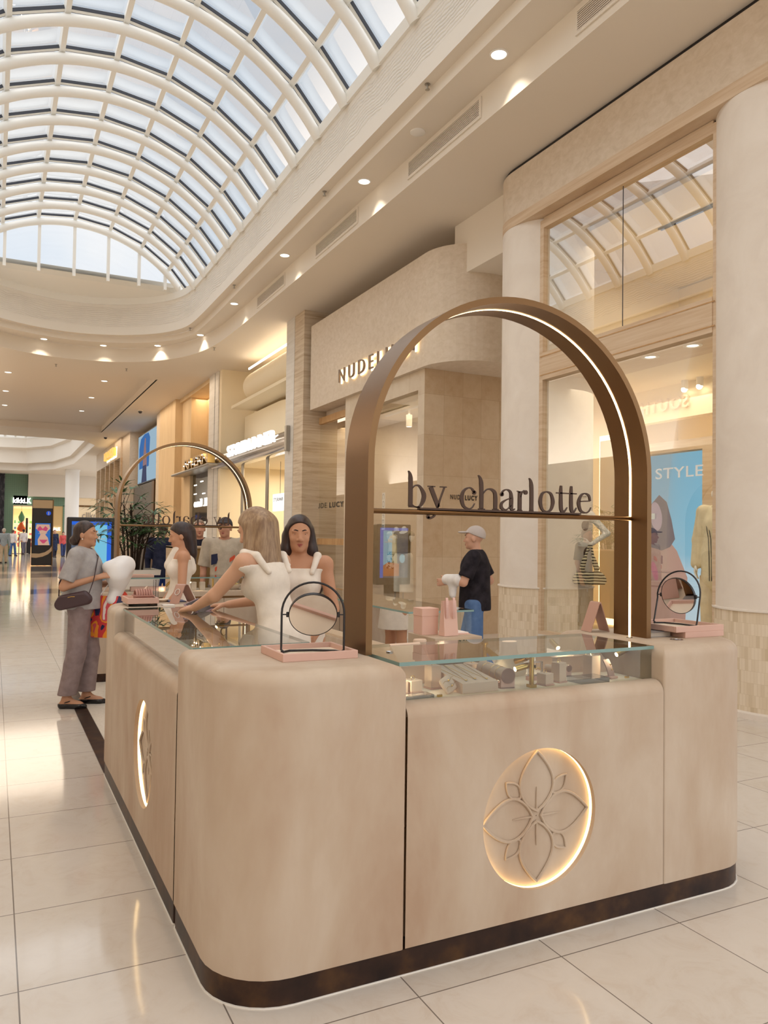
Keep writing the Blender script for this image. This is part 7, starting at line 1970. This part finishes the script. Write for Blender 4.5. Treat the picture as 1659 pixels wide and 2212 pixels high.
# ---------------- shoppers behind the kiosk
J = skeleton(1.06, True, elR=(.25, .05, 1.12), wrR=(.12, .24, 1.16), hyaw=.1)
t, P, R, s, box = person('person in a black t-shirt with white print standing behind the back counter', (2.66, 11.3, 0), (-.28, -.96), J, (202, 150, 126), .011)
face_bits(t, J, P, R, I4, s=s); f = SDF(box[0], box[1], .01); hair_cap(f, P, R, s, .006, (.6, -.8, -.025)); sdf_obj('hair', f, hair_mat((120, 98, 84), (150, 124, 104)), t, I4)
tee(t, J, box, .011, cloth('black_tee', (34, 32, 42)), .82, .016, .85)
mb = MB(); y = .145
for z in (1.27, 1.24, 1.21):
    for k in range(6): mb.box(-.075+.025*k, -.058+.025*k, y-.004, y+.01, z-.009, z+.009)
new_obj('shirt_print', mb, M['white'], t, loc=(0, 0, 0))
trousers(t, J, box, .011, cloth('navy_trousers', (42, 46, 70)), .95, .05); shoes(t, J, box, .01, M['black'])
J = skeleton(1.06, True, elL=(-.25, .0, 1.12), hyaw=-.2)
t, P, R, s, box = person('person in dark cap and beige shirt with orange stripe behind back counter', (2.62, 9.75, 0), (-.35, -.93), J, (196, 146, 122), .010)
face_bits(t, J, P, R, I4, s=s); f = SDF(box[0], box[1], .009); hair_cap(f, P, R, s, .012, (.35, -.93, -.030)); f.ell(P(0, .10, .058), np.array((.07, .07, .012))*s, .01, R); sdf_obj('cap', f, mat('dark_cap', (66, 62, 66), .8), t, I4)
tee(t, J, box, .010, cloth('beige_shirt', (186, 174, 158)), .85, .02, .95)
mb = MB(); mb.rings([[(x_, .15-.35*x_*x_, z_) for x_, z_ in ((-.14, 1.33), (.10, 1.17), (.10, 1.12), (-.14, 1.28))], [(x_, .12-.35*x_*x_, z_) for x_, z_ in ((-.14, 1.33), (.10, 1.17), (.10, 1.12), (-.14, 1.28))]], sm=False); new_obj('orange_stripe', mb, mat('orange_cloth', (212, 84, 56), .8), t, loc=(0, 0, 0))
mb = MB(); mb.rings([[(x_, .15-.35*x_*x_, z_) for x_, z_ in ((.04, 1.35), (.15, 1.33), (.15, 1.20), (.08, 1.22))], [(x_, .12-.35*x_*x_, z_) for x_, z_ in ((.04, 1.35), (.15, 1.33), (.15, 1.20), (.08, 1.22))]], sm=False); new_obj('navy_panel', mb, mat('navy_cloth', (38, 42, 72), .8), t, loc=(0, 0, 0))
trousers(t, J, box, .011, cloth('grey_trousers', (120, 112, 106)), .95, .05); shoes(t, J, box, .01, M['black'])
J = skeleton(1.05, True, knR=(.1, .06, .5), anR=(.1, .12, .085), knL=(-.1, -.02, .49), anL=(-.1, -.2, .11))
t, P, R, s, box = person('person in navy jacket and blue trousers walking behind the palm', (2.72, 14.3, 0), (.3, .95), J, (196, 146, 120), .014)
f = SDF(box[0], box[1], .012); hair_cap(f, P, R, s, .010); sdf_obj('hair', f, M['hair_k'], t, I4)
tee(t, J, box, .013, cloth('navy_jacket', (36, 40, 62)), .80, .02, 1.0); f = SDF(box[0], box[1], .013)
for S in 'LR': f.cone(J['el'+S], J['wr'+S], .055, .04, .02)
sdf_obj('sleeve', f, cloth('navy_jacket2', (36, 40, 62)), t, I4)
trousers(t, J, box, .013, cloth('blue_trousers', (44, 64, 128)), .95, .05); shoes(t, J, box, .012, M['black'])
# passer-by between kiosk and shops
J = skeleton(1.0, True, knR=(.1, .10, .5), anR=(.1, .17, .085), knL=(-.1, -.02, .48), anL=(-.1, -.24, .13), elR=(.25, -.12, 1.13), wrR=(.22, .06, .98), elL=(-.25, .08, 1.13), wrL=(-.12, .28, 1.12))
t, P, R, s, box = person('person in pale cap, black top and blue jeans walking past the limestone corner', (4.42, 6.75, 0), (-.75, .66), J, (204, 158, 134), .009)
face_bits(t, J, P, R, I4, s=s); f = SDF(box[0], box[1], .008); hair_cap(f, P, R, s, .012, (.35, -.93, -.030)); f.ell(P(0, .10, .058), np.array((.07, .07, .012))*s, .01, R); sdf_obj('cap', f, mat('pale_cap', (186, 176, 172), .8), t, I4)
tee(t, J, box, .009, cloth('black_top', (40, 36, 42)), .84, .018, .8); trousers(t, J, box, .009, cloth('blue_jeans', (86, 114, 158)), .96, .05, .012, .025); shoes(t, J, box, .009, M['white'])
Tp = Matrix.Translation((4.42, 6.75, 0)) @ Matrix.Rotation(math.atan2(.75, .66), 4, 'Z')
t = world_thing('folded_cloth', 'white folded garment carried over the arm of the walking person in jeans', 'clothing', Tp)
f = SDF((-.4, 0, .8), (.1, .5, 1.3), .009); f.cone((-.22, .14, 1.15), (-.12, .27, 1.15), .062, .055, .02); f.cone((-.18, .20, 1.13), (-.18, .20, 1.0), .05, .035, .03); sdf_obj('garment', f, cloth('white_cloth', (226, 222, 220)), t, I4)
# far shoppers
def far_person(label, loc, face, top_c, leg_c, hair_c, h=.02, s_=1.0, man=True, long_coat=False):
    J = skeleton(s_, man, knR=(.1, .08, .5), anR=(.1, .14, .085), knL=(-.1, -.02, .49), anL=(-.1, -.16, .10))
    t, P, R, s, box = person(label, loc, face, J, (206, 160, 138), h)
    f = SDF(box[0], box[1], h*.8); hair_cap(f, P, R, s, .012); sdf_obj('hair', f, mat('far_hair', hair_c, .7), t, I4)
    f = SDF(box[0], box[1], h); torso(f, J, .025, .06)
    for S in 'LR': arm(f, J, S, .02)
    if long_coat: f.cone(J['pel'], J['pel']+v3(0, 0, -.45), .16, .20, .06)
    f.keep(above(.45 if long_coat else .86)); f.keep(outside_ball(J['nkb']+v3(0, .02, .05), .07)); sdf_obj('coat' if long_coat else 'shirt', f, cloth('far_top', top_c), t, I4)
    trousers(t, J, box, h, cloth('far_legs', leg_c), .95, .06); shoes(t, J, box, h, M['black'], tk=.012)
    return t
far_person('person with white hair in pale blue shirt and cream trousers walking away at far left', (.50, 46.5, 0), (.1, 1), (176, 194, 212), (214, 200, 180), (226, 222, 216), s_=1.1)
far_person('person in white top and blue jeans beside the far shop entrance', (1.25, 62, 0), (.6, .8), (226, 222, 222), (76, 104, 150), (90, 70, 60), .025, 1.1)
far_person('person in long navy coat standing right of the information totem', (3.75, 58, 0), (.3, -.95), (44, 52, 78), (50, 50, 60), (120, 92, 72), .025, 1.12, False, True)
far_person('person in pink and red top far behind the person in grey', (4.45, 60, 0), (.2, -1), (206, 92, 92), (60, 70, 110), (70, 52, 46), .025, 1.05, False)
far_person('person in white shirt and grey trousers at the far shop queue posts', (2.1, 67, 0), (-.5, .85), (222, 214, 214), (110, 106, 120), (60, 48, 44), .028, 1.15)

# ---------------- dress forms and mannequins
M['mann'] = mat('mannequin_white', (236, 232, 226), .35, spec=.4)
def dress_form(loc, face, label, top_m, bottom, h=.012):
    J = skeleton(.98); rz = math.atan2(-face[0], face[1])
    t = thing('dress_form', label, 'mannequin', loc, rz, 'dress forms in the limestone window'); INV[t.name] = None
    lo, hi = v3(-.3, -.25, .0), v3(.3, .25, 1.55)
    f = SDF(lo, hi, h); torso(f, J); 
    for S in 'LR': f.ell(J['sh'+S]+v3(0, 0, -.05), (.05, .055, .085), .03)
    f.cone(J['nkb'], J['nkb']+v3(0, .01, .07), .05, .048, .02); f.keep(above(.80)); sdf_obj('torso', f, M['mann'], t, I4)
    f = SDF(lo, hi, h); torso(f, J, .012); f.cone(J['chs'], J['pel'], .13, .155, .05); f.keep(above(1.02 if bottom != 'vest' else .72)); f.keep(outside_ball(J['nkb']+v3(0, .03, .04), .09))
    if bottom == 'vest': pass
    sdf_obj('top', f, top_m, t, I4)
    if bottom == 'trousers':
        f = SDF(lo, hi, h)
        for S in 'LR': f.cone(J['hp'+S]+v3(0, 0, .06), J['an'+S]+v3(0, 0, .22), .10, .105, .04)
        f.ell(J['pel'], (.165, .115, .12), .05); f.keep(below(1.04)); f.keep(above(.30)); sdf_obj('trousers', f, cloth('white_trousers', (232, 228, 222), 4), t, I4)
    if bottom == 'shorts':
        f = SDF(lo, hi, h)
        for S in 'LR': f.cone(J['hp'+S]+v3(0, 0, .06), J['kn'+S]+v3(0, 0, .1), .10, .115, .04)
        f.ell(J['pel'], (.165, .115, .12), .05); f.keep(below(1.03)); f.keep(above(.70))
        m = mat('leaf_print', (226, 220, 206), .8); setc(m, ramp(m, noise(m, coords(m), 14, 2, .5, 1.5), [(.52, (228, 222, 208)), (.56, (96, 88, 64))], 'CONSTANT')); sdf_obj('shorts', f, m, t, I4)
    mb = MB(); mb.lathe([(.19, 0), (.19, .015), (.02, .022), (.012, .03), (.012, .9)], (0, 0, 0), 20); new_obj('stand', mb, M['steel'], t, loc=(0, 0, 0))
    return t
dress_form((6.95, 13.4, .285), (-.9, -.5), 'white dress form in cream vest and leaf print shorts, left in the limestone window', cloth('cream_vest', (230, 220, 202), 4), 'shorts')
dress_form((6.75, 12.7, .285), (-.9, -.5), 'dress form in olive top and long white trousers in the limestone window', cloth('olive_top', (150, 132, 98), 8), 'trousers')
dress_form((6.9, 12.05, .285), (-.9, -.5), 'dress form in long cream sleeveless dress beside the limestone pier', cloth('cream_dress', (228, 220, 204), 4), 'vest')
mb = MB(); mb.box(6.55, 6.95, 11.1, 11.6, .285, .95, .005); tag(new_obj('display_plinth', mb, M['shopcream']), 'cream display plinth at the right of the limestone window', 'plinth')
def full_mannequin(loc, face, J, label, h=.008):
    rz = math.atan2(-face[0], face[1]); t = thing('mannequin', label, 'mannequin', loc, rz); INV[t.name] = None
    pts = np.array([v for v in J.values() if isinstance(v, np.ndarray)]); lo, hi = pts.min(0)-.2, pts.max(0)+.22; lo[2] = -.01
    f = SDF(lo, hi, h); torso(f, J)
    for S in 'LR': arm(f, J, S); hand(f, J, S, J.get('hd'+S), J.get('hn'+S), .4, J['s']); leg(f, J, S); foot(f, J, S)
    P, R, s = headf(f, J); f.keep(lambda X, Y, Z: -Z+0*X+0*Y+.002)
    sdf_obj('body', f, M['mann'], t, I4); return t, P, R, s, (lo, hi)
# swimsuit mannequin: hand on hip holding a striped bag
J = skeleton(1.08, elL=(-.36, .02, 1.17), wrL=(-.15, .15, 1.03), elR=(.21, -.02, 1.10), wrR=(.25, .05, .85), knL=(-.085, .02, .49), anL=(-.075, -.01, .085), hroll=.1)
J['hdL'] = (1, .25, .15); J['hnL'] = (.1, -1, 0)
FM = (-.55, -.83)
t, P, R, s, box = full_mannequin((6.78, 7.98, .40), FM, J, 'white mannequin in brown swimsuit and striped hat in the shop window')
f = SDF(box[0], box[1], .008); torso(f, J, .008); f.keep(below(1.42)); f.keep(lambda X, Y, Z: (.93-.34*np.abs(X)*(-3.2)*.45)-Z+0*Y); sdf_obj('swimsuit', f, mat('brown_lycra', (104, 82, 64), .5), t, I4)
m = mat('striped_knit', (232, 220, 186), .85); vv = coords(m); sp = m.node_tree.nodes.new('ShaderNodeSeparateXYZ'); m.node_tree.links.new(vv, sp.inputs[0])
fr = mth(m, 'FRACT', mth(m, 'MULTIPLY', mth(m, 'ADD', sp.outputs['Z'], mth(m, 'MULTIPLY', noise(m, vv, 6, 2), .03)), 27)); setc(m, mixc(m, mth(m, 'LESS_THAN', fr, .42), (236, 224, 192), (70, 60, 50))); M['stripe'] = m
f = SDF(box[0], box[1], .007); hair_cap(f, P, R, s, .016, (.25, -.97, -.02)); f.ell(P(0, .0, .02), np.array((.125, .14, .02))*s, .02, R); f.keep(lambda X, Y, Z: P(0, 0, .006)[2]-Z+0*X+0*Y); sdf_obj('bucket_hat', f, M['stripe'], t, I4)
Tm = Matrix.Translation((6.78, 7.98, .40)) @ Matrix.Rotation(math.atan2(-FM[0], FM[1]), 4, 'Z')
t = world_thing('knit_bag', 'black and cream striped knit bag hanging from the mannequin arm', 'bag', Tm)
f = SDF((-.45, .05, .4), (.2, .4, 1.2), .007)
f.cone((-.30, .22, .66), (.02, .22, .66), .055, .05, .0); f.cone((-.27, .22, .72), (-.01, .22, .72), .05, .05, .06); f.cone((-.23, .22, .82), (-.19, .22, .93), .035, .03, .05); f.cone((-.05, .22, .82), (-.08, .22, .93), .035, .03, .05)
f.keep(lambda X, Y, Z: np.abs(Y-.22)-.04+0*X+0*Z)
f.cone((-.19, .22, .93), (-.165, .20, 1.10), .018, .014, .02); f.cone((-.08, .22, .93), (-.135, .20, 1.10), .018, .014, .02); f.cone((-.165, .2, 1.10), (-.135, .2, 1.10), .014, .014, .01)
sdf_obj('bag', f, M['stripe'], t, I4)
# mannequin in cream set beside the screen
J = skeleton(1.08, hyaw=.3)
t, P, R, s, box = full_mannequin((7.05, 5.95, .40), (-.9, -.43), J, 'white mannequin in loose cream outfit with laced stripe, half behind the right column')
f = SDF(box[0], box[1], .01); torso(f, J, .02); f.cone(J['chs'], J['pel']+v3(0, 0, -.2), .15, .20, .06)
for S in 'LR': f.cone(J['sh'+S], J['el'+S], .075, .075, .03); f.cone(J['el'+S], J['wr'+S], .07, .06, .02)
f.keep(above(.62)); f.keep(outside_ball(J['nkb']+v3(0, .05, .03), .08)); sdf_obj('tunic', f, cloth('cream_tunic', (226, 212, 182), 6), t, I4)
f = SDF(box[0], box[1], .01)
for S in 'LR': leg(f, J, S, .03, .03, 2, .03)
f.keep(below(.8)); f.keep(above(.12)); sdf_obj('trousers', f, cloth('cream_trousers', (222, 206, 178), 6), t, I4)
mb = MB()
for dx in (-.012, .012): mb.tube([(.10+dx, .135, 1.34), (.07+dx, .165, 1.2), (.06+dx, .175, 1.0), (.05+dx, .20, .75)], .004, 5)
new_obj('lace_stripe', mb, M['black'], t, loc=(0, 0, 0))
